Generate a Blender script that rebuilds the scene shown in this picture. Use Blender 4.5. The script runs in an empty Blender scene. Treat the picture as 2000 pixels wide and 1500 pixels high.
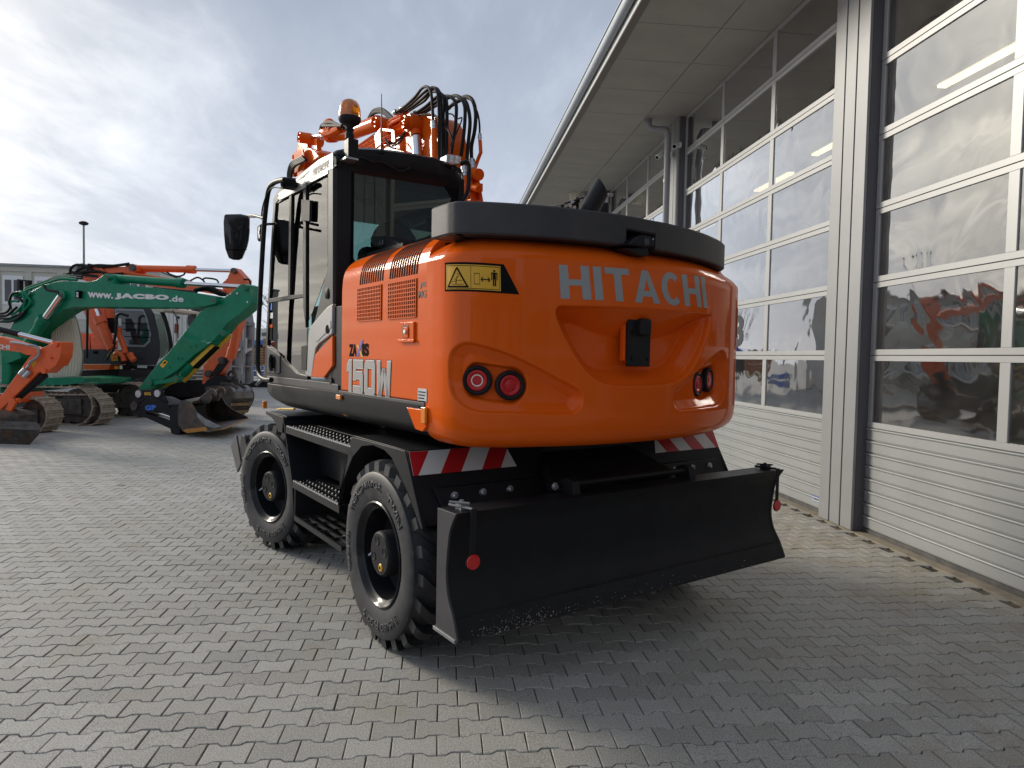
import bpy, bmesh, math, random
import numpy as np
from mathutils import Vector, Matrix

random.seed(7)
RNG = np.random.default_rng(7)
C = bpy.context.scene.collection
SC = bpy.context.scene
R = math.radians

# ------------------------------------------------------------------ camera
FPX = 1316.0                      # focal length for a 2000 px wide frame
PIT, ROL, AD, AE = R(2.31), R(1.11), R(-5.89), R(-35.0)
EYE = np.array([0.0, 0.0, 1.70])


def _axes():
    F = np.array([0, math.cos(PIT), -math.sin(PIT)])
    X = np.array([1.0, 0, 0])
    U = np.cross(X, F)
    c, s = math.cos(ROL), math.sin(ROL)
    X2, U2 = c * X + s * U, -s * X + c * U
    ca, sa = math.cos(AD), math.sin(AD)
    rz = lambda v: np.array([ca * v[0] - sa * v[1], sa * v[0] + ca * v[1], v[2]])
    return rz(X2), rz(U2), rz(F)


CX, CU, CF = _axes()
cam_data = bpy.data.cameras.new('camera')
cam = bpy.data.objects.new('camera', cam_data)
C.objects.link(cam)
cam_data.sensor_width = 36.0
cam_data.lens = FPX / 2000 * 36
cam_data.clip_start = 0.05
cam_data.clip_end = 2000
m = Matrix.Identity(4)
for i in range(3):
    m[i][0], m[i][1], m[i][2], m[i][3] = CX[i], CU[i], -CF[i], EYE[i]
cam.matrix_world = m
SC.camera = cam

# ------------------------------------------------------------------ sky and sun
SUN_AZ, SUN_EL = R(52.8), R(22.0)          # azimuth measured from +Y towards -X
SUN_DIR = Vector((-math.sin(SUN_AZ) * math.cos(SUN_EL), math.cos(SUN_AZ) * math.cos(SUN_EL), math.sin(SUN_EL)))
SC.view_settings.view_transform = 'Standard'
SC.view_settings.look = 'None'
SC.view_settings.gamma = 1.0
SC.view_settings.use_curve_mapping = False
SC.view_settings.exposure = 0.70

world = bpy.data.worlds.new('World')
SC.world = world
world.use_nodes = True
wn, wl = world.node_tree.nodes, world.node_tree.links
wn.clear()


def wnode(t, **kw):
    n = wn.new(t)
    for k, v in kw.items():
        setattr(n, k, v)
    return n


def wmath(op, a, b=None, clamp=False):
    n = wn.new('ShaderNodeMath')
    n.operation = op
    n.use_clamp = clamp
    for i, x in enumerate((a, b)):
        if x is None:
            continue
        if isinstance(x, (int, float)):
            n.inputs[i].default_value = x
        else:
            wl.new(x, n.inputs[i])
    return n.outputs[0]


sky = wnode('ShaderNodeTexSky', sky_type='NISHITA')
sky.sun_disc = False
sky.sun_elevation = SUN_EL
sky.sun_rotation = -SUN_AZ
sky.air_density = 1.0
sky.dust_density = 2.0
tc = wnode('ShaderNodeTexCoord')
sep = wnode('ShaderNodeSeparateXYZ')
wl.new(tc.outputs['Generated'], sep.inputs[0])
zc = wmath('MAXIMUM', sep.outputs[2], 0.0)
den = wmath('ADD', zc, 0.09)
px_ = wmath('DIVIDE', sep.outputs[0], den)
py_ = wmath('DIVIDE', sep.outputs[1], den)
comb = wnode('ShaderNodeCombineXYZ')
wl.new(px_, comb.inputs[0])
wl.new(py_, comb.inputs[1])


def cloud_noise(scale, rot, stretch, detail, rough, off):
    mp = wnode('ShaderNodeMapping')
    mp.inputs['Rotation'].default_value = (0, 0, rot)
    mp.inputs['Scale'].default_value = (scale, scale * stretch, scale)
    mp.inputs['Location'].default_value = (off, off * 0.7, off * 0.3)
    wl.new(comb.outputs[0], mp.inputs[0])
    nz = wnode('ShaderNodeTexNoise')
    nz.inputs['Scale'].default_value = 1.0
    nz.inputs['Detail'].default_value = detail
    nz.inputs['Roughness'].default_value = rough
    nz.inputs['Distortion'].default_value = 0.35
    wl.new(mp.outputs[0], nz.inputs['Vector'])
    return nz.outputs['Fac']


def wramp(fac, stops):
    n = wnode('ShaderNodeValToRGB')
    wl.new(fac, n.inputs[0])
    e = n.color_ramp.elements
    e[0].position, e[0].color = stops[0][0], (*stops[0][1], 1)
    e[1].position, e[1].color = stops[-1][0], (*stops[-1][1], 1)
    for p, c in stops[1:-1]:
        k = e.new(p)
        k.color = (*c, 1)
    return n.outputs[0]


CLOUD_ROT = R(36)
n1 = cloud_noise(0.85, CLOUD_ROT, 0.34, 7, 0.56, 15.7)      # long streaks
n2 = cloud_noise(2.6, CLOUD_ROT, 0.5, 6, 0.6, 2.2)         # broken wisps
nn = wmath('ADD', wmath('MULTIPLY', n1, 0.64), wmath('MULTIPLY', n2, 0.36))
# how near the sun: thin cloud glows there
sd = wnode('ShaderNodeVectorMath', operation='DOT_PRODUCT')
wl.new(tc.outputs['Generated'], sd.inputs[0])
sd.inputs[1].default_value = SUN_DIR
dotp = wmath('MAXIMUM', sd.outputs['Value'], 0.0)
glow_n = wmath('POWER', dotp, 26.0)
glow_w = wmath('POWER', dotp, 7.0)
thin = wramp(nn, [(0.42, (0, 0, 0)), (0.48, (0.12, 0.12, 0.12)), (0.54, (0.45, 0.45, 0.45)), (0.64, (1, 1, 1))])
low = wmath('SUBTRACT', 1.0, wmath('MULTIPLY', zc, 2.1), True)      # 1 at the horizon
dark_c = wnode('ShaderNodeRGB')
dark_c.outputs[0].default_value = (2.3, 2.65, 3.3, 1)
mid_c = wnode('ShaderNodeRGB')
mid_c.outputs[0].default_value = (4.3, 4.7, 5.4, 1)


def wmix(f, a, b, blend='MIX'):
    n = wnode('ShaderNodeMix', data_type='RGBA', blend_type=blend)
    if isinstance(f, (int, float)):
        n.inputs[0].default_value = f
    else:
        wl.new(f, n.inputs[0])
    for i, x in ((6, a), (7, b)):
        if isinstance(x, tuple):
            n.inputs[i].default_value = x
        else:
            wl.new(x, n.inputs[i])
    return n.outputs[2]


base = wmix(thin, dark_c.outputs[0], mid_c.outputs[0])
lit_amount = wmath('MULTIPLY', thin, wmath('ADD', wmath('MULTIPLY', glow_w, 0.24), wmath('MULTIPLY', glow_n, 0.9)))
sung = wnode('ShaderNodeVectorMath', operation='SCALE')
sung.inputs[0].default_value = (13.0, 11.4, 8.2)
wl.new(lit_amount, sung.inputs['Scale'])
addv = wnode('ShaderNodeVectorMath', operation='ADD')
wl.new(base, addv.inputs[0])
wl.new(sung.outputs[0], addv.inputs[1])
haze_g = wnode('ShaderNodeVectorMath', operation='SCALE')
haze_g.inputs[0].default_value = (9.0, 8.4, 6.8)
wl.new(wmath('MULTIPLY', glow_n, 1.3), haze_g.inputs['Scale'])
addv2 = wnode('ShaderNodeVectorMath', operation='ADD')
wl.new(addv.outputs[0], addv2.inputs[0])
wl.new(haze_g.outputs[0], addv2.inputs[1])
clouds = wmix(wmath('MULTIPLY', low, 0.55), addv2.outputs[0], (5.6, 6.0, 6.8, 1), 'LIGHTEN')
skymix = wmix(0.93, sky.outputs[0], clouds)
bg = wnode('ShaderNodeBackground')
bg.inputs['Strength'].default_value = 0.1
wl.new(skymix, bg.inputs['Color'])
wo = wnode('ShaderNodeOutputWorld')
wl.new(bg.outputs[0], wo.inputs['Surface'])

sun_l = bpy.data.lights.new('sun', 'SUN')
sun_l.energy = 1.65
sun_l.angle = R(16.0)
sun_l.color = (1.0, 0.91, 0.78)
sun = bpy.data.objects.new('sun', sun_l)
C.objects.link(sun)
sun.rotation_euler = (-SUN_DIR).to_track_quat('-Z', 'Y').to_euler()

# ------------------------------------------------------------------ geometry helpers
TH = AE - AD
ER = np.array([math.cos(TH), -math.sin(TH), 0])      # to the machine's right
ED = np.array([math.sin(TH), math.cos(TH), 0])       # machine's forward


def ray(x, y):
    return CF + (x - 1000) / FPX * CX - (y - 750) / FPX * CU


def on_plane(x, y, n, d):
    r = ray(x, y)
    return EYE + r * ((d - n @ EYE) / (n @ r))


def on_z(x, y, z=0.0):
    r = ray(x, y)
    return EYE + r * ((z - EYE[2]) / r[2])


def loc(p):
    return np.array([ER @ p, ED @ p, p[2]])


def U(x, y, u):            # point of the photo on the machine plane u = const, in (u, v, z)
    return loc(on_plane(x, y, ER, u))


def V(x, y, v):
    return loc(on_plane(x, y, ED, v))


def gl(l):
    return l[0] * ER + l[1] * ED + np.array([0, 0, l[2]])


def proj(P):
    d = np.asarray(P, float) - EYE
    z = d @ CF
    return 1000 + FPX * (d @ CX) / z, 750 - FPX * (d @ CU) / z


class MB:
    """collects faces, then links them as one mesh object"""

    def __init__(s, org=(0, 0, 0)):
        s.v, s.f, s.o = [], [], np.array(org, float)

    def add(s, vs, fs):
        b = len(s.v)
        s.v += [tuple(float(c) for c in p) for p in vs]
        s.f += [tuple(b + i for i in f) for f in fs]
        return s

    def box(s, a, b):
        x0, y0, z0 = [min(a[i], b[i]) for i in range(3)]
        x1, y1, z1 = [max(a[i], b[i]) for i in range(3)]
        return s.add([(x0, y0, z0), (x1, y0, z0), (x1, y1, z0), (x0, y1, z0), (x0, y0, z1), (x1, y0, z1), (x1, y1, z1), (x0, y1, z1)],
                     [(0, 3, 2, 1), (4, 5, 6, 7), (0, 1, 5, 4), (1, 2, 6, 5), (2, 3, 7, 6), (3, 0, 4, 7)])

    def prism(s, pts, d):
        """pts: coplanar 3-D outline, extruded by the vector d"""
        pts = [np.array(p, float) for p in pts]
        d = np.array(d, float)
        nrm = np.zeros(3)
        for i in range(len(pts)):
            nrm += np.cross(pts[i], pts[(i + 1) % len(pts)])
        if nrm @ d > 0:
            pts = pts[::-1]
        n = len(pts)
        vs = pts + [p + d for p in pts]
        fs = [tuple(range(n)), tuple(range(2 * n - 1, n - 1, -1))]
        for i in range(n):
            j = (i + 1) % n
            fs.append((i, i + n, j + n, j))
        return s.add(vs, fs)

    def tube(s, path, r, n=10, cap=True):
        P = [np.array(p, float) for p in path]
        rs = r if isinstance(r, (list, tuple)) else [r] * len(P)
        rings = []
        up = None
        for i, p in enumerate(P):
            t = P[min(i + 1, len(P) - 1)] - P[max(i - 1, 0)]
            t = t / (np.linalg.norm(t) + 1e-12)
            if up is None:
                up = np.array([0, 0, 1.0]) if abs(t[2]) < 0.9 else np.array([1.0, 0, 0])
            a = np.cross(t, up)
            a /= np.linalg.norm(a) + 1e-12
            b = np.cross(a, t)
            up = b
            rings.append([p + rs[i] * (math.cos(2 * math.pi * k / n) * a + math.sin(2 * math.pi * k / n) * b) for k in range(n)])
        vs = [q for rg in rings for q in rg]
        fs = []
        for i in range(len(P) - 1):
            for k in range(n):
                l = (k + 1) % n
                fs.append((i * n + k, (i + 1) * n + k, (i + 1) * n + l, i * n + l))
        if cap:
            fs.append(tuple(range(n)))
            fs.append(tuple(range((len(P) - 1) * n + n - 1, (len(P) - 1) * n - 1, -1)))
        return s.add(vs, fs)

    def cyl(s, a, b, r, n=20, r2=None):
        return s.tube([a, b], [r, r if r2 is None else r2], n)

    def lathe(s, prof, c, ax, n=40, closed=False):
        """prof: list of (radius, along) about the axis ax through c"""
        ax = np.array(ax, float)
        ax /= np.linalg.norm(ax)
        h = np.array([0, 0, 1.0]) if abs(ax[2]) < 0.9 else np.array([1.0, 0, 0])
        a = np.cross(ax, h)
        a /= np.linalg.norm(a)
        b = np.cross(ax, a)
        c = np.array(c, float)
        vs, fs = [], []
        for (r, t) in prof:
            for k in range(n):
                w = 2 * math.pi * k / n
                vs.append(c + ax * t + r * (math.cos(w) * a + math.sin(w) * b))
        m_ = len(prof)
        for i in range(m_ - (0 if closed else 1)):
            i2 = (i + 1) % m_
            for k in range(n):
                l = (k + 1) % n
                fs.append((i * n + k, i2 * n + k, i2 * n + l, i * n + l))
        if not closed:
            if prof[0][0] > 1e-4:
                fs.append(tuple(range(n - 1, -1, -1)))
            if prof[-1][0] > 1e-4:
                fs.append(tuple((m_ - 1) * n + k for k in range(n)))
        return s.add(vs, fs)

    def sphere(s, c, rad, n=14, m_=8):
        prof = [(math.sin(math.pi * i / m_), -math.cos(math.pi * i / m_)) for i in range(m_ + 1)]
        rad = rad if isinstance(rad, (tuple, list)) else (rad,) * 3
        vs, fs = [], []
        for (r, t) in prof:
            for k in range(n):
                w = 2 * math.pi * k / n
                vs.append((c[0] + rad[0] * r * math.cos(w), c[1] + rad[1] * r * math.sin(w), c[2] + rad[2] * t))
        for i in range(m_):
            for k in range(n):
                l = (k + 1) % n
                fs.append((i * n + k, i * n + l, (i + 1) * n + l, (i + 1) * n + k))
        return s.add(vs, fs)

    def build(s, name, mat, parent=None, smooth=35, bevel=0, seg=2, fixn=True, weld=True):
        me = bpy.data.meshes.new(name)
        o_ = s.o
        me.from_pydata([(p[0] - o_[0], p[1] - o_[1], p[2] - o_[2]) for p in s.v], [], s.f)
        if fixn or weld:
            bm = bmesh.new()
            bm.from_mesh(me)
            if weld:
                bmesh.ops.remove_doubles(bm, verts=bm.verts, dist=1e-5)
            if fixn:
                bmesh.ops.recalc_face_normals(bm, faces=bm.faces)
            bm.to_mesh(me)
            bm.free()
        me.update()
        if smooth:
            me.polygons.foreach_set('use_smooth', [True] * len(me.polygons))
            me.set_sharp_from_angle(angle=R(smooth))
        for mm in (mat if isinstance(mat, (list, tuple)) else [mat]):
            me.materials.append(mm)
        ob = bpy.data.objects.new(name, me)
        C.objects.link(ob)
        if parent is not None:
            ob.parent = parent
        if bevel:
            bv = ob.modifiers.new('bevel', 'BEVEL')
            bv.width = bevel
            bv.segments = seg
            bv.limit_method = 'ANGLE'
            bv.angle_limit = R(38)
            bv.harden_normals = bool(smooth)
        return ob


def empty(name, at=(0, 0, 0), rz=0.0):
    o = bpy.data.objects.new(name, None)
    o.empty_display_size = 0.3
    C.objects.link(o)
    o.location = at
    o.rotation_euler = (0, 0, rz)
    return o


def tag(o, label=None, cat=None, group=None, kind=None):
    for k, v in (('label', label), ('category', cat), ('group', group), ('kind', kind)):
        if v:
            o[k] = v
    return o


def spline(pts, n=8):
    P = [np.array(p, float) for p in pts]
    P = [2 * P[0] - P[1]] + P + [2 * P[-1] - P[-2]]
    out = []
    for i in range(1, len(P) - 2):
        for k in range(n):
            t = k / n
            a, b, c_, d = P[i - 1], P[i], P[i + 1], P[i + 2]
            out.append(0.5 * (2 * b + (c_ - a) * t + (2 * a - 5 * b + 4 * c_ - d) * t * t + (3 * b - a - 3 * c_ + d) * t ** 3))
    out.append(P[-2])
    return out


# ------------------------------------------------------------------ materials
def material(name, col, rough=0.5, metal=0.0, coat=0.0, spec=0.5, var=0.0, vscale=6.0, bump=0.0, bscale=40.0, col2=None,
             dirt=None, emit=None, rvar=0.0):
    ma = bpy.data.materials.new(name)
    ma.use_nodes = True
    N, L = ma.node_tree.nodes, ma.node_tree.links
    b = N['Principled BSDF']
    b.inputs['Base Color'].default_value = (*col, 1)
    b.inputs['Roughness'].default_value = rough
    b.inputs['Metallic'].default_value = metal
    b.inputs['Specular IOR Level'].default_value = spec
    b.inputs['Coat Weight'].default_value = coat
    b.inputs['Coat Roughness'].default_value = 0.07
    if emit:
        b.inputs['Emission Color'].default_value = (*emit[0], 1)
        b.inputs['Emission Strength'].default_value = emit[1]
    tcn = N.new('ShaderNodeTexCoord')
    if var or dirt or rvar:
        nz = N.new('ShaderNodeTexNoise')
        nz.inputs['Scale'].default_value = vscale
        nz.inputs['Detail'].default_value = 8
        nz.inputs['Roughness'].default_value = 0.62
        L.new(tcn.outputs['Object'], nz.inputs['Vector'])
        mx = N.new('ShaderNodeMix')
        mx.data_type = 'RGBA'
        c2 = col2 or tuple(max(0, x * (1 - var)) for x in col)
        mx.inputs[6].default_value = (*col, 1)
        mx.inputs[7].default_value = (*c2, 1)
        rp = N.new('ShaderNodeValToRGB')
        rp.color_ramp.elements[0].position = 0.40
        rp.color_ramp.elements[1].position = 0.66
        L.new(nz.outputs['Fac'], rp.inputs[0])
        L.new(rp.outputs[0], mx.inputs[0])
        last = mx.outputs[2]
        if dirt:                       # (colour, amount, scale)
            n2 = N.new('ShaderNodeTexNoise')
            n2.inputs['Scale'].default_value = dirt[2]
            n2.inputs['Detail'].default_value = 10
            n2.inputs['Roughness'].default_value = 0.7
            L.new(tcn.outputs['Object'], n2.inputs['Vector'])
            r2 = N.new('ShaderNodeValToRGB')
            r2.color_ramp.elements[0].position = 0.62 - 0.25 * dirt[1]
            r2.color_ramp.elements[1].position = 0.80 - 0.2 * dirt[1]
            L.new(n2.outputs['Fac'], r2.inputs[0])
            m2 = N.new('ShaderNodeMix')
            m2.data_type = 'RGBA'
            L.new(r2.outputs[0], m2.inputs[0])
            L.new(last, m2.inputs[6])
            m2.inputs[7].default_value = (*dirt[0], 1)
            last = m2.outputs[2]
        L.new(last, b.inputs['Base Color'])
        if rvar:
            mr = N.new('ShaderNodeMapRange')
            mr.inputs[3].default_value = max(0.02, rough - rvar)
            mr.inputs[4].default_value = min(1, rough + rvar)
            L.new(nz.outputs['Fac'], mr.inputs[0])
            L.new(mr.outputs[0], b.inputs['Roughness'])
    if bump:
        nb = N.new('ShaderNodeTexNoise')
        nb.inputs['Scale'].default_value = bscale
        nb.inputs['Detail'].default_value = 6
        L.new(tcn.outputs['Object'], nb.inputs['Vector'])
        bp = N.new('ShaderNodeBump')
        bp.inputs['Strength'].default_value = bump
        bp.inputs['Distance'].default_value = 0.01
        L.new(nb.outputs['Fac'], bp.inputs['Height'])
        L.new(bp.outputs[0], b.inputs['Normal'])
    return ma


def glass(name, tint, refl=2.0, wave=0.0, wscale=1.2, haze=0.0, hazecol=(0.5, 0.5, 0.5), rough=0.0):
    """thin pane: Fresnel mirror over a tinted see-through film, plus a little haze"""
    ma = bpy.data.materials.new(name)
    ma.use_nodes = True
    N, L = ma.node_tree.nodes, ma.node_tree.links
    N.clear()
    out = N.new('ShaderNodeOutputMaterial')
    tr = N.new('ShaderNodeBsdfTransparent')
    tr.inputs[0].default_value = (*tint, 1)
    gs = N.new('ShaderNodeBsdfGlossy')
    gs.inputs['Roughness'].default_value = rough
    fr = N.new('ShaderNodeFresnel')
    fr.inputs[0].default_value = 1.5
    mu = N.new('ShaderNodeMath')
    mu.operation = 'MULTIPLY'
    mu.use_clamp = True
    mu.inputs[1].default_value = refl
    L.new(fr.outputs[0], mu.inputs[0])
    base_s = tr.outputs[0]
    tcn = N.new('ShaderNodeTexCoord')
    if haze:
        df = N.new('ShaderNodeBsdfDiffuse')
        df.inputs[0].default_value = (*hazecol, 1)
        mh = N.new('ShaderNodeMixShader')
        nz = N.new('ShaderNodeTexNoise')
        nz.inputs['Scale'].default_value = 2.5
        nz.inputs['Detail'].default_value = 7
        L.new(tcn.outputs['Object'], nz.inputs['Vector'])
        mr = N.new('ShaderNodeMapRange')
        mr.inputs[1].default_value, mr.inputs[2].default_value = 0.35, 0.7
        mr.inputs[3].default_value, mr.inputs[4].default_value = haze * 0.4, haze * 1.5
        L.new(nz.outputs['Fac'], mr.inputs[0])
        L.new(mr.outputs[0], mh.inputs[0])
        L.new(tr.outputs[0], mh.inputs[1])
        L.new(df.outputs[0], mh.inputs[2])
        base_s = mh.outputs[0]
    if wave:
        oi = N.new('ShaderNodeObjectInfo')
        sc_ = N.new('ShaderNodeVectorMath')
        sc_.operation = 'SCALE'
        cb = N.new('ShaderNodeCombineXYZ')
        for i in range(3):
            L.new(oi.outputs['Random'], cb.inputs[i])
        L.new(cb.outputs[0], sc_.inputs[0])
        sc_.inputs['Scale'].default_value = 37.0
        ad = N.new('ShaderNodeVectorMath')
        ad.operation = 'ADD'
        L.new(tcn.outputs['Object'], ad.inputs[0])
        L.new(sc_.outputs[0], ad.inputs[1])
        nb = N.new('ShaderNodeTexNoise')
        nb.inputs['Scale'].default_value = wscale
        nb.inputs['Detail'].default_value = 1.5
        nb.inputs['Distortion'].default_value = 0.8
        L.new(ad.outputs[0], nb.inputs['Vector'])
        bp = N.new('ShaderNodeBump')
        bp.inputs['Strength'].default_value = 1.0
        bp.inputs['Distance'].default_value = wave
        L.new(nb.outputs['Fac'], bp.inputs['Height'])
        L.new(bp.outputs[0], gs.inputs['Normal'])
    mx = N.new('ShaderNodeMixShader')
    L.new(mu.outputs[0], mx.inputs[0])
    L.new(base_s, mx.inputs[1])
    L.new(gs.outputs[0], mx.inputs[2])
    L.new(mx.outputs[0], out.inputs[0])
    return ma


M = {}
M['orange'] = material('orange_paint', (0.78, 0.118, 0.008), 0.5, coat=0.45, spec=0.0, var=0.06, vscale=1.5, bump=0.012, bscale=260)
M['orange_old'] = material('worn_orange_paint', (0.86, 0.125, 0.02), 0.45, coat=0.2, var=0.12, vscale=5, dirt=((0.30, 0.10, 0.05), 0.12, 7))
M['green'] = material('green_paint', (0.009, 0.215, 0.112), 0.5, coat=0.3, spec=0.05, var=0.18, vscale=4, dirt=((0.05, 0.12, 0.08), 0.15, 9))
M['black'] = material('black_paint', (0.016, 0.0165, 0.019), 0.45, coat=0.0, spec=0.2, var=0.2, vscale=6, bump=0.02, bscale=220, rvar=0.08)
M['black_gloss'] = material('gloss_black_paint', (0.012, 0.0125, 0.015), 0.4, coat=0.3, spec=0.1)
M['black_matt'] = material('matt_black_plastic', (0.020, 0.020, 0.023), 0.6, spec=0.2, var=0.25, vscale=9, bump=0.05, bscale=300)
M['cap'] = material('dark_grey_moulded_bumper', (0.034, 0.034, 0.040), 0.55, var=0.45, vscale=3.5, bump=0.06, bscale=60, col2=(0.055, 0.052, 0.055), rvar=0.1)
M['rubber'] = material('tyre_rubber', (0.019, 0.020, 0.024), 0.56, var=0.45, vscale=9, col2=(0.040, 0.041, 0.045), bump=0.05, bscale=90,
                       dirt=((0.085, 0.080, 0.072), 0.22, 14))
M['hose'] = material('hose_rubber', (0.012, 0.012, 0.014), 0.5, spec=0.2)
M['chrome'] = material('chrome_rod', (0.72, 0.73, 0.75), 0.12, metal=1.0)
M['zinc'] = material('zinc_steel', (0.55, 0.57, 0.60), 0.35, metal=0.8)
M['silver'] = material('silver_paint', (0.34, 0.335, 0.33), 0.42, metal=0.2, coat=0.2)
M['grey_panel'] = material('cab_grey_plastic', (0.055, 0.055, 0.062), 0.5, spec=0.25, var=0.15, vscale=5)
M['red'] = material('red_reflector', (0.62, 0.02, 0.02), 0.25, coat=0.5)
M['red_film'] = material('red_reflective_film', (0.50, 0.012, 0.018), 0.35, coat=0.3)
M['white_film'] = material('white_reflective_film', (0.68, 0.69, 0.69), 0.35, coat=0.3)
M['white'] = material('white_lettering', (0.72, 0.73, 0.73), 0.45)
M['letter_grey'] = material('grey_lettering_film', (0.30, 0.32, 0.335), 0.32, coat=0.2)
M['yellow'] = material('yellow_film', (0.72, 0.40, 0.02), 0.4)
M['yellow_paint'] = material('yellow_paint', (0.68, 0.42, 0.03), 0.4, dirt=((0.12, 0.09, 0.05), 0.3, 12))
M['ink'] = material('black_ink', (0.010, 0.010, 0.011), 0.9, spec=0.05)
M['violet'] = material('violet_film', (0.12, 0.07, 0.42), 0.4)
M['blue_film'] = material('blue_film', (0.04, 0.16, 0.62), 0.45)
M['amber'] = material('amber_lens', (0.85, 0.25, 0.015), 0.2, coat=0.6)
M['amber_glow'] = material('amber_beacon_lens', (0.95, 0.30, 0.01), 0.12, coat=0.8)
M['amber_glow'].node_tree.nodes['Principled BSDF'].inputs['Transmission Weight'].default_value = 0.55
M['lens_red'] = material('red_lamp_lens', (0.50, 0.010, 0.014), 0.3, coat=0.25, spec=0.3, bump=0.3, bscale=160)
M['lens_clear'] = material('clear_lamp_lens', (0.75, 0.74, 0.70), 0.25, metal=0.1, coat=0.5, bump=0.2, bscale=140)
M['steel_worn'] = material('worn_bucket_steel', (0.10, 0.085, 0.075), 0.5, metal=0.35, var=0.5, vscale=6, col2=(0.045, 0.038, 0.036), bump=0.12, bscale=30,
                           dirt=((0.20, 0.10, 0.045), 0.45, 5))
M['steel_bright'] = material('bright_bucket_steel', (0.26, 0.25, 0.25), 0.32, metal=0.75, var=0.3, vscale=5, dirt=((0.16, 0.08, 0.035), 0.4, 8))  # brighter steel paints the light on the older machine's bucket back
M['rust_edge'] = material('rusty_cutting_edge', (0.52, 0.25, 0.055), 0.45, metal=0.3, var=0.3, vscale=7)
M['track'] = material('muddy_track_pad', (0.40, 0.33, 0.25), 0.75, var=0.45, vscale=14, bump=0.3, bscale=60)
M['track_frame'] = material('dusty_track_frame', (0.035, 0.032, 0.030), 0.75, var=0.5, vscale=8, col2=(0.09, 0.075, 0.06))
M['cream'] = material('cream_plastic', (0.60, 0.58, 0.47), 0.5, var=0.1, vscale=3)
M['cream_dark'] = material('cream_backing', (0.22, 0.21, 0.17), 0.7)
M['alu'] = material('door_aluminium', (0.43, 0.44, 0.437), 0.42, metal=0.2, var=0.05, vscale=2)
M['slat'] = material('ribbed_door_sheet', (0.36, 0.375, 0.375), 0.45, metal=0.2, var=0.10, vscale=1.4, bump=0.03, bscale=300)
M['post'] = material('post_cladding', (0.31, 0.318, 0.325), 0.45, metal=0.25, var=0.08, vscale=1.2)
M['post_dark'] = material('post_shadow_joint', (0.05, 0.052, 0.058), 0.6)
M['jamb'] = material('shaded_jamb', (0.10, 0.10, 0.115), 0.5)  # dark tone stands in for the shade on the post's side face
M['soffit'] = material('soffit_board', (0.36, 0.355, 0.332), 0.7, var=0.10, vscale=1.5, bump=0.05, bscale=400)
M['soffit_edge'] = material('shaded_soffit_edge', (0.16, 0.145, 0.135), 0.6)  # brownish dark tone puts the shade under the roof edge into the colour
M['fascia'] = material('fascia_sheet', (0.62, 0.64, 0.64), 0.45)
M['gutter'] = material('zinc_gutter', (0.36, 0.39, 0.43), 0.4, metal=0.5, var=0.1, vscale=2)
M['pipe'] = material('grey_downpipe', (0.30, 0.31, 0.33), 0.45, metal=0.2)
M['hall_dark'] = material('hall_interior', (0.10, 0.10, 0.095), 0.8)
M['hall_floor'] = material('hall_floor_concrete', (0.16, 0.155, 0.145), 0.6)
M['seal'] = material('door_seal_rubber', (0.06, 0.06, 0.062), 0.7, var=0.4, vscale=6, col2=(0.12, 0.115, 0.105))
M['tube'] = material('lit_strip_light', (0.9, 0.8, 0.55), 0.4, emit=((1.0, 0.78, 0.42), 2.2))
M['cladding_white'] = material('container_white', (0.62, 0.62, 0.58), 0.5, var=0.08, vscale=1)
M['cladding_cream'] = material('container_cream', (0.52, 0.50, 0.43), 0.55, var=0.1, vscale=1)
M['galv'] = material('galvanised_steel', (0.30, 0.305, 0.31), 0.5, metal=0.45, var=0.25, vscale=5, col2=(0.20, 0.205, 0.21))
M['plank'] = material('timber_plank', (0.40, 0.26, 0.13), 0.75, var=0.35, vscale=5)
M['deck_wood'] = material('weathered_deck_plank', (0.40, 0.37, 0.32), 0.8, var=0.3, vscale=4)
M['blue'] = material('blue_paint', (0.03, 0.12, 0.48), 0.5)
M['brick_red'] = material('red_brown_panel', (0.30, 0.09, 0.04), 0.7, var=0.2, vscale=4)
M['window_dark'] = material('dark_window_glass', (0.03, 0.035, 0.04), 0.08, coat=0.5)
M['blind'] = material('grey_window_blind', (0.25, 0.27, 0.30), 0.4, coat=0.6)
M['pane'] = glass('door_pane', (0.62, 0.64, 0.63), refl=6.0, wave=0.008, wscale=1.6, haze=0.10, hazecol=(0.42, 0.41, 0.38), rough=0.03)
M['cabglass'] = glass('cab_glass', (0.66, 0.80, 0.77), refl=1.25)
M['cabglass_rear'] = glass('cab_rear_glass', (0.55, 0.66, 0.64), refl=1.5)
M['mirror_dark'] = material('dark_mirror_face', (0.012, 0.013, 0.016), 0.3, coat=0.9, spec=0.2)  # near-black base stands in for the dark reflection in the mirror glass
M['hall_clad'] = material('dark_hall_cladding', (0.11, 0.095, 0.085), 0.7, var=0.3, vscale=0.6)
M['seat'] = material('seat_fabric', (0.02, 0.021, 0.024), 0.8)
M['inner'] = material('cab_interior_plastic', (0.05, 0.05, 0.055), 0.6)

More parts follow.
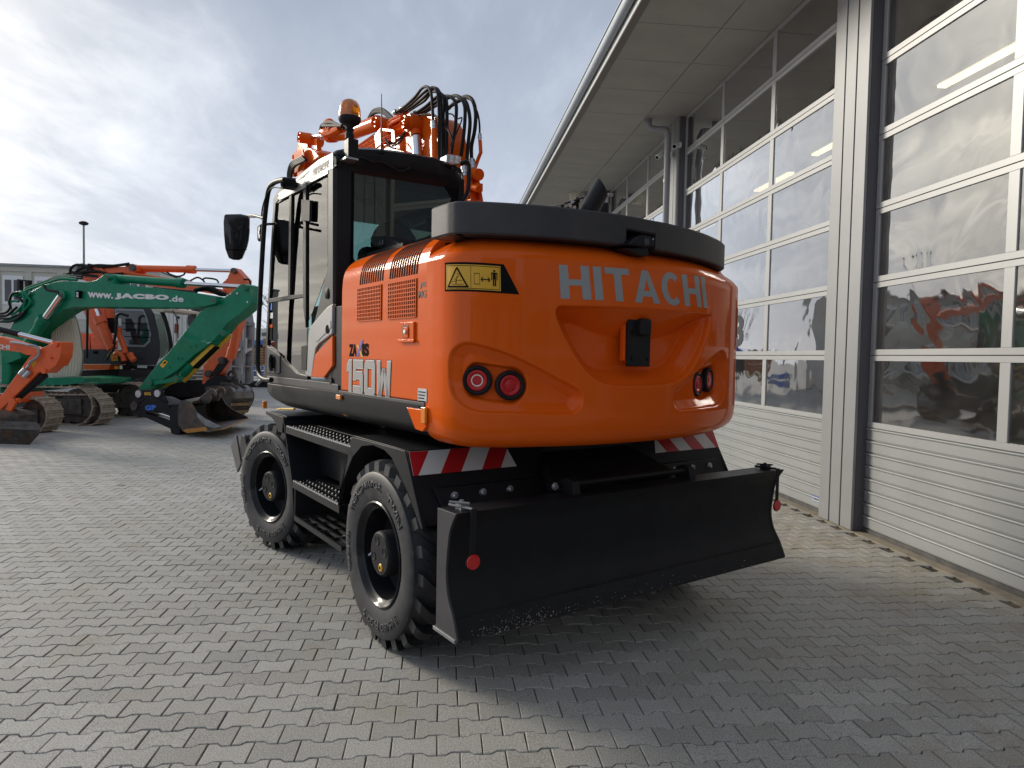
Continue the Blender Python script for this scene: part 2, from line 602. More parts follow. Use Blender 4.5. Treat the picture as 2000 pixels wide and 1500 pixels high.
# ------------------------------------------------------------------ yard
def paver_material():
    ma = bpy.data.materials.new('concrete_paver')
    ma.use_nodes = True
    N, L = ma.node_tree.nodes, ma.node_tree.links
    b = N['Principled BSDF']
    b.inputs['Roughness'].default_value = 0.72
    b.inputs['Specular IOR Level'].default_value = 0.35
    geo = N.new('ShaderNodeNewGeometry')
    at = N.new('ShaderNodeAttribute')
    at.attribute_name = 'rnd'

    def noise(scale, det=6, ro=0.6):
        n = N.new('ShaderNodeTexNoise')
        n.inputs['Scale'].default_value = scale
        n.inputs['Detail'].default_value = det
        n.inputs['Roughness'].default_value = ro
        L.new(geo.outputs['Position'], n.inputs['Vector'])
        return n.outputs['Fac']

    def ramp(f, a, c, ca=(0, 0, 0), cb=(1, 1, 1)):
        r = N.new('ShaderNodeValToRGB')
        r.color_ramp.elements[0].position, r.color_ramp.elements[1].position = a, c
        r.color_ramp.elements[0].color = (*ca, 1)
        r.color_ramp.elements[1].color = (*cb, 1)
        L.new(f, r.inputs[0])
        return r.outputs[0]

    def mix(f, a, c, bl='MIX'):
        n = N.new('ShaderNodeMix')
        n.data_type = 'RGBA'
        n.blend_type = bl
        for i, x in ((0, f), (6, a), (7, c)):
            if isinstance(x, tuple):
                n.inputs[i].default_value = (*x, 1)
            elif isinstance(x, (int, float)):
                n.inputs[i].default_value = x
            else:
                L.new(x, n.inputs[i])
        return n.outputs[2]

    tone = ramp(at.outputs['Fac'], 0.0, 1.0, (0.31, 0.308, 0.292), (0.455, 0.452, 0.432))
    big = ramp(noise(0.55, 5), 0.35, 0.68)
    c = mix(big, tone, (0.37, 0.36, 0.328))
    grain = ramp(noise(170, 3, 0.6), 0.36, 0.64, (0.52, 0.52, 0.51), (1.46, 1.45, 1.42))
    c = mix(0.8, c, grain, 'MULTIPLY')
    speck = ramp(noise(300, 1, 0.4), 0.69, 0.74, (0, 0, 0), (0.7, 0.7, 0.7))
    c = mix(speck, c, (0.58, 0.55, 0.47))
    # sandy dirt patches; beige rise towards the workshop wall also paints warm light
    sx = N.new('ShaderNodeSeparateXYZ')
    L.new(geo.outputs['Position'], sx.inputs[0])
    mr = N.new('ShaderNodeMapRange')
    mr.inputs[1].default_value, mr.inputs[2].default_value = 1.6, 4.3
    L.new(sx.outputs[0], mr.inputs[0])
    ad = N.new('ShaderNodeMath')
    ad.operation = 'MULTIPLY_ADD'
    ad.inputs[1].default_value = 0.20
    L.new(mr.outputs[0], ad.inputs[0])
    L.new(noise(2.1, 9, 0.68), ad.inputs[2])
    c = mix(ramp(ad.outputs[0], 0.55, 0.80, (0, 0, 0), (0.62, 0.62, 0.62)), c, (0.30, 0.25, 0.165))
    c = mix(ramp(noise(1.3, 10, 0.72), 0.66, 0.74, (0, 0, 0), (0.5, 0.5, 0.5)), c, (0.30, 0.20, 0.12))
    # oil spots
    vo = N.new('ShaderNodeTexVoronoi')
    vo.inputs['Scale'].default_value = 0.85
    L.new(geo.outputs['Position'], vo.inputs['Vector'])
    am = N.new('ShaderNodeMath')
    am.operation = 'MULTIPLY_ADD'
    am.inputs[1].default_value = 0.16
    L.new(noise(9, 4), am.inputs[0])
    L.new(vo.outputs['Distance'], am.inputs[2])
    c = mix(ramp(am.outputs[0], 0.115, 0.15, (0.7, 0.7, 0.7), (0, 0, 0)), c, (0.055, 0.053, 0.05))
    L.new(c, b.inputs['Base Color'])
    bp = N.new('ShaderNodeBump')
    bp.inputs['Strength'].default_value = 0.5
    bp.inputs['Distance'].default_value = 0.0035
    L.new(noise(260, 4, 0.7), bp.inputs['Height'])
    L.new(bp.outputs[0], b.inputs['Normal'])
    return ma


def far_paving_material():
    ma = bpy.data.materials.new('paving_far')
    ma.use_nodes = True
    N, L = ma.node_tree.nodes, ma.node_tree.links
    b = N['Principled BSDF']
    b.inputs['Roughness'].default_value = 0.75
    geo = N.new('ShaderNodeNewGeometry')
    br = N.new('ShaderNodeTexBrick')
    br.inputs['Scale'].default_value = 1.0
    br.inputs['Brick Width'].default_value = 0.197
    br.inputs['Row Height'].default_value = 0.1345
    br.inputs['Mortar Size'].default_value = 0.006
    br.inputs['Color1'].default_value = (0.345, 0.34, 0.322, 1)
    br.inputs['Color2'].default_value = (0.40, 0.394, 0.374, 1)
    br.inputs['Mortar'].default_value = (0.07, 0.065, 0.058, 1)
    L.new(geo.outputs['Position'], br.inputs['Vector'])
    nz = N.new('ShaderNodeTexNoise')
    nz.inputs['Scale'].default_value = 0.7
    nz.inputs['Detail'].default_value = 9
    nz.inputs['Roughness'].default_value = 0.65
    L.new(geo.outputs['Position'], nz.inputs['Vector'])
    rp = N.new('ShaderNodeValToRGB')
    rp.color_ramp.elements[0].position, rp.color_ramp.elements[1].position = 0.5, 0.75
    L.new(nz.outputs['Fac'], rp.inputs[0])
    mx = N.new('ShaderNodeMix')
    mx.data_type = 'RGBA'
    L.new(rp.outputs[0], mx.inputs[0])
    L.new(br.outputs[0], mx.inputs[6])
    mx.inputs[7].default_value = (0.33, 0.285, 0.22, 1)
    L.new(mx.outputs[2], b.inputs['Base Color'])
    return ma


M['paver'] = paver_material()
M['paving_far'] = far_paving_material()
M['joint'] = material('joint_sand', (0.030, 0.027, 0.023), 0.95, var=0.5, vscale=2.6, col2=(0.16, 0.13, 0.09))

yard = MB().add([(-400, -400, -0.018), (400, -400, -0.018), (400, 700, -0.018), (-400, 700, -0.018)], [(0, 1, 2, 3)]).build('paved_yard', M['paving_far'], smooth=0)
tag(yard, 'grey paved yard of interlocking concrete blocks with sandy joints', kind='structure')

PL, PW, PA = 0.197, 0.1345, 0.0105
Y_FAR = 19.0


def paver_shape(var):
    g = 0.0027
    jit = lambda: random.uniform(-0.0012, 0.0012)
    L2, W2 = PL / 2 - g, PW / 2 - g
    xs = [-L2, -0.31 * PL, -0.20 * PL, 0.20 * PL, 0.31 * PL, L2]
    ys = [PA, PA, -PA, -PA, PA, PA]
    top = [(x + jit(), W2 + y + jit()) for x, y in zip(xs, ys)]
    bot = [(x + jit(), -W2 - y + jit()) for x, y in zip(xs, ys)]
    out = bot + top[::-1]
    c = np.mean(out, axis=0)
    inner = [((x - c[0]) * 0.972 + c[0], (y - c[1]) * 0.955 + c[1]) for x, y in out]
    n = len(out)
    vs = [(x, y, 0.0) for x, y in inner] + [(x, y, -0.0035) for x, y in out] + [(x, y, -0.014) for x, y in out]
    fs = [tuple(range(n))]
    for i in range(n):
        j = (i + 1) % n
        fs.append((i, i + n, j + n, j))
        fs.append((i + n, i + 2 * n, j + 2 * n, j + n))
    return vs, fs


shapes = [paver_shape(i) for i in range(14)]
cells = []
for r in range(int(0.9 / PW), int(Y_FAR / PW)):
    yc = (r + 0.5) * PW
    off = (r % 2) * PL / 2
    for c in range(int(-16 / PL), int(4.2 / PL)):
        xc = c * PL + off
        if xc > 4.13:
            continue
        if 6.3 < yc < 7.03 and xc > 4.04:
            continue
        d = np.array([xc, yc, 0.0]) - EYE
        zz = d @ CF
        if zz < 0.6:
            continue
        X, Y = 1000 + FPX * (d @ CX) / zz, 750 - FPX * (d @ CU) / zz
        if -420 < X < 2250 and Y < 1900:
            inside = 0 <= X <= 2000 and Y <= 1500
            cells.append((xc, yc, X, Y, zz, inside))
sand = MB().add([(-17, 0.5, -0.0125), (4.262, 0.5, -0.0125), (4.262, Y_FAR, -0.0125), (-17, Y_FAR, -0.0125)], [(0, 1, 2, 3)]).build('joint_sand', M['joint'], yard, smooth=0)
tag(sand, kind='structure')


def hidden_below_machine(x, y):
    u, v = ER[0] * x + ER[1] * y, ED[0] * x + ED[1] * y
    return 1.7 < u < 4.3 and v > 2.9


cells.sort(key=lambda q: (not q[5], hidden_below_machine(q[0], q[1]), q[4]))
near, rest = cells[:300], cells[300:]
pm = []
for i, (vs, fs) in enumerate(shapes):
    for k in range(2):
        me = bpy.data.meshes.new('paver')
        me.from_pydata(vs, [], fs)
        a = me.attributes.new('rnd', 'FLOAT', 'POINT')
        a.data.foreach_set('value', [random.random()] * len(vs))
        me.materials.append(M['paver'])
        me.update()
        pm.append(me)
for (x, y, *_r) in near:
    o = bpy.data.objects.new('paver', random.choice(pm))
    o.location = (x, y, random.uniform(-0.0022, 0.0014))
    o.rotation_euler = (random.gauss(0, 0.006), random.gauss(0, 0.006), random.gauss(0, 0.006) + (math.pi if random.random() < 0.5 else 0))
    o.parent = yard
    C.objects.link(o)
VS, FS, RN = [], [], []
for (x, y, *_r) in rest:
    vs, fs = random.choice(shapes)
    b0 = len(VS)
    dz, tx, ty, tz = random.uniform(-0.0022, 0.0014), random.gauss(0, 0.006), random.gauss(0, 0.006), random.gauss(0, 0.006)
    VS += [(x + a - tz * b_, y + b_ + tz * a, c_ + dz + tx * b_ - ty * a) for a, b_, c_ in vs]
    FS += [tuple(b0 + i for i in f) for f in fs]
    RN += [random.random()] * len(vs)
me = bpy.data.meshes.new('pavers')
me.from_pydata(VS, [], FS)
a = me.attributes.new('rnd', 'FLOAT', 'POINT')
a.data.foreach_set('value', RN)
me.materials.append(M['paver'])
o = bpy.data.objects.new('pavers', me)
o.parent = yard
C.objects.link(o)
tag(o, kind='stuff')

# ------------------------------------------------------------------ workshop
XD, XP = 4.262, 4.13           # door plane, post face
PITCH, P0, PWID = 5.5, 6.37, 0.59
ZJ = [1.06, 1.784, 2.508, 3.232, 3.956, 4.68, 5.404]
ZTOP = 6.058
hall = empty('workshop_building', (XD, 9.0, 0))
tag(hall, 'long workshop hall with tall glazed sectional doors and a deep overhanging roof', 'building')
HO = (XD, 9.0, 0)
KS = range(-2, 5)
M['edge_strip'] = material('sandy_edge_strip', (0.30, 0.26, 0.19), 0.85, var=0.35, vscale=7, col2=(0.20, 0.175, 0.14), bump=0.15, bscale=120)
pane_me = {}


def share(ob, at, name, parent):
    o = bpy.data.objects.new(name, ob.data)
    o.location = at
    o.parent = parent
    C.objects.link(o)
    return o


for k in KS:
    y0 = P0 + PITCH * k
    mb = MB(HO)
    # post: jamb core with three cladding strips
    mb.box((XP + 0.022, y0 + 0.012, 0), (XD + 0.25, y0 + PWID - 0.012, ZTOP))
    post = mb.build('post', M['post_dark'], hall, smooth=0)
    for i in range(3):
        w = PWID / 3
        a, b = y0 + i * w + (0.0 if i == 0 else 0.011), y0 + (i + 1) * w - (0.0 if i == 2 else 0.011)
        MB(HO).box((XP, a, 0.012), (XP + 0.03, b, ZTOP - 0.003)).build('cladding_strip', M['post'], post, smooth=0, bevel=0.003)
    for s in (0, 1):
        ya = y0 - 0.002 if s == 0 else y0 + PWID - 0.010
        MB(HO).box((XP + 0.032, ya, 0.012), (XD + 0.05, ya + 0.012, ZTOP - 0.003)).build('jamb', M['jamb'], post, smooth=0)
    # the door on the far side of this post
    d0, d1 = y0 + PWID + 0.004, y0 + PITCH - 0.004
    fr = MB(HO)
    ST, MU, RL = 0.06, 0.10, 0.062
    pw = (d1 - d0 - 2 * ST - 2 * MU) / 3
    ycols = [d0 + ST + i * (pw + MU) for i in range(3)]
    levels = [(ZJ[i], ZJ[i + 1]) for i in range(6)] + [(ZJ[6], ZTOP)]
    for (za, zb) in levels:
        x0, x1 = XD, XD + 0.045
        zr = zb - 0.004
        fr.box((x0, d0, za + 0.003), (x1, d1, za + RL - 0.004))
        fr.box((x0, d0, zr - RL + 0.010), (x1, d1, zr))
        for (a, b) in ((d0, d0 + ST), (d1 - ST, d1), (ycols[0] + pw, ycols[1]), (ycols[1] + pw, ycols[2])):
            fr.box((x0 + 0.001, a, za + RL - 0.004), (x1, b, zr - RL + 0.010))
    door = fr.build('sectional_door', M['alu'], hall, smooth=0, bevel=0.002, seg=1)
    MB(HO).box((XD + 0.02, d0, 0.03), (XD + 0.04, d1, ZTOP)).v
    back = MB(HO)
    for (za, zb) in levels[:-1]:
        back.box((XD + 0.012, d0, zb - 0.012), (XD + 0.05, d1, zb + 0.012))
    back.build('joint_seal', M['seal'], door, smooth=0)
    MB(HO).box((XD - 0.004, d0, -0.01), (XD + 0.05, d1, 0.045)).build('bottom_seal', M['seal'], door, smooth=0)
    for i in range(8):
        za = 0.046 + i * 0.1268
        mb = MB(HO)
        # each slat: a flat face with a rolled upper lip
        pr = [(0.010, 0.001), (0.010, 0.007), (0.0, 0.013), (0.0, 0.098), (-0.010, 0.107), (-0.012, 0.113), (-0.007, 0.1205), (0.012, 0.1255), (0.03, 0.1255), (0.03, 0.001)]
        mb.prism([(XD + a, d0, za + b) for a, b in pr], (0, d1 - d0, 0))
        mb.build('slat', M['slat'], door, smooth=30)
    for (za, zb) in levels:
        hgt = (zb - 0.004 - RL + 0.010) - (za + RL - 0.004)
        key = round(hgt, 3)
        for yc in ycols:
            at = (0.014, yc + pw / 2 - 9.0, za + RL - 0.004)
            if key not in pane_me:
                p = MB().box((0, -pw / 2, 0), (0.012, pw / 2, hgt))
                p = MB().add([(0, -pw / 2, 0), (0, pw / 2, 0), (0, pw / 2, hgt), (0, -pw / 2, hgt)], [(0, 3, 2, 1)])
                ob = p.build('pane', M['pane'], door, smooth=0, fixn=False)
                ob.location = at
                pane_me[key] = ob
            else:
                share(pane_me[key], at, 'pane', door)

MB(HO).box((4.135, P0 - 2 * PITCH, -0.05), (XD - 0.006, P0 + 5 * PITCH, 0.0045)).build('edge_strip', M['edge_strip'], hall, smooth=0, bevel=0.003)
# interior
y_a, y_b = P0 - 2 * PITCH, P0 + 5 * PITCH
MB(HO).box((XD + 0.06, y_a, -0.12), (XD + 18, y_b, -0.006)).build('hall_floor', M['hall_floor'], hall, smooth=0)
MB(HO).box((XD + 18, y_a, -0.1), (XD + 18.2, y_b, 7)).build('back_wall', M['hall_dark'], hall, smooth=0)
MB(HO).box((XD + 0.3, y_b, -0.1), (XD + 18, y_b + 0.2, 7)).build('end_wall', M['hall_dark'], hall, smooth=0)
MB(HO).box((XD + 0.3, y_a - 0.2, -0.1), (XD + 18, y_a, 7)).build('end_wall', M['hall_dark'], hall, smooth=0)
MB(HO).box((XD + 0.02, y_a, 6.5), (XD + 18.2, y_b + 0.2, 6.7)).build('roof', M['hall_dark'], hall, smooth=0)
# eaves
XS0, XSJ, XS1 = 2.44, 3.57, XD + 0.0
mb = MB(HO)
mb.box((XS0 - 0.11, y_a, 6.10), (XD + 0.3, y_b, 6.50))
mb.build('eaves', M['soffit_edge'], hall, smooth=0)
SP = 1.075
ys = 8.70 - SP * 14
first = {}
while ys < y_b:
    for (xa, xb, nm) in ((XS0 + 0.004, XSJ - 0.005, 'a'), (XSJ + 0.005, XS1 + 0.06, 'b')):
        if nm in first:
            o = share(first[nm], (0, ys - 9.0, 0), 'soffit_panel', hall)
        else:
            o = MB((XD, 0, 0)).box((xa, 0.005, 6.060), (xb, SP - 0.005, 6.098)).build('soffit_panel', M['soffit'], hall, smooth=0)
            o.location = (0, ys - 9.0, 0)
            first[nm] = o
    ys += SP
MB(HO).box((XS0 - 0.105, y_a, 6.052), (XS0, y_b, 6.098)).build('soffit_edge', M['soffit_edge'], hall, smooth=0)
MB(HO).box((XS0 - 0.125, y_a, 6.045), (XS0 - 0.108, y_b, 6.15)).build('fascia', M['fascia'], hall, smooth=0)
gp = [(2.312, 6.16), (2.28, 6.125), (2.235, 6.135), (2.205, 6.17), (2.20, 6.22), (2.205, 6.265), (2.19, 6.27), (2.19, 6.285), (2.22, 6.285), (2.312, 6.285)]
MB(HO).prism([(x, y_a, z) for x, z in gp], (0, y_b - y_a, 0)).build('gutter', M['gutter'], hall, smooth=50)
MB(HO).box((2.312, y_a, 6.151), (2.325, y_b, 6.5)).build('fascia', M['gutter'], hall, smooth=0)
# downpipes in front of the far posts
for (yp, full) in ((11.98, True), (17.48, True), (22.98, False)):
    xw = 3.975
    path = [(3.64, yp + 0.12, 6.06), (3.64, yp + 0.11, 5.97), (3.67, yp + 0.10, 5.90), (3.74, yp + 0.08, 5.87), (xw - 0.10, yp + 0.02, 5.85), (xw - 0.03, yp, 5.83), (xw, yp, 5.76), (xw, yp, 0.02)]
    mb = MB(HO).tube(path, 0.055, 16)
    for zc in (5.70, 4.9, 3.0, 1.2):
        mb.cyl((xw, yp, zc), (xw, yp, zc + 0.06), 0.062, 16)
    mb.tube(path[0:2], 0.066, 16)
    mb.tube(path[4:6], 0.066, 16)
    mb.build('downpipe', M['pipe'], hall, smooth=45)

# strip lights that show through the glass
for (x, y, z, l, lb) in ((6.6, 13.2, 5.35, 1.5, 'strip light seen behind the far post with the downpipe'), (6.6, 10.9, 5.45, 1.6, 'strip light shining high inside the middle door'), (6.6, 5.4, 5.5, 1.6, 'strip light shining through the nearest door close to the picture corner'), (6.8, 17.5, 5.2, 1.6, 'strip light inside the third door left of the downpipe'), (6.8, 20.2, 5.2, 1.6, 'farthest strip light beside the exhaust stack'), (6.6, 7.9, 5.45, 1.4, 'strip light partly hidden by the wide near post')):
    lo = empty('strip_light', (x, y, z))
    tag(lo, lb, 'ceiling light', 'strip lights inside the workshop')
    MB((x, y, z)).box((x - 0.09, y - l / 2, z), (x + 0.09, y + l / 2, z + 0.06)).build('housing', M['alu'], lo, smooth=0)
    MB((x, y, z)).box((x - 0.06, y - l / 2 + 0.03, z - 0.035), (x + 0.06, y + l / 2 - 0.03, z - 0.002)).build('diffuser', M['tube'], lo, smooth=0)
    MB((x, y, z)).cyl((x, y - l / 3, z + 0.06), (x, y - l / 3, 6.5), 0.008, 6).cyl((x, y + l / 3, z + 0.06), (x, y + l / 3, 6.5), 0.008, 6).build('hanger', M['alu'], lo)

# cameras on the post
def security_camera(px, py, x, label, aim):
    p = on_plane(px, py, np.array([1.0, 0, 0]), x)
    e = empty('security_camera', p)
    tag(e, label, 'security camera', 'security cameras on the workshop post')
    a = np.array(aim, float)
    a /= np.linalg.norm(a)
    z0 = np.zeros(3)
    MB().lathe([(0.0, -0.09), (0.034, -0.09), (0.04, -0.07), (0.04, 0.07), (0.045, 0.075), (0.045, 0.10), (0.0, 0.10)], z0, a, 18).build('body', M['white'], e, smooth=40)
    MB().lathe([(0.0, 0.101), (0.034, 0.101), (0.034, 0.104), (0.0, 0.104)], z0, a, 16).build('lens', M['ink'], e)
    w = np.array([XP - 0.003 - p[0], 0.02, 0.02])
    MB().tube([z0, w * 0.5 + np.array([0, 0, -0.03]), w], 0.014, 8).cyl(w - np.array([0.025, 0, 0]), w, 0.05, 16).build('bracket', M['white'], e)


security_camera(1321, 284, 4.04, 'round white security camera high on the grey post beside the downpipe', (-0.7, -0.8, -0.5))
security_camera(1290, 302, 3.90, 'white bullet camera pointing down left of the downpipe', (-0.85, -0.35, -0.75))
p = on_z(1124, 383, 6.0)
e = empty('soffit_lamp', (p[0], p[1], 6.06))
tag(e, 'beige lamp fixed under the far end of the soffit', 'lamp')
MB().lathe([(0.0, -0.20), (0.12, -0.19), (0.16, -0.14), (0.17, -0.02), (0.18, -0.002), (0.0, -0.002)], (0, 0, 0), (0, 0, 1), 20).build('shade', M['cream'], e)
MB().cyl((0, 0, -0.22), (0, 0, -0.198), 0.04, 12).build('knob', M['zinc'], e)
# number painted on the door glass

# ------------------------------------------------------------------ text
def text_mesh(s, size=1.0, bold=0.0, spacing=1.0):
    cu = bpy.data.curves.new('lettering', 'FONT')
    cu.body = s
    cu.size = size
    cu.offset = bold
    cu.space_character = spacing
    cu.resolution_u = 4
    ob = bpy.data.objects.new('lettering', cu)
    C.objects.link(ob)
    bpy.context.view_layer.update()
    me = bpy.data.meshes.new_from_object(ob.evaluated_get(bpy.context.evaluated_depsgraph_get()))
    bpy.data.objects.remove(ob)
    bpy.data.curves.remove(cu)
    return me


def lettering(name, s, fmap, mat, parent, org=(0, 0, 0), bold=0.0, cut=0, thick=0.0, spacing=1.0):
    """text scaled into the unit square, then mapped by fmap(a, b, h) (a right, b up, h proud)"""
    me = text_mesh(s, 1.0, bold, spacing)
    bm = bmesh.new()
    bm.from_mesh(me)
    bpy.data.meshes.remove(me)
    xs = [v.co.x for v in bm.verts]
    ys = [v.co.y for v in bm.verts]
    x0, x1, y0, y1 = min(xs), max(xs), min(ys), max(ys)
    for v in bm.verts:
        v.co.x = (v.co.x - x0) / (x1 - x0)
        v.co.y = (v.co.y - y0) / (y1 - y0)
    bmesh.ops.remove_doubles(bm, verts=bm.verts, dist=1e-5)
    for i in range(1, cut):
        bmesh.ops.bisect_plane(bm, geom=bm.verts[:] + bm.edges[:] + bm.faces[:], plane_co=(i / cut, 0, 0), plane_no=(1, 0, 0))
    if cut:
        bmesh.ops.triangulate(bm, faces=bm.faces[:])
    if thick:
        r = bmesh.ops.extrude_face_region(bm, geom=bm.faces[:])
        for v in [g for g in r['geom'] if isinstance(g, bmesh.types.BMVert)]:
            v.co.z = 1.0
    for v in bm.verts:
        p = fmap(v.co.x, v.co.y, v.co.z * thick)
        v.co = Vector((p[0] - org[0], p[1] - org[1], p[2] - org[2]))
    bmesh.ops.recalc_face_normals(bm, faces=bm.faces)
    me = bpy.data.meshes.new(name)
    bm.to_mesh(me)
    bm.free()
    me.materials.append(mat)
    o = bpy.data.objects.new(name, me)
    o.parent = parent
    C.objects.link(o)
    return o


# ------------------------------------------------------------------ the wheeled excavator
OX = (2.84, 4.76, 0.0)
ex = empty('wheeled_excavator', gl(OX), -TH)
tag(ex, 'large new orange wheeled excavator with black dozer blade parked in front of the workshop', 'excavator')


def K():
    return MB(OX)


def pu(pts, u):
    return [U(x, y, u) for x, y in pts]


def pv(pts, v):
    return [V(x, y, v) for x, y in pts]


UC = 2.84
mir = lambda u: 2 * UC - u

# ---- undercarriage
mb = K()
mb.box((2.36, 3.22, 0.52), (3.32, 6.75, 0.98))
mb.box((2.15, 3.26, 0.96), (3.53, 6.6, 1.13))
mb.box((2.2, 4.1, 0.60), (2.35, 5.3, 0.95)).box((3.33, 4.1, 0.60), (3.48, 5.3, 0.95))
mb.prism([(2.30, 3.20, 0.62), (3.38, 3.20, 0.62), (3.38, 3.20, 0.98), (3.2, 3.20, 1.17), (2.48, 3.20, 1.17), (2.30, 3.20, 0.98)], (0, 0.3, 0))
mb.build('chassis_frame', M['black'], ex, bevel=0.012)
for va in (3.60, 5.95):
    mb = K()
    mb.cyl((1.98, va, 0.535), (3.70, va, 0.535), 0.115, 20)
    mb.sphere((UC, va, 0.535), (0.28, 0.24, 0.24), 18, 10)
    mb.cyl((1.93, va, 0.535), (2.10, va, 0.535), 0.20, 24).cyl((3.58, va, 0.535), (3.75, va, 0.535), 0.20, 24)
    mb.build('axle', M['black'], ex)
K().cyl((UC, 4.76, 1.10), (UC, 4.76, 1.27), 0.56, 48).cyl((UC, 4.76, 1.13), (UC, 4.76, 1.18), 0.62, 48).build('slewing_ring', M['black'], ex)


def wheel(side, va, steer):
    """side -1 = machine's left; built about its centre, outward = -x"""
    cu = 1.58 if side < 0 else mir(1.58)
    w = empty('wheel')
    w.parent = ex
    w.location = (cu + (0.165 if side < 0 else -0.165) - OX[0], va - OX[1], 0.541)
    w.rotation_euler = (0, 0, steer + (0 if side < 0 else math.pi))
    R0 = 0.503
    for d_ in (0.0, 0.335):                                     # twin tyres
        x = d_ - 0.165
        tb = MB()
        pf = [(0.290, 0.045), (0.300, 0.020), (0.325, 0.010), (0.40, -0.006), (0.435, -0.002), (0.466, 0.002), (0.476, 0.010), (0.476, 0.024), (R0 - 0.012, 0.050), (R0 - 0.012, 0.255),
              (0.484, 0.276), (0.472, 0.296), (0.40, 0.312), (0.325, 0.300), (0.300, 0.290), (0.290, 0.265)]
        tb.lathe([(r, t + x) for r, t in pf], (0, 0, 0), (1, 0, 0), 80, closed=True)
        nl = 22
        for row in (0, 1):
            for i in range(nl):
                t0 = 2 * math.pi * (i + 0.5 * row) / nl
                # curved lug seen from above: (across, around)
                s_ = -1 if row == 0 else 1
                rib = [(0.141, 0.060), (0.115, 0.040), (0.075, 0.0), (0.03, -0.030), (-0.002, -0.036)]
                hw = 0.036
                out_, in_ = [], []
                for (ac, ar) in rib:
                    out_.append((ac, ar + hw))
                    in_.append((ac, ar - hw * (0.85 if ac > 0.1 else 1.0)))
                nn_ = len(rib)
                vs = []
                for lev in (0, 1):
                    for (ac, ar) in out_ + in_[::-1]:
                        rr = (R0 + 0.042 - (0.010 if ac > 0.13 else 0)) if lev else (R0 - 0.03 - (0.022 if ac > 0.13 else 0))
                        sh = 0.88 if lev else 1.06
                        mid = rib[min(range(nn_), key=lambda q: abs(rib[q][0] - ac))][1]
                        a2 = mid + (ar - mid) * sh
                        ang = t0 + a2 / R0
                        ax_ = x + 0.160 + s_ * (ac - 0.004 if ac > 0.01 else ac)
                        if lev and ac > 0.13:
                            ax_ -= s_ * 0.007
                        vs.append((ax_, rr * math.sin(ang), rr * math.cos(ang)))
                n2 = 2 * nn_
                fs = []
                for q in range(n2):
                    fs.append((q, (q + 1) % n2, n2 + (q + 1) % n2, n2 + q))
                for q in range(nn_ - 1):
                    fs.append((n2 + q, n2 + q + 1, n2 + n2 - 2 - q, n2 + n2 - 1 - q))
                tb.add(vs, fs)
        tyre = tb.build('tyre', M['rubber'], w, smooth=32, weld=False)
        if d_ == 0.0:
            def ring_text(s, r_, a0, a1, h_, nm='tyre_lettering'):
                def f(a, b, hh):
                    an = a0 + (a1 - a0) * a
                    rr = r_ + (b - 0.5) * h_
                    return (x - 0.0035 - hh * 0.0 - (0.003 if hh else 0), -rr * math.sin(an), rr * math.cos(an))
                lettering(nm, s, lambda a, b, hh: (x - (0.0105 if hh else 0.002) + 0.002, -rr_(a0, a1, a, r_, b, h_)[0], rr_(a0, a1, a, r_, b, h_)[1]), M['rubber'], w, bold=0.02, cut=24, thick=0.01)

            def rr_(a0, a1, a, r_, b, h_):
                an = a0 + (a1 - a0) * a
                q = r_ + (b - 0.5) * h_
                return q * math.sin(an), q * math.cos(an)
            if side < 0:
                ring_text('TREXCAVATOR', 0.405, R(-62), R(12), 0.042)
                ring_text('TWIN', 0.405, R(24), R(56), 0.042)
                ring_text('315/80 R 22.5', 0.405, R(132), R(202), 0.042)
                ring_text('TREXCAVATOR', 0.405, R(242), R(278), 0.030)
    rim = MB()
    x = -0.165
    rim.lathe([(0.276, 0.30), (0.276, 0.04), (0.290, 0.028), (0.304, 0.020), (0.308, 0.010), (0.300, 0.004), (0.290, 0.010), (0.284, 0.026), (0.262, 0.040), (0.255, 0.10), (0.248, 0.16), (0.150, 0.175), (0.150, 0.30)],
              (x, 0, 0), (1, 0, 0), 56, closed=True)
    rim.build('rim', M['black_gloss'], w, smooth=40)
    hb = MB()
    hb.lathe([(0.0, 0.022), (0.118, 0.022), (0.128, 0.030), (0.132, 0.042), (0.132, 0.20), (0.0, 0.20)], (x, 0, 0), (1, 0, 0), 40)
    hub = hb.build('hub', M['black_matt'], w, smooth=35)
    for i in range(4):
        an = R(20 + 90 * i)
        c = (x + 0.021, 0.078 * math.sin(an), 0.078 * math.cos(an))
        cap_c = i == 2
        if cap_c:
            MB().lathe([(0.0, -0.006), (0.018, -0.006), (0.024, -0.001), (0.024, 0.004), (0.0, 0.004)], c, (1, 0, 0), 20).build('filler_cap', M['yellow'], w)
            MB().cyl((c[0] - 0.008, c[1], c[2]), (c[0] - 0.004, c[1], c[2]), 0.009, 10).build('cap_plug', M['ink'], w)
        else:
            MB().lathe([(0.0, 0.001), (0.013, 0.0), (0.021, -0.001), (0.026, -0.003), (0.028, 0.001), (0.026, 0.003), (0.0, 0.003)], c, (1, 0, 0), 20).build('hub_bolt', M['black'], w)
    MB().tube([(x + 0.13, 0.20, -0.02), (x + 0.08, 0.235, -0.06), (x + 0.06, 0.24, -0.075)], 0.008, 8).build('valve', M['zinc'], w)
    return w


wheel(-1, 3.60, 0.0)
wheel(-1, 5.95, R(13))
wheel(1, 3.60, 0.0)
wheel(1, 5.95, R(13))

# ---- mudguards, steps
RP = lambda z: 3.05 + (z - 0.82) / 0.37 * 0.18        # sloping rear plates of the mudguards


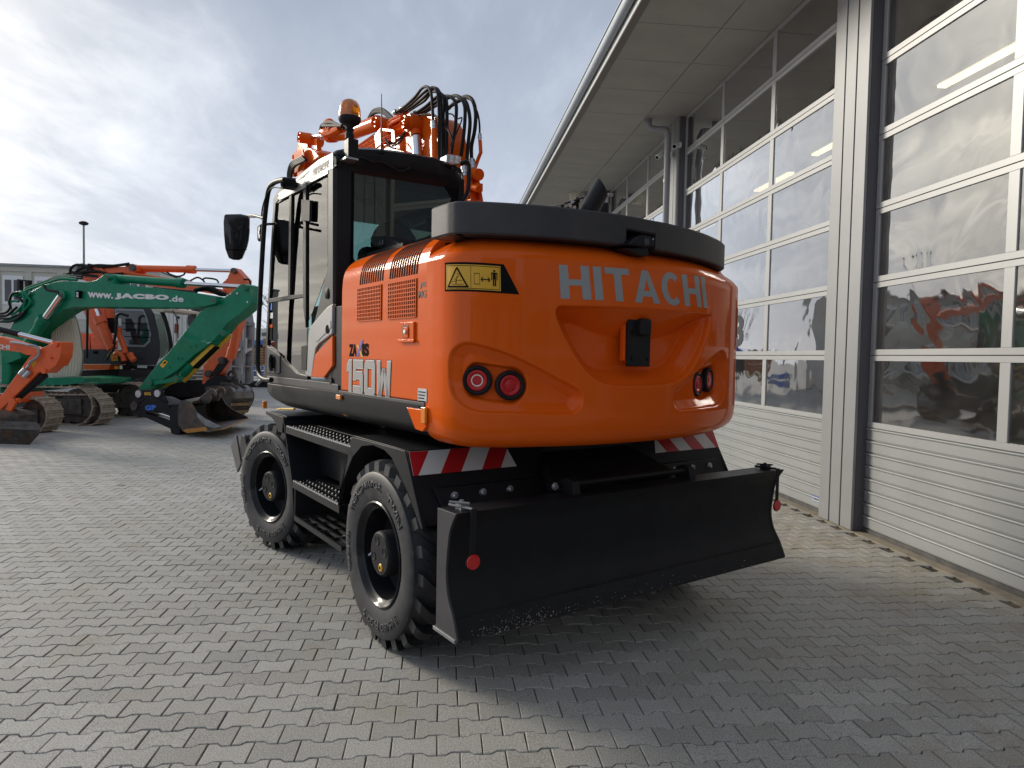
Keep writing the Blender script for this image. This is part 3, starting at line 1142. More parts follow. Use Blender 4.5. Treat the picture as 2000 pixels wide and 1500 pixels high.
def side_set(side):
    f = (lambda u: u) if side < 0 else mir
    # rear arch side plate
    arch = [(660, 997), (663, 961), (674, 929), (688, 893), (706, 871.6), (728, 869.8), (749.6, 878.8), (764, 893), (778, 922), (796, 961.6), (821.6, 1033.6), (825.6, 1034), (791, 880.6), (686.6, 853), (683, 864), (661, 985)]
    pts = [U(x, y, 1.585) for x, y in arch]
    pts = [(f(1.585), p[1], p[2]) for p in pts]
    K().prism(pts, ((f(1.605) - f(1.585)), 0, 0)).build('mudguard_side', M['black'], ex, bevel=0.003)
    mb = K()
    mb.box((f(1.60), 3.235, 1.172), (f(2.42), 3.99, 1.190))
    mb.box((f(1.80), 3.95, 1.10), (f(2.42), 5.42, 1.125))
    mb.box((f(1.605), 5.42, 1.172), (f(2.42), 5.96, 1.192))
    mb.build('deck_plate', M['black'], ex, bevel=0.003)
    # rear plate
    pr = [(f(1.59), RP(1.186), 1.186), (f(2.46), RP(1.186), 1.186), (f(2.46), RP(0.82), 0.82), (f(1.59), RP(0.82), 0.82)]
    K().prism(pr, (0, 0.02, 0)).build('mudguard_rear', M['black'], ex, bevel=0.003)
    # inner arch sheet over the wheel
    mb = K()
    n = 9
    aa = [U(x, y, 1.6) for x, y in arch[:11]]
    for i in range(len(aa) - 1):
        a, b = aa[i], aa[i + 1]
        mb.add([(f(1.605), a[1], a[2]), (f(2.42), a[1], a[2]), (f(2.42), b[1], b[2]), (f(1.605), b[1], b[2])], [(0, 1, 2, 3)])
    mb.build('wheel_arch', M['black'], ex, smooth=60)
    # front bulkhead and small front wing
    mb = K()
    b0, b1, b2 = U(553, 815, 1.585), U(570, 936, 1.585), U(573, 1008, 1.585)
    mb.prism([(f(1.585), b0[1], b0[2]), (f(1.585), b1[1], b1[2]), (f(1.585), 5.15, 0.43), (f(2.42), 5.15, 0.43), (f(2.42), b1[1], b1[2]), (f(2.42), b0[1], b0[2])][0:3] +
             [(f(1.585), 5.16, 0.43), (f(1.585), b1[1] + 0.018, b1[2]), (f(1.585), b0[1] + 0.018, b0[2])], (f(2.42) - f(1.585), 0, 0))
    mb.build('bulkhead', M['black'], ex, bevel=0.002)
    wing = [U(x, y, 1.60) for x, y in ((518, 803), (520, 809), (530, 815), (538, 826), (543, 843), (551, 845), (553, 815))]
    K().prism([(f(1.60), p[1], p[2]) for p in wing], (f(1.615) - f(1.60), 0, 0)).build('wing_plate', M['black'], ex, bevel=0.002)
    # steps
    for (z, va, vb, du) in ((1.119, 3.99, 5.37, 0.20), (0.715, 4.20, 5.19, 0.24)):
        mb = K()
        mb.box((f(1.585), va, z - 0.010), (f(1.585 + du), vb, z))
        mb.box((f(1.585), va, z - 0.055), (f(1.593), vb, z - 0.010))
        nv = int((vb - va) / 0.072)
        for i in range(nv):
            for j in range(3):
                c = (f(1.62 + j * 0.062), va + 0.04 + (i + 0.5 * (j % 2)) * (vb - va - 0.1) / nv, z)
                mb.lathe([(0.008, 0.006), (0.011, 0.013), (0.015, 0.012), (0.021, 0.0)], c, (0, 0, 1), 9)
        st = mb.build('step', M['black'], ex, smooth=50)
        mb = K()
        for i in range(2 * nv):
            mb.box((f(1.583), va + 0.02 + i * (vb - va - 0.04) / (2 * nv), z - 0.004), (f(1.598), va + 0.048 + i * (vb - va - 0.04) / (2 * nv), z + 0.007))
        mb.build('worn_edge', M['zinc'], st, smooth=0)
    mb = K()
    for j in range(4):
        uu = 1.585 + j * 0.075
        mb.box((f(uu), 4.15, 0.415 if j == 0 else 0.43), (f(uu + 0.006), 5.14, 0.450))
        for i in range(36):
            mb.box((f(uu), 4.16 + i * 0.027, 0.4495), (f(uu + 0.006), 4.173 + i * 0.027, 0.458))
    for i in range(5):
        mb.box((f(1.588), 4.16 + i * 0.23, 0.425), (f(1.815), 4.172 + i * 0.23, 0.447))
    for i in range(3):
        mb.box((f(1.591), 4.2 + i * 0.4, 0.428), (f(1.66), 4.25 + i * 0.4, 0.440))
    mb.box((f(1.59), 5.135, 0.42), (f(1.83), 5.15, 0.72))
    mb.build('ladder_step', M['black'], ex, smooth=0)
    mb = K()
    mb.box((f(1.83), 4.02, 0.74), (f(1.85), 5.32, 1.10))
    mb.build('toolbox', M['black'], ex, bevel=0.003)
    mb = K()
    mb.box((f(1.815), 3.98, 0.70), (f(1.829), 4.80, 1.098))
    pn = mb.build('toolbox_door', M['black_matt'], ex, bevel=0.002)
    K().box((f(1.812), 4.13, 0.86), (f(1.8165), 4.22, 1.00)).build('latch_recess', M['ink'], pn)
    K().box((f(1.800), 4.14, 0.87), (f(1.812), 4.18, 0.96)).build('latch', M['black_gloss'], pn, bevel=0.003)
    # chequered warning board
    z0, z1, ua, ub = 1.066, 1.185, 1.598, 2.262
    o3 = lambda u, z, h: (f(u), RP(z) - h, z)
    bd = K().prism([o3(ua, z0, 0.001), o3(ub, z0, 0.001), o3(ub - 0.045, z1, 0.001), o3(ua, z1, 0.001)], (0, -0.003, 0)).build('warning_board', M['white_film'], ex, smooth=0)
    hgt = z1 - z0
    for k in range(3):
        s0 = ua - 0.100 + k * 0.262
        cl = lambda u, z: (min(max(u, ua), ub - 0.045 * (z - z0) / hgt), z)
        quad = []
        for (uu, zz) in ((s0, z0), (s0 + 0.128, z0), (s0 + 0.128 + 0.09, z1), (s0 + 0.09, z1)):
            quad.append((uu, zz))
        # clip on the left end
        pts = []
        for i in range(4):
            a, b = quad[i], quad[(i + 1) % 4]
            if a[0] >= ua:
                pts.append(a)
            if (a[0] < ua) != (b[0] < ua):
                t = (ua - a[0]) / (b[0] - a[0])
                pts.append((ua, a[1] + (b[1] - a[1]) * t))
        ed = lambda z: ub - 0.045 * (z - z0) / hgt
        q2 = []
        for i in range(len(pts)):
            a, b = pts[i], pts[(i + 1) % len(pts)]
            ia, ib = a[0] <= ed(a[1]), b[0] <= ed(b[1])
            if ia:
                q2.append(a)
            if ia != ib:
                lo_, hi_ = 0.0, 1.0
                for _ in range(25):
                    t = (lo_ + hi_) / 2
                    pz = a[1] + (b[1] - a[1]) * t
                    ins = a[0] + (b[0] - a[0]) * t <= ed(pz)
                    if ins == ia:
                        lo_ = t
                    else:
                        hi_ = t
                q2.append((a[0] + (b[0] - a[0]) * lo_, a[1] + (b[1] - a[1]) * lo_))
        if len(q2) > 2:
            K().add([o3(u, z, 0.0052) for u, z in q2], [tuple(range(len(q2)))]).build('stripe', M['red_film'], bd, smooth=0)
    # bolted bar
    bar = K().prism([o3(1.72, 0.885, 0.001), o3(2.52, 0.885, 0.001), o3(2.52, 1.0, 0.001), o3(1.69, 1.0, 0.001)], (0, -0.03, 0)).build('bolted_bar', M['black'], ex, bevel=0.004)
    for uu in (1.80, 1.98, 2.16):
        c = o3(uu, 0.955, 0.031)
        K().lathe([(0.0, -0.019), (0.011, -0.019), (0.013, -0.016), (0.013, -0.006), (0.023, -0.005), (0.024, 0.0), (0.0, 0.0)], c, (0, 1, 0), 14).build('bolt', M['zinc'], bar, smooth=30)


side_set(-1)
side_set(1)

# ---- dozer blade
ub0, ub1 = 1.565, mir(1.565) + 0.03
prof = [(2.640, 0.379), (2.686, 0.479), (2.735, 0.56), (2.757, 0.65), (2.752, 0.744), (2.733, 0.86), (2.705, 0.92), (2.672, 0.969)]
pc = spline([(0, a, b) for a, b in prof], 5)
mb = K()
ins = 0.012
mb.prism([(ub0 + ins, p[1], p[2]) for p in pc] + [(ub0 + ins, 2.835, 0.967), (ub0 + ins, 2.835, 0.90), (ub0 + ins, 2.80, 0.70), (ub0 + ins, 2.80, 0.42), (ub0 + ins, 2.70, 0.385)], (ub1 - ub0 - 2 * ins, 0, 0))
blade = mb.build('dozer_blade', M['black'], ex, smooth=40)
for (ua, ub) in ((ub0, ub0 + ins + 0.001), (ub1 - ins - 0.001, ub1)):
    K().prism([(ua, p[1] - 0.006, p[2]) for p in pc] + [(ua, 2.842, 0.965), (ua, 2.842, 0.385)], (ub - ua, 0, 0)).build('end_plate', M['cap'], blade, bevel=0.002)
mb = K()
mb.box((ub0 - 0.007, 2.65, 0.366), (ub0 + 0.02, 2.86, 0.384))
mb.build('lit_edge_strip', M['galv'], blade, bevel=0.002)  # pale strip put in for the lit lower left edge of the blade
# cutting edge and its weld bead
ce = K().prism([(ub0 + 0.004, 2.634, 0.372), (ub0 + 0.004, 2.676, 0.468), (ub0 + 0.004, 2.682, 0.474), (ub0 + 0.004, 2.694, 0.470), (ub0 + 0.004, 2.652, 0.372)], (ub1 - ub0 - 0.008, 0, 0)).build('cutting_edge', M['black'], blade, bevel=0.002)
mb = K()
n = 150
path = [(ub0 + 0.01 + (ub1 - ub0 - 0.02) * i / n, 2.6805 + random.uniform(-0.0015, 0.0015), 0.4755 + random.uniform(-0.002, 0.002)) for i in range(n + 1)]
mb.tube(path, [0.0038 + 0.002 * random.random() for _ in path], 6).build('weld_bead', M['black_matt'], blade)
# stone chips and scuffs along the edge
mb = K()
for i in range(300):
    uu = ub0 + 0.03 + random.choice((abs(random.gauss(0, 0.30)) + 0.1, random.gauss(0.45, 0.13), random.uniform(0, 2.2)))
    tz = min(0.10, abs(random.gauss(0, 0.035)))
    if uu > ub1 - 0.1 or uu < ub0 + 0.02:
        continue
    vv, zz = 2.634 + (2.676 - 2.634) * tz / 0.096, 0.372 + tz
    s = random.uniform(0.0008, 0.0028) * (1.0 if tz < 0.05 else 0.6)
    w = random.uniform(0.6, 1.6)
    mb.add([(uu - s * w, vv - 0.0009, zz), (uu, vv - 0.0009 - s * 0.4, zz - s), (uu + s * w, vv - 0.0009, zz + s * 0.3), (uu + s * 0.3, vv - 0.0006 + s * 0.4, zz + s)], [(0, 1, 2, 3)])
mb.build('paint_chips', material('bare_chipped_metal', (0.42, 0.40, 0.36), 0.6), ce, smooth=0, fixn=False)
tag(ce.children[0] if ce.children else ce, kind='stuff')
# reflectors on straps
for (uu, side) in ((1.655, -1), (4.055, 1)):
    mk = empty('blade_marker')
    mk.parent = blade
    mb = K()
    mb.tube([(uu - 0.05, 2.80, 0.985), (uu + (0.0), 2.668, 0.982)], 0.007, 8)
    mb.box((uu - 0.030, 2.722, 0.968), (uu + 0.015, 2.775, 0.996)).cyl((uu - 0.01, 2.75, 0.99), (uu - 0.01, 2.75, 1.012), 0.011, 10)
    mb.tube([(uu - 0.06, 2.78, 1.003), (uu + 0.005, 2.70, 1.003)], 0.006, 6)
    mb.build('clamp', M['galv'] if side < 0 else M['black'], mk)
    K().box((uu - 0.016, 2.655, 0.76), (uu + 0.016, 2.660, 0.985)).build('strap', M['black_matt'], mk, bevel=0.001)
    K().lathe([(0.0, 0.0), (0.034, 0.0), (0.036, 0.003), (0.036, 0.007), (0.0, 0.007)], (uu, 2.646, 0.735), (0, 1, 0), 28).build('reflector', M['red'], mk)
    K().lathe([(0.0, 0.0075), (0.040, 0.0075), (0.040, 0.012), (0.0, 0.012)], (uu, 2.646, 0.735), (0, 1, 0), 28).build('reflector_back', M['black_matt'], mk)
# linkage behind the blade
mb = K()
for uu in (2.30, 3.24):
    mb.prism([(uu, 3.2, 0.55), (uu, 3.2, 0.88), (uu, 2.88, 0.86), (uu, 2.82, 0.80), (uu, 2.82, 0.55)], (0.14, 0, 0))
mb.prism([(2.48, 3.24, 1.15), (2.33, 2.90, 0.985), (3.33, 2.90, 0.985), (3.18, 3.24, 1.15)], (0, 0.05, -0.05))
mb.build('blade_linkage', M['black'], ex, bevel=0.006)
K().cyl((2.37, 2.79, 1.015), (3.28, 2.79, 1.015), 0.017, 14).build('crossbar', M['black'], ex)
for (uu, sl) in ((2.335, 1), (3.27, 1)):
    mb = K()
    mb.prism([(uu, 2.86, 0.966), (uu, 2.86, 1.03), (uu, 2.80, 1.052), (uu, 2.755, 1.035), (uu, 2.735, 0.966)], (0.05, 0, 0))
    lg = mb.build('lug', M['black'], ex, bevel=0.004)
    K().lathe([(0.0, -0.013), (0.013, -0.013), (0.014, 0.0), (0.022, 0.001), (0.022, 0.005), (0.0, 0.005)], (uu - 0.045, 2.84, 1.0), (0, 1, 0), 12).build('bolt', M['zinc'], lg)
    K().tube([(uu - 0.045, 2.85, 1.0), (uu, 2.85, 1.0)], 0.012, 8).build('pin', M['black'], lg)
# front outrigger blade
fp = [U(x, y, 1.60) for x, y in ((450.5, 871), (458, 852), (461, 851), (470, 905), (463, 922))]
fb = K().prism([(1.60, p[1], p[2]) for p in fp], (0.02, 0, 0)).build('front_blade', M['cap'], ex, bevel=0.003)
K().box((1.63, 6.42, 0.60), (4.05, 6.95, 0.70)).cyl((1.61, 6.85, 0.77), (4.05, 6.85, 0.77), 0.12, 24).build('front_crossmember', M['black'], ex, bevel=0.004)
K().box((mir(1.60) - 0.02, 6.4, 0.33), (mir(1.60), 7.1, 0.85)).build('front_blade', M['cap'], ex, bevel=0.003)

# ---- skirt and platform
sk = [(1.622, 1.452), (1.618, 1.447), (1.618, 1.345), (1.635, 1.315), (1.70, 1.272), (1.82, 1.240), (2.05, 1.232), (2.05, 1.452)]


def zs(v, z):          # the skirt drops a touch towards the front
    return z - 0.008 * (v - 3.1)


def sweep(prof_, v0, v1, f=lambda u: u, nose=0.0):
    mb = K()
    st = [(v0, 0.0)] + ([(v1 - 0.30, 0.0), (v1 - 0.15, nose * 0.18), (v1 - 0.05, nose * 0.55), (v1, nose)] if nose else [(v1, 0.0)])
    vs = []
    for (v, lift) in st:
        for (u, z) in prof_:
            zz = zs(v, z)
            if z < 1.40:
                zz = min(zz + lift * (1.40 - z) / 0.17, zs(v, 1.40))
            vs.append((f(u), v, zz))
    n = len(prof_)
    fs = [tuple(range(n)), tuple(range((len(st) - 1) * n, len(st) * n))]
    for i in range(len(st) - 1):
        for k in range(n):
            l = (k + 1) % n
            fs.append((i * n + k, (i + 1) * n + k, (i + 1) * n + l, i * n + l))
    return mb.add(vs, fs)


sweep(sk, 3.10, 6.02, nose=0.10).build('skirt', M['black'], ex, smooth=32)
sweep(sk, 3.10, 6.02, mir, nose=0.10).build('skirt', M['black'], ex, smooth=32)
K().box((1.615, 3.09, 1.436), (1.66, 6.01, 1.456)).build('ledge', M['cap'], ex, bevel=0.003)
mb = K()
mb.box((1.9, 3.2, 1.235), (3.78, 6.05, 1.45)).box((2.0, 3.1, 1.215), (3.68, 4.0, 1.24))
mb.build('platform', M['black'], ex, bevel=0.01)
K().tube([U(541, 800, 2.0), U(549, 798.5, 2.0), U(575, 799, 2.0)], [0.010, 0.011, 0.012], 10).build('grease_line', M['yellow_paint'], ex)

# ---- hood: side doors, louvres, grilles
HP = [(1.620, 1.462), (1.620, 2.10), (1.622, 2.14), (1.629, 2.20), (1.652, 2.256), (1.70, 2.304), (1.765, 2.340), (1.874, 2.378), (2.05, 2.400), (2.84, 2.41)]


def hood_side(f, v0, v1):
    hp = [HP[0], HP[1]] + [tuple(p[:2]) for p in spline([(a, b, 0) for a, b in HP[1:]], 4)][1:]
    mb = K()
    vs = []
    for v in (v0, v1):
        vs += [(f(u), v, z) for u, z in hp] + [(f(u + 0.05), v, z - 0.03) for u, z in hp[::-1]]
    n = len(hp) * 2
    fs = [tuple(range(n)), tuple(range(n, 2 * n))] + [(k, n + k, n + (k + 1) % n, (k + 1) % n) for k in range(n)]
    return mb.add(vs, fs)


hood = hood_side(lambda u: u, 3.085, 4.275).build('hood_door', M['orange'], ex, smooth=30, bevel=0.006)
hood_side(mir, 3.085, 5.3).build('hood_door', M['orange'], ex, smooth=30, bevel=0.006)
K().box((1.72, 3.05, 1.44), (3.90, 4.26, 2.28)).build('engine_bay', M['ink'], ex, smooth=0)


def hood_at(z=None, s=None):
    """point on the hood profile by running length from (1.62, 2.10)"""
    hp = [tuple(p[:2]) for p in spline([(a, b, 0) for a, b in HP[1:]], 10)]
    acc = 0
    for a, b in zip(hp, hp[1:]):
        l = math.dist(a, b)
        if acc + l >= s:
            t = (s - acc) / l
            nrm = (-(b[1] - a[1]) / l, (b[0] - a[0]) / l)
            return a[0] + (b[0] - a[0]) * t, a[1] + (b[1] - a[1]) * t, nrm
        acc += l
    return hp[-1][0], hp[-1][1], (0, 1)


for (pa, pb, n) in (((703.5, 549), (747, 541), 11), ((762, 537.6), (814, 527), 12)):
    va, vb = U(*pa, 1.62)[1], U(*pb, 1.62)[1]
    for i in range(n):
        v = va + (vb - va) * i / (n - 1)
        mb = K()
        w = 0.0085
        L_, R_ = [], []
        for q in range(15):
            u, z, nr = hood_at(s=0.025 + 0.325 * q / 14)
            L_.append((u + nr[0] * 0.0016, v - w, z + nr[1] * 0.0016))
            R_.append((u + nr[0] * 0.0016, v + w, z + nr[1] * 0.0016))
        nq = len(L_)
        mb.add(L_ + R_, [(q, q + 1, nq + q + 1, nq + q) for q in range(nq - 1)])
        mb.build('louvre_slot', M['ink'], hood, smooth=60, fixn=False)  # black strip laid on the hood, standing in for a slot's shade
for (q4, nc, nr_) in ((((698, 628), (743.5, 624), (746.4, 556), (700.8, 563)), 15, 9), (((758, 623.5), (812, 619), (815, 544), (761, 553)), 15, 9)):
    P = [U(x, y, 1.62) for x, y in q4]
    va, vb = (P[0][1] + P[3][1]) / 2, (P[1][1] + P[2][1]) / 2
    za, zb = (P[0][2] + P[1][2]) / 2, (P[2][2] + P[3][2]) / 2
    gr = K().box((1.6165, va, za), (1.6195, vb, zb)).build('grille', M['ink'], hood, smooth=0)  # black plate on the closed panel, painting the dark inside the openings
    mb = K()
    bar = abs(vb - va) / nc * 0.34
    for i in range(nc + 1):
        v = va + (vb - va) * i / nc
        mb.box((1.613, v - bar / 2, za), (1.6168, v + bar / 2, zb))
    bz = (zb - za) / nr_ * 0.24
    for i in range(nr_ + 1):
        z = za + (zb - za) * i / nr_
        mb.box((1.6128, min(va, vb), z - bz / 2), (1.6168, max(va, vb), z + bz / 2))
    mb.build('lattice', M['orange'], gr, smooth=0)
# latch
l0, l1 = U(784, 667, 1.62), U(812, 628, 1.62)
lt = K().box((1.607, l0[1], l0[2]), (1.622, l1[1], l1[2])).build('latch', M['orange'], hood, bevel=0.004)
lc = (l0 + l1) / 2
K().box((1.605, lc[1] - 0.03, l0[2] + 0.02), (1.608, lc[1] + 0.045, l1[2] - 0.015)).build('latch_recess', M['brick_red'], lt)
K().box((1.600, lc[1] - 0.03, l0[2] + 0.018), (1.610, lc[1] + 0.02, l1[2] - 0.03)).build('latch_pad', M['orange'], lt, bevel=0.003)
K().lathe([(0, -0.008), (0.010, -0.008), (0.014, -0.003), (0.014, 0.0), (0, 0)], (1.600, lc[1] - 0.004, lc[2]), (1, 0, 0), 16).build('lock', M['chrome'], lt)
K().box((1.602, l1[1] - 0.01, l0[2] - 0.006), (1.61, l0[1] + 0.01, l0[2] + 0.010)).build('latch_lip', M['orange'], lt, bevel=0.003)


def side_quad(p00, p11, u=1.6185):
    """text frame on the left side: px lower-left and upper-right corners"""
    a, b = U(*p00, u), U(*p11, u)
    return lambda s, t, h: (u - h - 0.0005, a[1] + (b[1] - a[1]) * s, a[2] + (b[2] - a[2]) * t)


lettering('lettering', 'ZA', side_quad((681.5, 696), (697, 672)), M['ink'], hood, OX, bold=0.06)
lettering('lettering', 'IS', side_quad((707, 695.5), (720.5, 670.5)), M['ink'], hood, OX, bold=0.06)
f_ = side_quad((696, 697), (710, 664))
for (pts, mt) in ((((0.0, 0.03), (0.30, 0.03), (1.0, 1.0), (0.68, 1.0)), 'violet'), (((0.70, 0.0), (1.0, 0.0), (0.30, 0.72), (0.02, 0.72)), 'yellow')):
    mb = K()
    mb.add([f_(a, b, 0.0004 if mt == 'violet' else 0.0) for a, b in pts], [(0, 1, 2, 3)]).build('letter_x', M[mt], hood, smooth=0, fixn=False)


def block_number():
    """wide chamfered figures: dark rim, pale line, silver face"""
    st = 0.27
    figs = [(0.50, [[(0.0, 0.66), (0.0, 0.84), (0.20, 1.0), (0.5, 1.0), (0.5, 0.0), (0.22, 0.0), (0.22, 0.70)]]),
            (0.98, [[(0, 0.78), (0.98, 0.78), (0.98, 1.0), (0.0, 1.0)], [(0, 0.42), (0.28, 0.42), (0.28, 0.78), (0.0, 0.78)], [(0.28, 0.46), (0.70, 0.46), (0.70, 0.66), (0.28, 0.66)], [(0.70, 0.12), (0.86, 0.0), (0.98, 0.10), (0.98, 0.58), (0.88, 0.66), (0.70, 0.66)], [(0.0, 0.0), (0.86, 0.0), (0.70, 0.22), (0.0, 0.22)]]),
            (0.98, [[(0.0, 0.12), (0.12, 0.0), (0.28, 0.2), (0.28, 0.8), (0.12, 1.0), (0.0, 0.88)], [(0.98, 0.12), (0.98, 0.88), (0.86, 1.0), (0.70, 0.8), (0.70, 0.2), (0.86, 0.0)], [(0.12, 0.0), (0.86, 0.0), (0.70, 0.2), (0.28, 0.2)], [(0.12, 1.0), (0.28, 0.8), (0.70, 0.8), (0.86, 1.0)]]),
            (1.20, [[(0.0, 1.0), (0.10, 0.0), (0.38, 0.0), (0.28, 1.0)], [(0.10, 0.0), (0.38, 0.0), (0.70, 0.78), (0.50, 0.78)], [(0.50, 0.78), (0.70, 0.78), (1.10, 0.0), (0.82, 0.0)], [(0.92, 1.0), (1.20, 1.0), (1.10, 0.0), (0.82, 0.0)]])]
    gap = 0.17
    tot = sum(f[0] for f in figs) + gap * 3
    fr = [side_quad((677.5, 766), (763.5, 706.5), 1.6185 - k * 0.0011) for k in range(3)]
    x = 0.0
    asp = tot
    for w, polys in figs:
        par = None
        for k, (grow, mt) in enumerate(((0.085, 'ink'), (0.055, 'white'), (0.0, 'silver'))):
            mb = K()
            for pl2 in polys:
                P = [np.array(p) for p in pl2]
                c = sum(P) / len(P)
                if grow:
                    ar = sum(P[q][0] * P[(q + 1) % len(P)][1] - P[(q + 1) % len(P)][0] * P[q][1] for q in range(len(P)))
                    out = []
                    for q in range(len(P)):
                        a_, b_, c_ = P[q - 1], P[q], P[(q + 1) % len(P)]
                        n1 = np.array([(b_ - a_)[1], -(b_ - a_)[0]])
                        n2 = np.array([(c_ - b_)[1], -(c_ - b_)[0]])
                        n1, n2 = n1 / np.linalg.norm(n1), n2 / np.linalg.norm(n2)
                        m_ = n1 + n2
                        m_ = m_ / max(0.35, (m_ @ m_) / 2) / 1.0
                        out.append(b_ + m_ * grow * 0.5 * (2 if ar > 0 else -2) / 1.0 * 0.5 * 2 / 2)
                    P = out
                mb.add([fr[k]((x + p[0]) / tot, p[1], 0) for p in P], [tuple(range(len(P)))])
            o_ = mb.build('number' if k == 2 else 'number_rim', M[mt], hood, smooth=0, fixn=False)
        x += w + gap


block_number()
lettering('lettering', 'MG', side_quad((817, 583), (832, 566)), M['cap'], hood, OX, bold=0.03)
lettering('lettering', 'JE', side_quad((819, 564), (832, 550)), M['cap'], hood, OX, bold=0.02)
a, b = U(817, 783, 1.62), U(834.5, 760, 1.62)
pl_ = K().box((1.6165, a[1], a[2]), (1.6195, b[1], b[2])).build('type_plate', M['zinc'], hood, smooth=0)
for i in range(6):
    zz = b[2] - 0.018 - i * 0.016
    K().box((1.6157, a[1] - 0.008, zz - 0.003), (1.6164, b[1] + 0.01 + (i % 3) * 0.008, zz + 0.003)).build('print_line', M['ink'], pl_, smooth=0)
# side camera pod on the hood top
cp = [U(738, 466, 1.95), U(743, 464, 1.95), U(765, 462.5, 1.95), U(790, 470, 1.95), U(812, 482, 1.95), U(795, 487, 1.95), U(770, 489, 1.95), U(747, 484, 1.95)]
mb = K()
mb.prism([(1.88, p[1], p[2]) for p in cp], (0.16, 0, 0))
pod = mb.build('camera_pod', M['black_gloss'], ex, bevel=0.02, seg=3)
K().box((1.86, cp[0][1] - 0.02, 2.33), (1.90, cp[4][1], 2.40)).build('pod_foot', M['black'], ex)
a = U(744, 474, 1.87)
K().box((1.868, a[1] - 0.03, a[2] - 0.02), (1.876, a[1] + 0.035, a[2] + 0.015)).build('camera_lens', M['window_dark'], pod, bevel=0.004)

# ---- counterweight
PLAN = [(1.620, 3.090), (1.620, 3.00), (1.627, 2.90), (1.655, 2.815), (1.715, 2.745), (1.80, 2.695), (1.93, 2.637), (2.254, 2.545), (2.55, 2.515), (2.84, 2.515), (3.12, 2.548), (3.425, 2.645), (3.70, 2.775),
        (3.90, 2.905), (4.02, 3.04), (4.06, 3.18), (4.062, 3.35)]
PC = [p[:2] for p in spline([(a, b, 0) for a, b in PLAN], 24)]
PS = [0.0]
for a, b in zip(PC, PC[1:]):
    PS.append(PS[-1] + math.dist(a, b))
PCA, PSA = np.array(PC), np.array(PS)
S_END = PS[-1]


def plan_at(s):
    s = np.asarray(s, float)
    u, v = np.interp(s, PSA, PCA[:, 0]), np.interp(s, PSA, PCA[:, 1])
    e = 0.012
    du = np.interp(s + e, PSA, PCA[:, 0]) - np.interp(s - e, PSA, PCA[:, 0])
    dv = np.interp(s + e, PSA, PCA[:, 1]) - np.interp(s - e, PSA, PCA[:, 1])
    l = np.hypot(du, dv)
    return u, v, -dv / l, du / l                 # inward normal (towards the machine)


ZP = [1.236, 1.238, 1.243, 1.252, 1.266, 1.285, 1.31, 1.345, 1.40, 2.175, 2.195, 2.225, 2.262, 2.285, 2.30]
DP = [0.30, 0.20, 0.13, 0.085, 0.055, 0.032, 0.015, 0.005, 0.0, 0.0, 0.004, 0.030, 0.085, 0.135, 0.24]


def cw_hit(x, y):
    """where a sight line of the photo meets the counterweight's outer wall: (s, z)"""
    r = ray(x, y)
    o2 = np.array([ER @ EYE, ED @ EYE])
    d2 = np.array([ER @ r, ED @ r])
    best = None
    for i in range(len(PC) - 1):
        a, b = PCA[i], PCA[i + 1]
        e = b - a
        den_ = d2[0] * e[1] - d2[1] * e[0]
        if abs(den_) < 1e-9:
            continue
        w = a - o2
        t = (w[0] * e[1] - w[1] * e[0]) / den_
        q = (w[0] * d2[1] - w[1] * d2[0]) / den_
        if -1e-6 <= q <= 1 + 1e-6 and t > 0 and (best is None or t < best[0]):
            best = (t, PS[i] + q * (PS[i + 1] - PS[i]))
    t, s = best
    return s, EYE[2] + r[2] * t


def sdist(poly, S, Z):
    """signed distance (inside > 0) to a polygon in (s, z)"""
    P = np.array(poly)
    d = np.full(S.shape, 1e9)
    ins = np.zeros(S.shape, bool)
    for i in range(len(P)):
        a, b = P[i], P[(i + 1) % len(P)]
        e = b - a
        t = np.clip(((S - a[0]) * e[0] + (Z - a[1]) * e[1]) / (e @ e), 0, 1)
        d = np.minimum(d, np.hypot(S - a[0] - t * e[0], Z - a[1] - t * e[1]))
        c = ((a[1] > Z) != (b[1] > Z)) & (S < (b[0] - a[0]) * (Z - a[1]) / (b[1] - a[1] + 1e-12) + a[0])
        ins ^= c
    return np.where(ins, d, -d)


def smooth_poly(pxs, n=6):
    P = [np.array([*cw_hit(x, y), 0.0]) for x, y in pxs]
    P = P + [P[0], P[1], P[2]]
    return [tuple(p[:2]) for p in spline(P, n)[n:-2 * n - 1]] if False else [tuple(p[:2]) for p in spline(P, n)[n:-n - 1]]


sst = lambda x: np.clip(x, 0, 1) ** 2 * (3 - 2 * np.clip(x, 0, 1))
MOUTH = smooth_poly([(1089, 601), (1100, 597), (1140, 598), (1200, 599.5), (1260, 602), (1320, 606), (1370, 610), (1388, 613), (1390, 622), (1386, 645), (1376, 675), (1360, 708), (1342, 733), (1322, 746), (1290, 752.5), (1245, 754.5), (1205, 753.5),
                     (1172, 746), (1148, 728), (1125, 698), (1105, 662), (1090, 628), (1086, 612)])
LAMP = smooth_poly([(876, 705), (882, 685), (897, 671.5), (915, 668), (938, 672), (970, 681), (1005, 694), (1045, 713), (1090, 737), (1122, 754), (1135, 764), (1139, 778), (1136, 794), (1126, 806), (1112, 810.5), (1060, 810), (1000, 809), (950, 808), (920, 803), (897, 790), (882, 771), (876, 745)])
s_mid = (cw_hit(1238, 680)[0])
LAMP_R = [(2 * s_mid - s, z) for s, z in LAMP]


def stadium(px0, px1, r):
    a, b = np.array(cw_hit(*px0)), np.array(cw_hit(*px1))
    return a, b, r


POCK = [stadium((927, 744), (1002, 754), 0.093)]
a, b, r = POCK[0]
POCK.append((np.array([2 * s_mid - a[0], a[1]]), np.array([2 * s_mid - b[0], b[1]]), r))


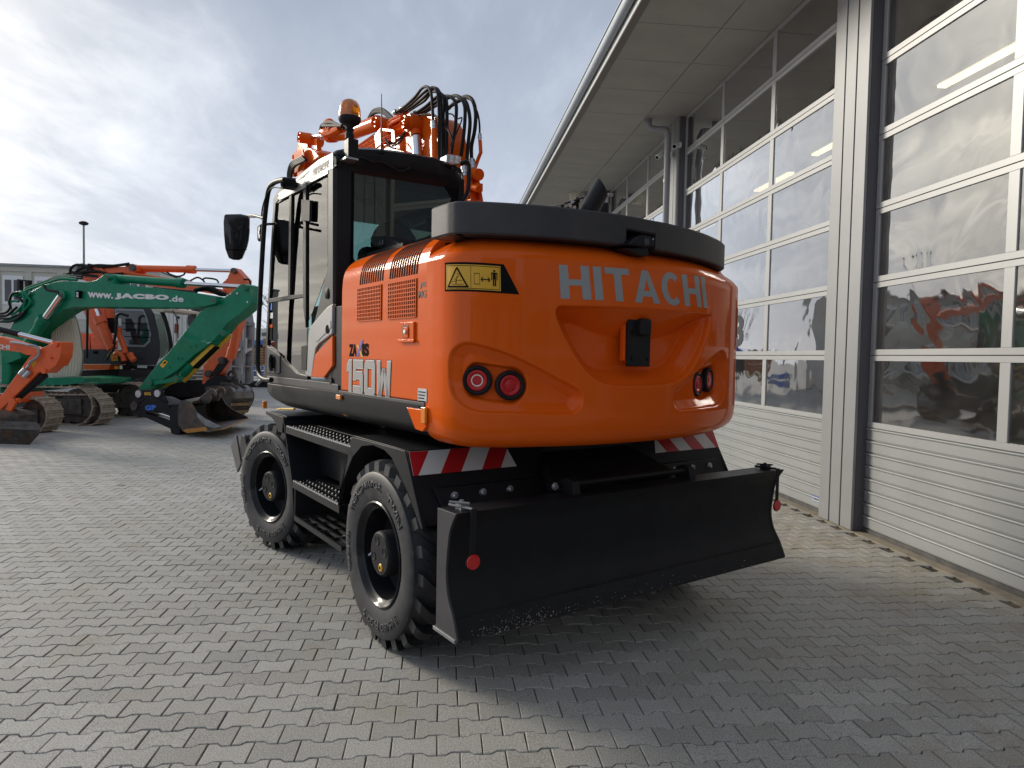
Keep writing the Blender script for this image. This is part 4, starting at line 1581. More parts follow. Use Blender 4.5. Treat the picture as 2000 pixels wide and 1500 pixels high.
def cw_depth(S, Z):
    D = np.zeros(S.shape)
    dm = sdist(MOUTH, S, Z)
    zt = max(p[1] for p in MOUTH)
    s0, s1 = min(p[0] for p in MOUTH), max(p[0] for p in MOUTH)
    tt = np.clip((S - s0) / (s1 - s0), 0, 1)
    ztop = np.interp(S, [p[0] for p in MOUTH[:40]], [p[1] for p in MOUTH[:40]]) if False else zt - 0.004
    roof = 0.035 + 0.135 * np.sin(np.pi * tt) ** 0.9
    side = sst(dm / 0.062)
    lower = np.clip(dm / 0.080, 0, 1)
    lower = np.where(lower < 0.12, lower * 2.2, 0.264 + (lower - 0.12) * 0.836)
    rf = np.clip((ztop - Z) / roof, 0, 1)
    D = np.maximum(D, 0.135 * np.where(dm > 0, np.minimum(lower, rf), 0))
    for lp in (LAMP, LAMP_R):
        dl = sdist(lp, S, Z)
        D = np.maximum(D, 0.058 * np.where(dl > 0, np.clip(0.25 * sst(dl / 0.012) + 0.75 * np.clip(dl / 0.055, 0, 1), 0, 1), 0))
    for (a, b, r) in POCK:
        e = b - a
        t = np.clip(((S - a[0]) * e[0] + (Z - a[1]) * e[1]) / (e @ e), 0, 1)
        d = r - np.hypot(S - a[0] - t * e[0], Z - a[1] - t * e[1])
        D = D + 0.040 * sst(d / 0.012)
    # pressed line that runs down from the shoulder to the mouth
    return D


GS, GZ = np.linspace(0, S_END, 600), np.linspace(1.23, 2.31, 260)
GD = cw_depth(*np.meshgrid(GS, GZ, indexing='ij'))


def cw_point(s, z, h=0.0):
    """point h proud of the pressed counterweight wall"""
    u, v, nu, nv = plan_at(s)
    a_, b_ = s / S_END * 599, (z - 1.23) / 1.08 * 259
    i_, j_ = min(max(int(a_), 0), 598), min(max(int(b_), 0), 258)
    p_, q_ = a_ - i_, b_ - j_
    dd = GD[i_, j_] * (1 - p_) * (1 - q_) + GD[i_ + 1, j_] * p_ * (1 - q_) + GD[i_, j_ + 1] * (1 - p_) * q_ + GD[i_ + 1, j_ + 1] * p_ * q_
    d = float(np.interp(z, ZP, DP)) + float(dd) - h
    return np.array([float(u + nu * d), float(v + nv * d), z])


NS = 760
ss = np.linspace(0, S_END, NS)
zz_ = np.concatenate([np.array(ZP[:8]), np.linspace(1.40, 2.175, 172), np.array(ZP[10:])])
uu_, vv_, nu_, nv_ = plan_at(ss)
SG, ZG = np.meshgrid(ss, zz_)
DD = cw_depth(SG, ZG) + np.interp(ZG, ZP, DP)
XU, XV = uu_[None] + nu_[None] * DD, vv_[None] + nv_[None] * DD
verts = np.stack([XU - OX[0], XV - OX[1], ZG], -1).reshape(-1, 3)
nz_ = len(zz_)
ii, jj = np.meshgrid(np.arange(nz_ - 1), np.arange(NS - 1), indexing='ij')
q0 = (ii * NS + jj).ravel()
faces = np.stack([q0, q0 + 1, q0 + NS + 1, q0 + NS], -1)
me = bpy.data.meshes.new('counterweight')
me.from_pydata(verts.tolist(), [], faces.tolist() + [tuple(range(NS))[::-1], tuple(range((nz_ - 1) * NS, nz_ * NS))])
me.update()
me.polygons.foreach_set('use_smooth', [True] * (len(me.polygons) - 2) + [False] * 2)
me.materials.append(M['orange'])
cw = bpy.data.objects.new('counterweight', me)
cw.parent = ex
C.objects.link(cw)
# lower front corner of the counterweight beside the skirt
cn = [U(x, y, 1.618) for x, y in ((795, 795), (832.5, 801), (833, 834), (826, 843), (812, 838))]
K().prism([(1.614, p[1], p[2]) for p in cn], (0.10, 0, 0)).build('counterweight_corner', M['orange'], ex, bevel=0.004)
K().box((1.80, 3.02, 1.30), (3.80, 3.4, 2.26)).build('counterweight_core', M['ink'], ex, smooth=0)


def cw_quad(pxs, h):
    return [cw_point(*cw_hit(x, y), h) for x, y in pxs]


# maker's name: evenly spaced capitals along the curved wall
def bilin(c00, c10, c11, c01):
    P = [np.array(cw_hit(*c)) for c in (c00, c10, c11, c01)]

    def f(a, b, h):
        s, z = (P[0] * (1 - a) + P[1] * a) * (1 - b) + (P[3] * (1 - a) + P[2] * a) * b
        return cw_point(s, z, 0.0012 + h)
    return f


def strokes(name, s, fm, mat, parent, widths=None, gap=0.055, st=0.235):
    """bold grotesque capitals drawn as outlines: unit-height glyphs placed along 0..1"""
    G = {'H': (0.80, [[(0, 0), (st, 0), (st, 1), (0, 1)], [(0.80 - st, 0), (0.80, 0), (0.80, 1), (0.80 - st, 1)], [(st, 0.40), (0.80 - st, 0.40), (0.80 - st, 0.585), (st, 0.585)]]),
         'I': (st, [[(0, 0), (st, 0), (st, 1), (0, 1)]]),
         'T': (0.76, [[(0.38 - st / 2, 0), (0.38 + st / 2, 0), (0.38 + st / 2, 0.81), (0.38 - st / 2, 0.81)], [(0, 0.81), (0.76, 0.81), (0.76, 1), (0, 1)]]),
         'A': (0.88, [[(0, 0), (0.235, 0), (0.545, 1), (0.335, 1)], [(0.645, 0), (0.88, 0), (0.545, 1), (0.44, 0.80)], [(0.25, 0.20), (0.63, 0.20), (0.585, 0.37), (0.295, 0.37)]])}
    arc = []
    n = 26
    for i in range(n + 1):
        t = R(46 + (314 - 46) * i / n)
        arc.append((0.40 + 0.405 * math.cos(t), 0.5 + 0.515 * math.sin(t)))
    arc2 = []
    for i in range(n + 1):
        t = R(44 + (316 - 44) * i / n)
        arc2.append((0.405 + 0.185 * math.cos(t) * (1.0), 0.5 + 0.325 * math.sin(t)))
    G['C'] = (0.76, [[arc[i], arc[i + 1], arc2[i + 1], arc2[i]] for i in range(n)])
    tot = sum(G[c][0] for c in s) + gap * 1.9 * (len(s) - 1)
    x = 0
    for c in s:
        w, polys = G[c]
        mb = K()
        for pl2 in polys:
            a_, b_, c_, d_ = [np.array(p) for p in pl2]
            nn2 = 5
            for i in range(nn2):
                for j in range(nn2):
                    q = []
                    for (ti, tj) in ((i, j), (i + 1, j), (i + 1, j + 1), (i, j + 1)):
                        e = (a_ * (1 - ti / nn2) + b_ * ti / nn2) * (1 - tj / nn2) + (d_ * (1 - ti / nn2) + c_ * ti / nn2) * tj / nn2
                        q.append(fm((x + e[0]) / tot, e[1], 0))
                    mb.add(q, [(0, 1, 2, 3)])
        mb.build(name, mat, parent, smooth=60, fixn=False)
        x += w + gap * 1.9


strokes('capital_letter', 'HITACHI', bilin((1095, 583), (1382, 602), (1376, 541), (1091, 517)), M['letter_grey'], cw)

# warning sign
wq = [(870, 514), (984, 515), (988, 518), (1012.5, 573), (1008, 575), (870, 569.5)]
W4 = bilin((870.5, 567), (985, 571), (984, 518), (870.5, 514.5))


def sign_poly(pts, mat, h, name):
    mb = K()
    n = len(pts)
    mb.add([W4(a, b, h) for a, b in pts], [tuple(range(n))])
    return mb.build(name, mat, cw, smooth=0, fixn=False)


def sign_grid(a0, b0, a1, b1, mat, h, name, slope=0.0, nx=10, ny=5):
    mb = K()
    for i in range(nx):
        for j in range(ny):
            q = []
            for (ti, tj) in ((i, j), (i + 1, j), (i + 1, j + 1), (i, j + 1)):
                b_ = b0 + (b1 - b0) * tj / ny
                e = a1 + slope * (1 - (b_ - b0) / (b1 - b0))
                q.append(W4(a0 + (e - a0) * ti / nx, b_, h))
            mb.add(q, [(0, 1, 2, 3)])
    return mb.build(name, mat, cw, smooth=60, fixn=False)


sign_grid(-0.015, -0.04, 1.00, 1.03, M['ink'], 0.0005, 'warning_sign', slope=0.235, nx=16)
sign_grid(0.02, 0.03, 0.945, 0.945, M['yellow'], 0.0018, 'sign_face', nx=14)
_sa, _sb = cw_hit(870.5, 567), cw_hit(985, 571)
SGN_K = abs(_sb[0] - _sa[0]) / abs(cw_hit(870.5, 514.5)[1] - _sa[1])


def LN(p, q, w):
    dx, dy = (q[0] - p[0]) * SGN_K, q[1] - p[1]
    l = math.hypot(dx, dy)
    nx, ny = -dy / l * w / SGN_K, dx / l * w
    return [(p[0] - nx, p[1] - ny), (q[0] - nx, q[1] - ny), (q[0] + nx, q[1] + ny), (p[0] + nx, p[1] + ny)]


ink = []
for p, q, w in (((0.075, 0.13), (0.255, 0.83), 0.030), ((0.435, 0.13), (0.255, 0.83), 0.030), ((0.06, 0.13), (0.45, 0.13), 0.030),
                ((0.04, 0.07), (0.04, 0.90), 0.006), ((0.925, 0.07), (0.925, 0.90), 0.006), ((0.04, 0.07), (0.925, 0.07), 0.010), ((0.04, 0.90), (0.925, 0.90), 0.010), ((0.487, 0.07), (0.487, 0.90), 0.006),
                ((0.54, 0.24), (0.54, 0.63), 0.006), ((0.625, 0.24), (0.625, 0.63), 0.006), ((0.54, 0.63), (0.625, 0.63), 0.010), ((0.54, 0.24), (0.625, 0.24), 0.010),
                ((0.66, 0.42), (0.765, 0.42), 0.018), ((0.645, 0.42), (0.675, 0.50), 0.018), ((0.645, 0.42), (0.675, 0.34), 0.018), ((0.78, 0.42), (0.75, 0.50), 0.018), ((0.78, 0.42), (0.75, 0.34), 0.018),
                ((0.15, 0.215), (0.37, 0.215), 0.008), ((0.16, 0.22), (0.16, 0.32), 0.006), ((0.16, 0.32), (0.225, 0.32), 0.008), ((0.235, 0.22), (0.24, 0.42), 0.016), ((0.24, 0.42), (0.265, 0.50), 0.012), ((0.24, 0.36), (0.35, 0.36), 0.008), ((0.245, 0.50), (0.30, 0.52), 0.008), ((0.20, 0.42), (0.24, 0.38), 0.008),
                ((0.255, 0.57), (0.275, 0.62), 0.010), ((0.285, 0.57), (0.30, 0.60), 0.010),
                ((0.834, 0.20), (0.834, 0.50), 0.024), ((0.863, 0.20), (0.863, 0.50), 0.024), ((0.8485, 0.45), (0.8485, 0.69), 0.055), ((0.808, 0.42), (0.808, 0.68), 0.016), ((0.889, 0.42), (0.889, 0.68), 0.016), ((0.800, 0.675), (0.897, 0.675), 0.024)):
    ink.append(LN(p, q, w))
mb = K()
for pl2 in ink:
    for i in range(8):
        e = lambda t: ([pl2[0][q] + (pl2[1][q] - pl2[0][q]) * t for q in (0, 1)], [pl2[3][q] + (pl2[2][q] - pl2[3][q]) * t for q in (0, 1)])
        (a0_, a1_), (b0_, b1_) = e(i / 8), e((i + 1) / 8)
        mb.add([W4(*a0_, 0.0032), W4(*b0_, 0.0032), W4(*b1_, 0.0032), W4(*a1_, 0.0032)], [(0, 1, 2, 3)])
hd = [(0.848 + 0.018 * math.cos(2 * math.pi * i / 14), 0.755 + 0.037 * math.sin(2 * math.pi * i / 14)) for i in range(14)]
mb.add([W4(a, b, 0.0032) for a, b in hd], [tuple(range(14))])
mb.build('pictogram', M['ink'], cw, smooth=0, fixn=False)
# the matching sign on the right-hand flank, only its edge shows
sR0, sR1 = S_END - 0.62, S_END - 0.28
for (a_, b_, z0, z1, mt, h) in ((sR0, sR1, 1.86, 2.06, 'ink', 0.002), (sR0 + 0.015, sR1 - 0.02, 1.875, 2.045, 'yellow', 0.0035)):
    mb = K()
    for i in range(12):
        for j in range(3):
            mb.add([cw_point(a_ + (b_ - a_) * (i + p) / 12, z0 + (z1 - z0) * (j + q) / 3, h) for p, q in ((0, 0), (1, 0), (1, 1), (0, 1))], [(0, 1, 2, 3)])
    mb.build('warning_sign' if mt == 'ink' else 'sign_face', M[mt], cw, smooth=60, fixn=False)

# tail lamps
def lamp(s, z, kind):
    c = cw_point(s, z, 0.002)
    u, v, nu, nv = plan_at(s)
    ax = np.array([float(-nu), float(-nv), 0.0])
    ll = empty('tail_lamp')
    ll.parent = ex
    cc = c
    K().lathe([(0.0, 0.0), (0.072, 0.0), (0.075, 0.012), (0.073, 0.028), (0.062, 0.036), (0.054, 0.030), (0.052, 0.010), (0.0, 0.010)], cc, ax, 40).build('housing', M['black_matt'], ll)
    K().lathe([(0.030, 0.012), (0.052, 0.012), (0.051, 0.030), (0.044, 0.033), (0.034, 0.030), (0.030, 0.026)], cc, ax, 36).build('ring_lens', M['lens_red'], ll)
    if kind == 'clear':
        K().lathe([(0.0, 0.010), (0.010, 0.012), (0.026, 0.028), (0.030, 0.028), (0.030, 0.010), (0.0, 0.009)], cc, ax, 28).build('centre_lens', M['lens_clear'], ll)
    else:
        K().lathe([(0.0, 0.034), (0.015, 0.033), (0.028, 0.027), (0.029, 0.010), (0.0, 0.010)], cc, ax, 28).build('centre_lens', M['lens_red'], ll)


for (a, b, r) in POCK:
    lamp(a[0], a[1], 'clear')
    lamp(b[0], b[1], 'red')

# dark pad with a stop block in the middle of the mouth
p00, p11 = cw_hit(1236, 716), cw_hit(1286, 625)
sm = (p00[0] + p11[0]) / 2
u, v, nu, nv = [float(q) for q in plan_at(sm)]
tx, ty = -nv, nu
if tx < 0:
    tx, ty = -tx, -ty
cpt = np.array([u, v])


def padbox(a0, a1, z0, z1, d0, d1):
    """box on the mouth wall: a along the wall, d proud of the wall line"""
    q = lambda a, d: (cpt[0] + tx * a - nu * d, cpt[1] + ty * a - nv * d)
    c4 = [q(a0, d0), q(a1, d0), q(a1, d1), q(a0, d1)]
    return [(x, y, z0) for x, y in c4], (0, 0, z1 - z0)


hw_ = 0.083
zlo, zhi = p00[1], p11[1]
pts, d = padbox(-hw_, hw_, zlo, zhi, -0.065, -0.049)
pad = K().prism(pts, d).build('mount_plate', M['black'], ex, bevel=0.004)
for (a, z) in ((-0.055, zlo + 0.04), (0.06, zlo + 0.04), (-0.055, zlo + 0.18), (0.06, zlo + 0.18)):
    pts, d = padbox(a - 0.006, a + 0.006, z - 0.010, z + 0.010, -0.0495, -0.048)
    K().prism(pts, d).build('slot_hole', M['ink'], pad, smooth=0)
pts, d = padbox(-0.026, 0.052, zhi - 0.085, zhi + 0.004, -0.055, -0.008)
K().prism(pts, d).build('stop_block', M['black_matt'], pad, bevel=0.014, seg=2)
pts, d = padbox(-hw_ + 0.05, hw_ - 0.03, zlo + 0.015, zhi - 0.015, -0.135, -0.065)
K().prism(pts, d).build('bracket', M['orange'], ex, bevel=0.003)
pts, d = padbox(-hw_ - 0.018, -hw_ - 0.004, zlo + 0.03, zlo + 0.22, -0.09, -0.062)
K().prism(pts, d).build('bracket_flange', M['orange'], ex, bevel=0.002)

# moulded bumper on top, in two heights so that the camera sits in a notch
BP_ = spline([(1.606, 3.02, 0), (1.606, 2.90, 0), (1.612, 2.845, 0), (1.64, 2.79, 0), (1.737, 2.727, 0), (1.873, 2.662, 0), (2.052, 2.595, 0), (2.254, 2.548, 0), (2.501, 2.522, 0), (2.799, 2.526, 0), (3.096, 2.575, 0), (3.35, 2.655, 0),
              (3.52, 2.735, 0), (3.60, 2.80, 0), (3.62, 2.86, 0), (3.60, 2.93, 0)], 6)


def bumper_strip(pl, z0, z1, name):
    mb = K()
    n = len(pl)
    outer = np.array([p[:2] for p in pl])
    inner = []
    for i in range(n):
        t = outer[min(i + 1, n - 1)] - outer[max(i - 1, 0)]
        t /= np.linalg.norm(t)
        inner.append(outer[i] + np.array([-t[1], t[0]]) * 0.24)
    inner = np.array(inner)
    inner[:, 1] = np.maximum(inner[:, 1], 2.80)
    c = 0.008
    ring = lambda k, z, o: [(outer[k][0] + (inner[k][0] - outer[k][0]) * o, outer[k][1] + (inner[k][1] - outer[k][1]) * o, z)]
    vs = []
    for k in range(n):
        vs += ring(k, z0, 0.03) + ring(k, z0 + c, 0) + ring(k, z1 - c, 0) + ring(k, z1, 0.03) + [(inner[k][0], inner[k][1], z1), (inner[k][0], inner[k][1], z0)]
    fs = [tuple(range(6)), tuple(range((n - 1) * 6, n * 6))]
    for k in range(n - 1):
        for q in range(6):
            fs.append((k * 6 + q, k * 6 + (q + 1) % 6, (k + 1) * 6 + (q + 1) % 6, (k + 1) * 6 + q))
    mb.add(vs, fs)
    return mb.build(name, M['cap'], ex, smooth=35)


ucam = [V(1223, 480, 2.52)[0], V(1281, 480, 2.52)[0]]
la = [p for p in BP_ if p[0] < ucam[0] - 0.004 or p[1] > 3.0]
lb = [p for p in BP_ if p[0] > ucam[1] + 0.004]
na, nb = np.array([ucam[0], 2.522, 0]), np.array([ucam[1], 2.5235, 0])
la = [p for i, p in enumerate(BP_) if i < len(BP_) // 2 and p[0] < ucam[0] - 0.004]
bumper_strip(la + [na], 2.280, 2.435, 'bumper')
bumper_strip([nb] + [p for i, p in enumerate(BP_) if p[0] > ucam[1] + 0.004], 2.280, 2.435, 'bumper')
bumper_strip([na, np.array([(ucam[0] + ucam[1]) / 2, 2.5215, 0]), nb], 2.362, 2.4349, 'bumper_bridge')
K().box((ucam[0] - 0.02, 2.66, 2.27), (ucam[1] + 0.02, 2.72, 2.365)).build('notch_back', M['ink'], ex, smooth=0)
mb = K()
mb.prism([V(x, y, 2.50) for x, y in ((1218, 484), (1240, 484), (1262, 481), (1266, 485), (1268, 500), (1248, 498))], (0, 0.13, 0))
rc = mb.build('camera_mount', M['black'], ex, bevel=0.004)
mb = K()
mb.prism([V(x, y, 2.47) for x, y in ((1230, 478), (1236, 468), (1252, 459.5), (1262, 458.5), (1277, 463), (1279, 470), (1277, 482), (1264, 483)) ], (0, 0.16, 0))
mb.build('rear_camera', M['black_gloss'], rc, bevel=0.010, seg=3)
a = V(1264, 472, 2.466)
K().box((a[0] - 0.016, 2.4655, a[2] - 0.016), (a[0] + 0.016, 2.473, a[2] + 0.016)).build('camera_lens', M['window_dark'], rc, bevel=0.002)

# amber side markers
for (px, py, w, hgt) in ((663, 775.5, 0.050, 0.032), (829.5, 811, 0.030, 0.085)):
    c = U(px, py, 1.612)
    K().box((1.600, c[1] - w, c[2] - hgt / 1), (1.616, c[1] + w, c[2] + hgt / 1)) if False else K().box((1.600, c[1] - w / 2 * 1.6, c[2] - hgt / 2), (1.617, c[1] + w / 2 * 1.6, c[2] + hgt / 2)).build('side_marker', M['amber'], ex, bevel=0.005)
c = U(523, 790, 1.64)
K().box((1.60, c[1], c[2] - 0.035), (1.635, c[1] + 0.03, c[2] + 0.03)).build('side_marker', M['amber'], ex, bevel=0.004)
c = U(675, 799, 1.66)
K().prism([(1.668, c[1] + 0.035, 1.288), (1.668, c[1] - 0.035, 1.288), (1.640, c[1] - 0.035, 1.309), (1.640, c[1] + 0.035, 1.309)], (-0.003, 0, -0.004)).build('hook_sticker', M['yellow'], ex, smooth=0)

# exhaust stack and its bracket
e0, e1 = V(1150, 425, 3.75), V(1172, 352, 3.75)
ax = (e1 - e0) / np.linalg.norm(e1 - e0)
mb = K()
rr, nn_ = 0.068, 40
e0, e1 = V(1143, 425, 3.70), V(1176, 366, 3.70)
ax = (e1 - e0) / np.linalg.norm(e1 - e0)
cutn = np.array([0.74, -0.46, 0.48])
side_v = np.cross(ax, [0, 1.0, 0.0])
side_v /= np.linalg.norm(side_v)
dep_v = np.cross(ax, side_v)
top, bot, topi, boti = [], [], [], []
for k in range(nn_):
    w = 2 * math.pi * k / nn_
    o = rr * (math.cos(w) * side_v + math.sin(w) * dep_v)
    for q, t_, b_ in ((o, top, bot), (o * 0.94, topi, boti)):
        p = e0 + q
        t_.append(p + ax * (((e1 - p) @ cutn) / (ax @ cutn)))
        b_.append(p - ax * 0.15)
vs = bot + top + topi + boti
fs = []
for k in range(nn_):
    l = (k + 1) % nn_
    fs += [(k, l, nn_ + l, nn_ + k), (nn_ + k, nn_ + l, 2 * nn_ + l, 2 * nn_ + k), (2 * nn_ + k, 2 * nn_ + l, 3 * nn_ + l, 3 * nn_ + k)]
fs.append(tuple(3 * nn_ + k for k in range(nn_)))
mb.add(vs, fs).build('exhaust_stack', M['black'], ex, smooth=40, fixn=True)
b0, b1, b2, b3 = [V(x, y, 3.65) for x, y in ((1103, 396), (1141, 384), (1141, 412), (1104, 412))]
mb = K()
mb.prism([b0, b1, b1 - np.array([0, 0, 0.012]), b0 - np.array([0, 0, 0.012])], (0, 0.12, 0))
mb.tube([b0 + np.array([0.02, 0.05, 0]), b0 + np.array([0.02, 0.05, -0.15])], 0.012, 8).tube([b1 + np.array([-0.02, 0.05, 0]), b1 + np.array([-0.02, 0.05, -0.2])], 0.012, 8)
mb.tube([b0 + np.array([0.0, 0.02, -0.06]), b1 + np.array([-0.03, 0.02, -0.03])], 0.012, 8)
br_ = mb.build('exhaust_bracket', M['black'], ex, bevel=0.002)
for (x, y) in ((1114, 402), (1122, 405), (1118, 394)):
    K().cyl(V(x, y, 3.64), V(x, y, 3.62), 0.012, 10).build('bolt', M['zinc'], br_)
a = V(1184, 425, 4.05)
K().tube([a, a + np.array([0, 0, 0.16]), a + np.array([0.02, 0, 0.185]), a + np.array([0.06, 0.0, 0.19])], 0.014, 10).build('handrail', M['pipe'], ex)
K().tube([V(1178, 425, 3.95), V(1178, 398, 3.95)], 0.05, 16).build('air_intake', M['black'], ex)
K().box((2.0, 2.95, 2.28), (3.75, 4.25, 2.345)).build('hood_top', M['black'], ex, bevel=0.01)

# ---- cab
CU0, CU1, CV0 = 1.62, 2.63, 4.45
cabz = 1.455


def upoly(pxs, u, th, name, mat, parent, bevel=0.002, smooth=30):
    return K().prism([U(x, y, u) for x, y in pxs], (th, 0, 0)).build(name, mat, parent, bevel=bevel, smooth=smooth)


def vpoly(pxs, v, th, name, mat, parent, bevel=0.002, smooth=30):
    return K().prism([V(x, y, v) for x, y in pxs], (0, th, 0)).build(name, mat, parent, bevel=bevel, smooth=smooth)


# rear wall: left pillar, sill, right pillar, glass
pil = [(CU0, 4.45), (CU0 + 0.02, 4.432), (1.735, 4.425), (1.745, 4.44), (1.745, 4.52), (CU0, 4.52)]
K().prism([(u, v, 1.43) for u, v in pil], (0, 0, 1.61)).build('rear_pillar', M['black'], ex, bevel=0.006)
K().box((2.585, 4.43, 1.9), (CU1, 4.52, 3.03)).build('rear_pillar', M['black'], ex, bevel=0.006)
K().box((1.745, 4.445, 1.45), (2.585, 4.50, 2.06)).build('rear_wall', M['black'], ex)
gl_r = K().box((1.745, 4.452, 2.06), (2.585, 4.458, 3.0)).build('rear_window', M['cabglass_rear'], ex, smooth=0)
mb = K()
rim = [(1.745, 2.06), (2.585, 2.06), (2.585, 3.0), (1.745, 3.0)]
for (a, b, c, d) in ((1.745, 1.765, 2.06, 3.0), (2.565, 2.585, 2.06, 3.0), (1.765, 2.565, 2.06, 2.10), (1.765, 2.565, 2.955, 3.0)):
    mb.box((a, 4.446, c), (b, 4.460, d))
mb.prism([(2.565, 4.446, 2.955), (2.47, 4.446, 2.955), (2.565, 4.446, 2.84)], (0, 0.014, 0)).prism([(1.765, 4.446, 2.10), (1.765, 4.446, 2.36), (1.82, 4.446, 2.22), (1.93, 4.446, 2.10)], (0, 0.014, 0))
mb.build('window_surround', M['ink'], gl_r, smooth=0)
# right wall of the cab: big window looking at the boom
K().box((2.60, 4.50, 1.45), (CU1, 5.95, 2.05)).build('right_wall', M['black'], ex)
K().box((2.612, 4.55, 2.05), (2.618, 5.90, 2.98)).build('right_window', M['cabglass'], ex, smooth=0)
K().box((2.60, 5.84, 2.0), (CU1, 5.95, 3.0)).build('front_pillar', M['black'], ex)
K().box((CU0 + 0.03, 5.955, 1.60), (2.60, 5.962, 2.98)).build('windscreen', M['cabglass'], ex, smooth=0)
K().box((CU0, 4.5, 1.42), (CU1, 6.0, 1.47)).build('cab_floor', M['black'], ex)
# roof
rp = [(CU0 + 0.002, 4.46, 3.03), (CU0 + 0.03, 4.435, 3.05), (1.75, 4.42, 3.085), (1.90, 4.405, 3.105), (2.05, 4.395, 3.115), (2.20, 4.39, 3.12), (2.35, 4.395, 3.125), (2.50, 4.41, 3.12), (2.60, 4.43, 3.10), (CU1, 4.45, 3.06)]
mb = K()
n = len(rp)
vs = []
secs = [(0.0, 0.0, -0.105), (0.0, 0.0, 0.0), (0.04, 0.022, 0.0), (0.30, 0.035, 0.0), (1.30, 0.01, 0.0), (1.42, -0.03, 0.0), (1.45, -0.09, 0.0)]
for (dv, dz, drop) in secs:
    for (u, v, z) in rp:
        vs.append((u, v + dv if dv < 1.0 else 4.45 + dv, z + dz + drop * (1.0 if True else 0)))
fs = [tuple(range(n))]
for i in range(len(secs) - 1):
    for k in range(n - 1):
        fs.append((i * n + k, i * n + k + 1, (i + 1) * n + k + 1, (i + 1) * n + k))
fs.append(tuple(i * n for i in range(len(secs))))
fs.append(tuple(i * n + n - 1 for i in range(len(secs)))[::-1])
fs.append(tuple((len(secs) - 1) * n + k for k in range(n))[::-1])
# underside
vs += [(CU0 + 0.002, 4.46, 2.985), (CU1, 4.46, 2.985), (CU1, 5.90, 2.985), (CU0 + 0.002, 5.90, 2.985)]
b = len(vs) - 4
fs.append((b, b + 1, b + 2, b + 3))
mb.add(vs, fs).build('roof', M['black_gloss'], ex, smooth=50, fixn=True)
# left face: silver-grey frame, door, fixed rear light
U0 = CU0
upoly([(650, 297), (650, 330), (640, 333), (596, 357), (596, 343), (604, 336), (607, 326)], 1.617, 0.05, 'roof_side', M['silver'], ex, 0.004)
upoly([(609, 337), (612, 329.5), (643, 311), (643, 320)], 1.6155, 0.003, 'name_panel', M['grey_panel'], ex, 0)
a = U(612, 334.5, 1.615)
b = U(641, 316, 1.615)
lettering('name_plate', 'HITACHI', lambda s, t, h: (1.6145, a[1] + (b[1] - a[1]) * s, a[2] - 0.012 + (t - 0.5) * 0.05 + (b[2] - a[2]) * s), M['cap'], ex, OX, bold=0.03)
upoly([(640.5, 333), (650, 329), (650, 606), (640, 560), (640, 520)], 1.617, 0.05, 'door_post', M['grey_panel'], ex, 0.004)
upoly([(596, 345), (596, 357), (546, 384), (541, 380), (548, 374)], 1.617, 0.05, 'roof_rail', M['silver'], ex, 0.004)
upoly([(640, 333.5), (640, 339), (596, 362), (596, 357.5)], 1.612, 0.01, 'rain_gutter', M['chrome'], ex, 0.002)
upoly([(596, 357), (596, 366), (546, 391), (541, 385)], 1.612, 0.01, 'rain_gutter', M['silver'], ex, 0.002)
# front corner pillar
upoly([(541, 380), (546, 388), (538, 398), (532, 480), (526, 585), (521, 700), (519, 742), (516, 742), (518, 690), (523, 585), (529, 475), (534, 392)], 1.617, 0.06, 'front_pillar', M['black'], ex, 0.004)
# glass
dg = upoly([(538, 398), (546, 389), (592, 365), (592, 578), (526, 584)], 1.632, 0.004, 'door_window', M['cabglass'], ex, 0, 0)
upoly([(596, 363), (640, 340), (640, 528), (612, 605), (596, 640)], 1.632, 0.004, 'side_window', M['cabglass'], ex, 0, 0)
upoly([(526, 588), (592, 578), (600, 620), (598, 735), (578, 729), (555, 705), (541, 690), (522, 672)], 1.632, 0.004, 'lower_window', M['cabglass'], ex, 0, 0)
mb = K()
for poly in ([(592, 364), (597, 361), (597, 640), (592, 600)], [(526, 583), (592, 573), (594, 580), (526, 591)], [(565, 382), (569, 380), (566, 580), (562, 580)]):
    mb.prism([U(x, y, 1.618) for x, y in poly], (0.025, 0, 0))
mb.build('window_bars', M['black'], ex, bevel=0.002)
upoly([(640, 520), (649, 560), (649, 606), (622, 640), (614, 630), (620, 605)], 1.619, 0.02, 'corner_glass_frame', M['black_gloss'], ex, 0.002)
c = U(638, 573, 1.612)
K().lathe([(0, -0.008), (0.03, -0.006), (0.04, 0.0), (0, 0)], c, (1, 0, 0), 20).build('knob', M['black_matt'], ex)
upoly([(588, 389), (605, 391), (604, 432), (588, 431)], 1.600, 0.02, 'hinge', M['black_matt'], ex, 0.003)
upoly([(588, 676), (600, 674), (598, 724), (588, 722)], 1.600, 0.02, 'hinge', M['black_matt'], ex, 0.003)
# lower door skin
upoly([(521, 673), (541, 690), (555, 705), (578, 729), (600, 735), (600, 741), (519, 741), (519, 700)], 1.617, 0.03, 'door_skin', M['black'], ex, 0.003)
sil = [(649, 593), (638, 600), (607, 636), (603, 644), (600, 680), (595, 734), (608, 736.5), (613, 700), (616, 681), (622, 672), (648, 652)]
upoly(sil, 1.604, 0.03, 'trim_panel', M['silver'], ex, 0.008)
upoly([(614, 668), (618, 657), (645, 626), (646, 640), (620, 667)], 1.600, 0.006, 'trim_recess', M['silver'], ex, 0.003)
c = U(638.5, 643, 1.598)
K().cyl(c, c + np.array([0.004, 0, 0]), 0.03, 16).build('cover_plug', M['ink'], ex)
upoly([(649, 655), (615, 692), (608, 736), (632, 737.5), (649, 714)], 1.606, 0.03, 'trim_panel', M['orange'], ex, 0.004)
upoly([(649, 597), (669, 597), (669, 762), (600, 742), (519, 736), (519, 748), (669, 768), (669, 772)], 1.625, 0.02, 'cab_sill', M['black'], ex, 0) if False else None
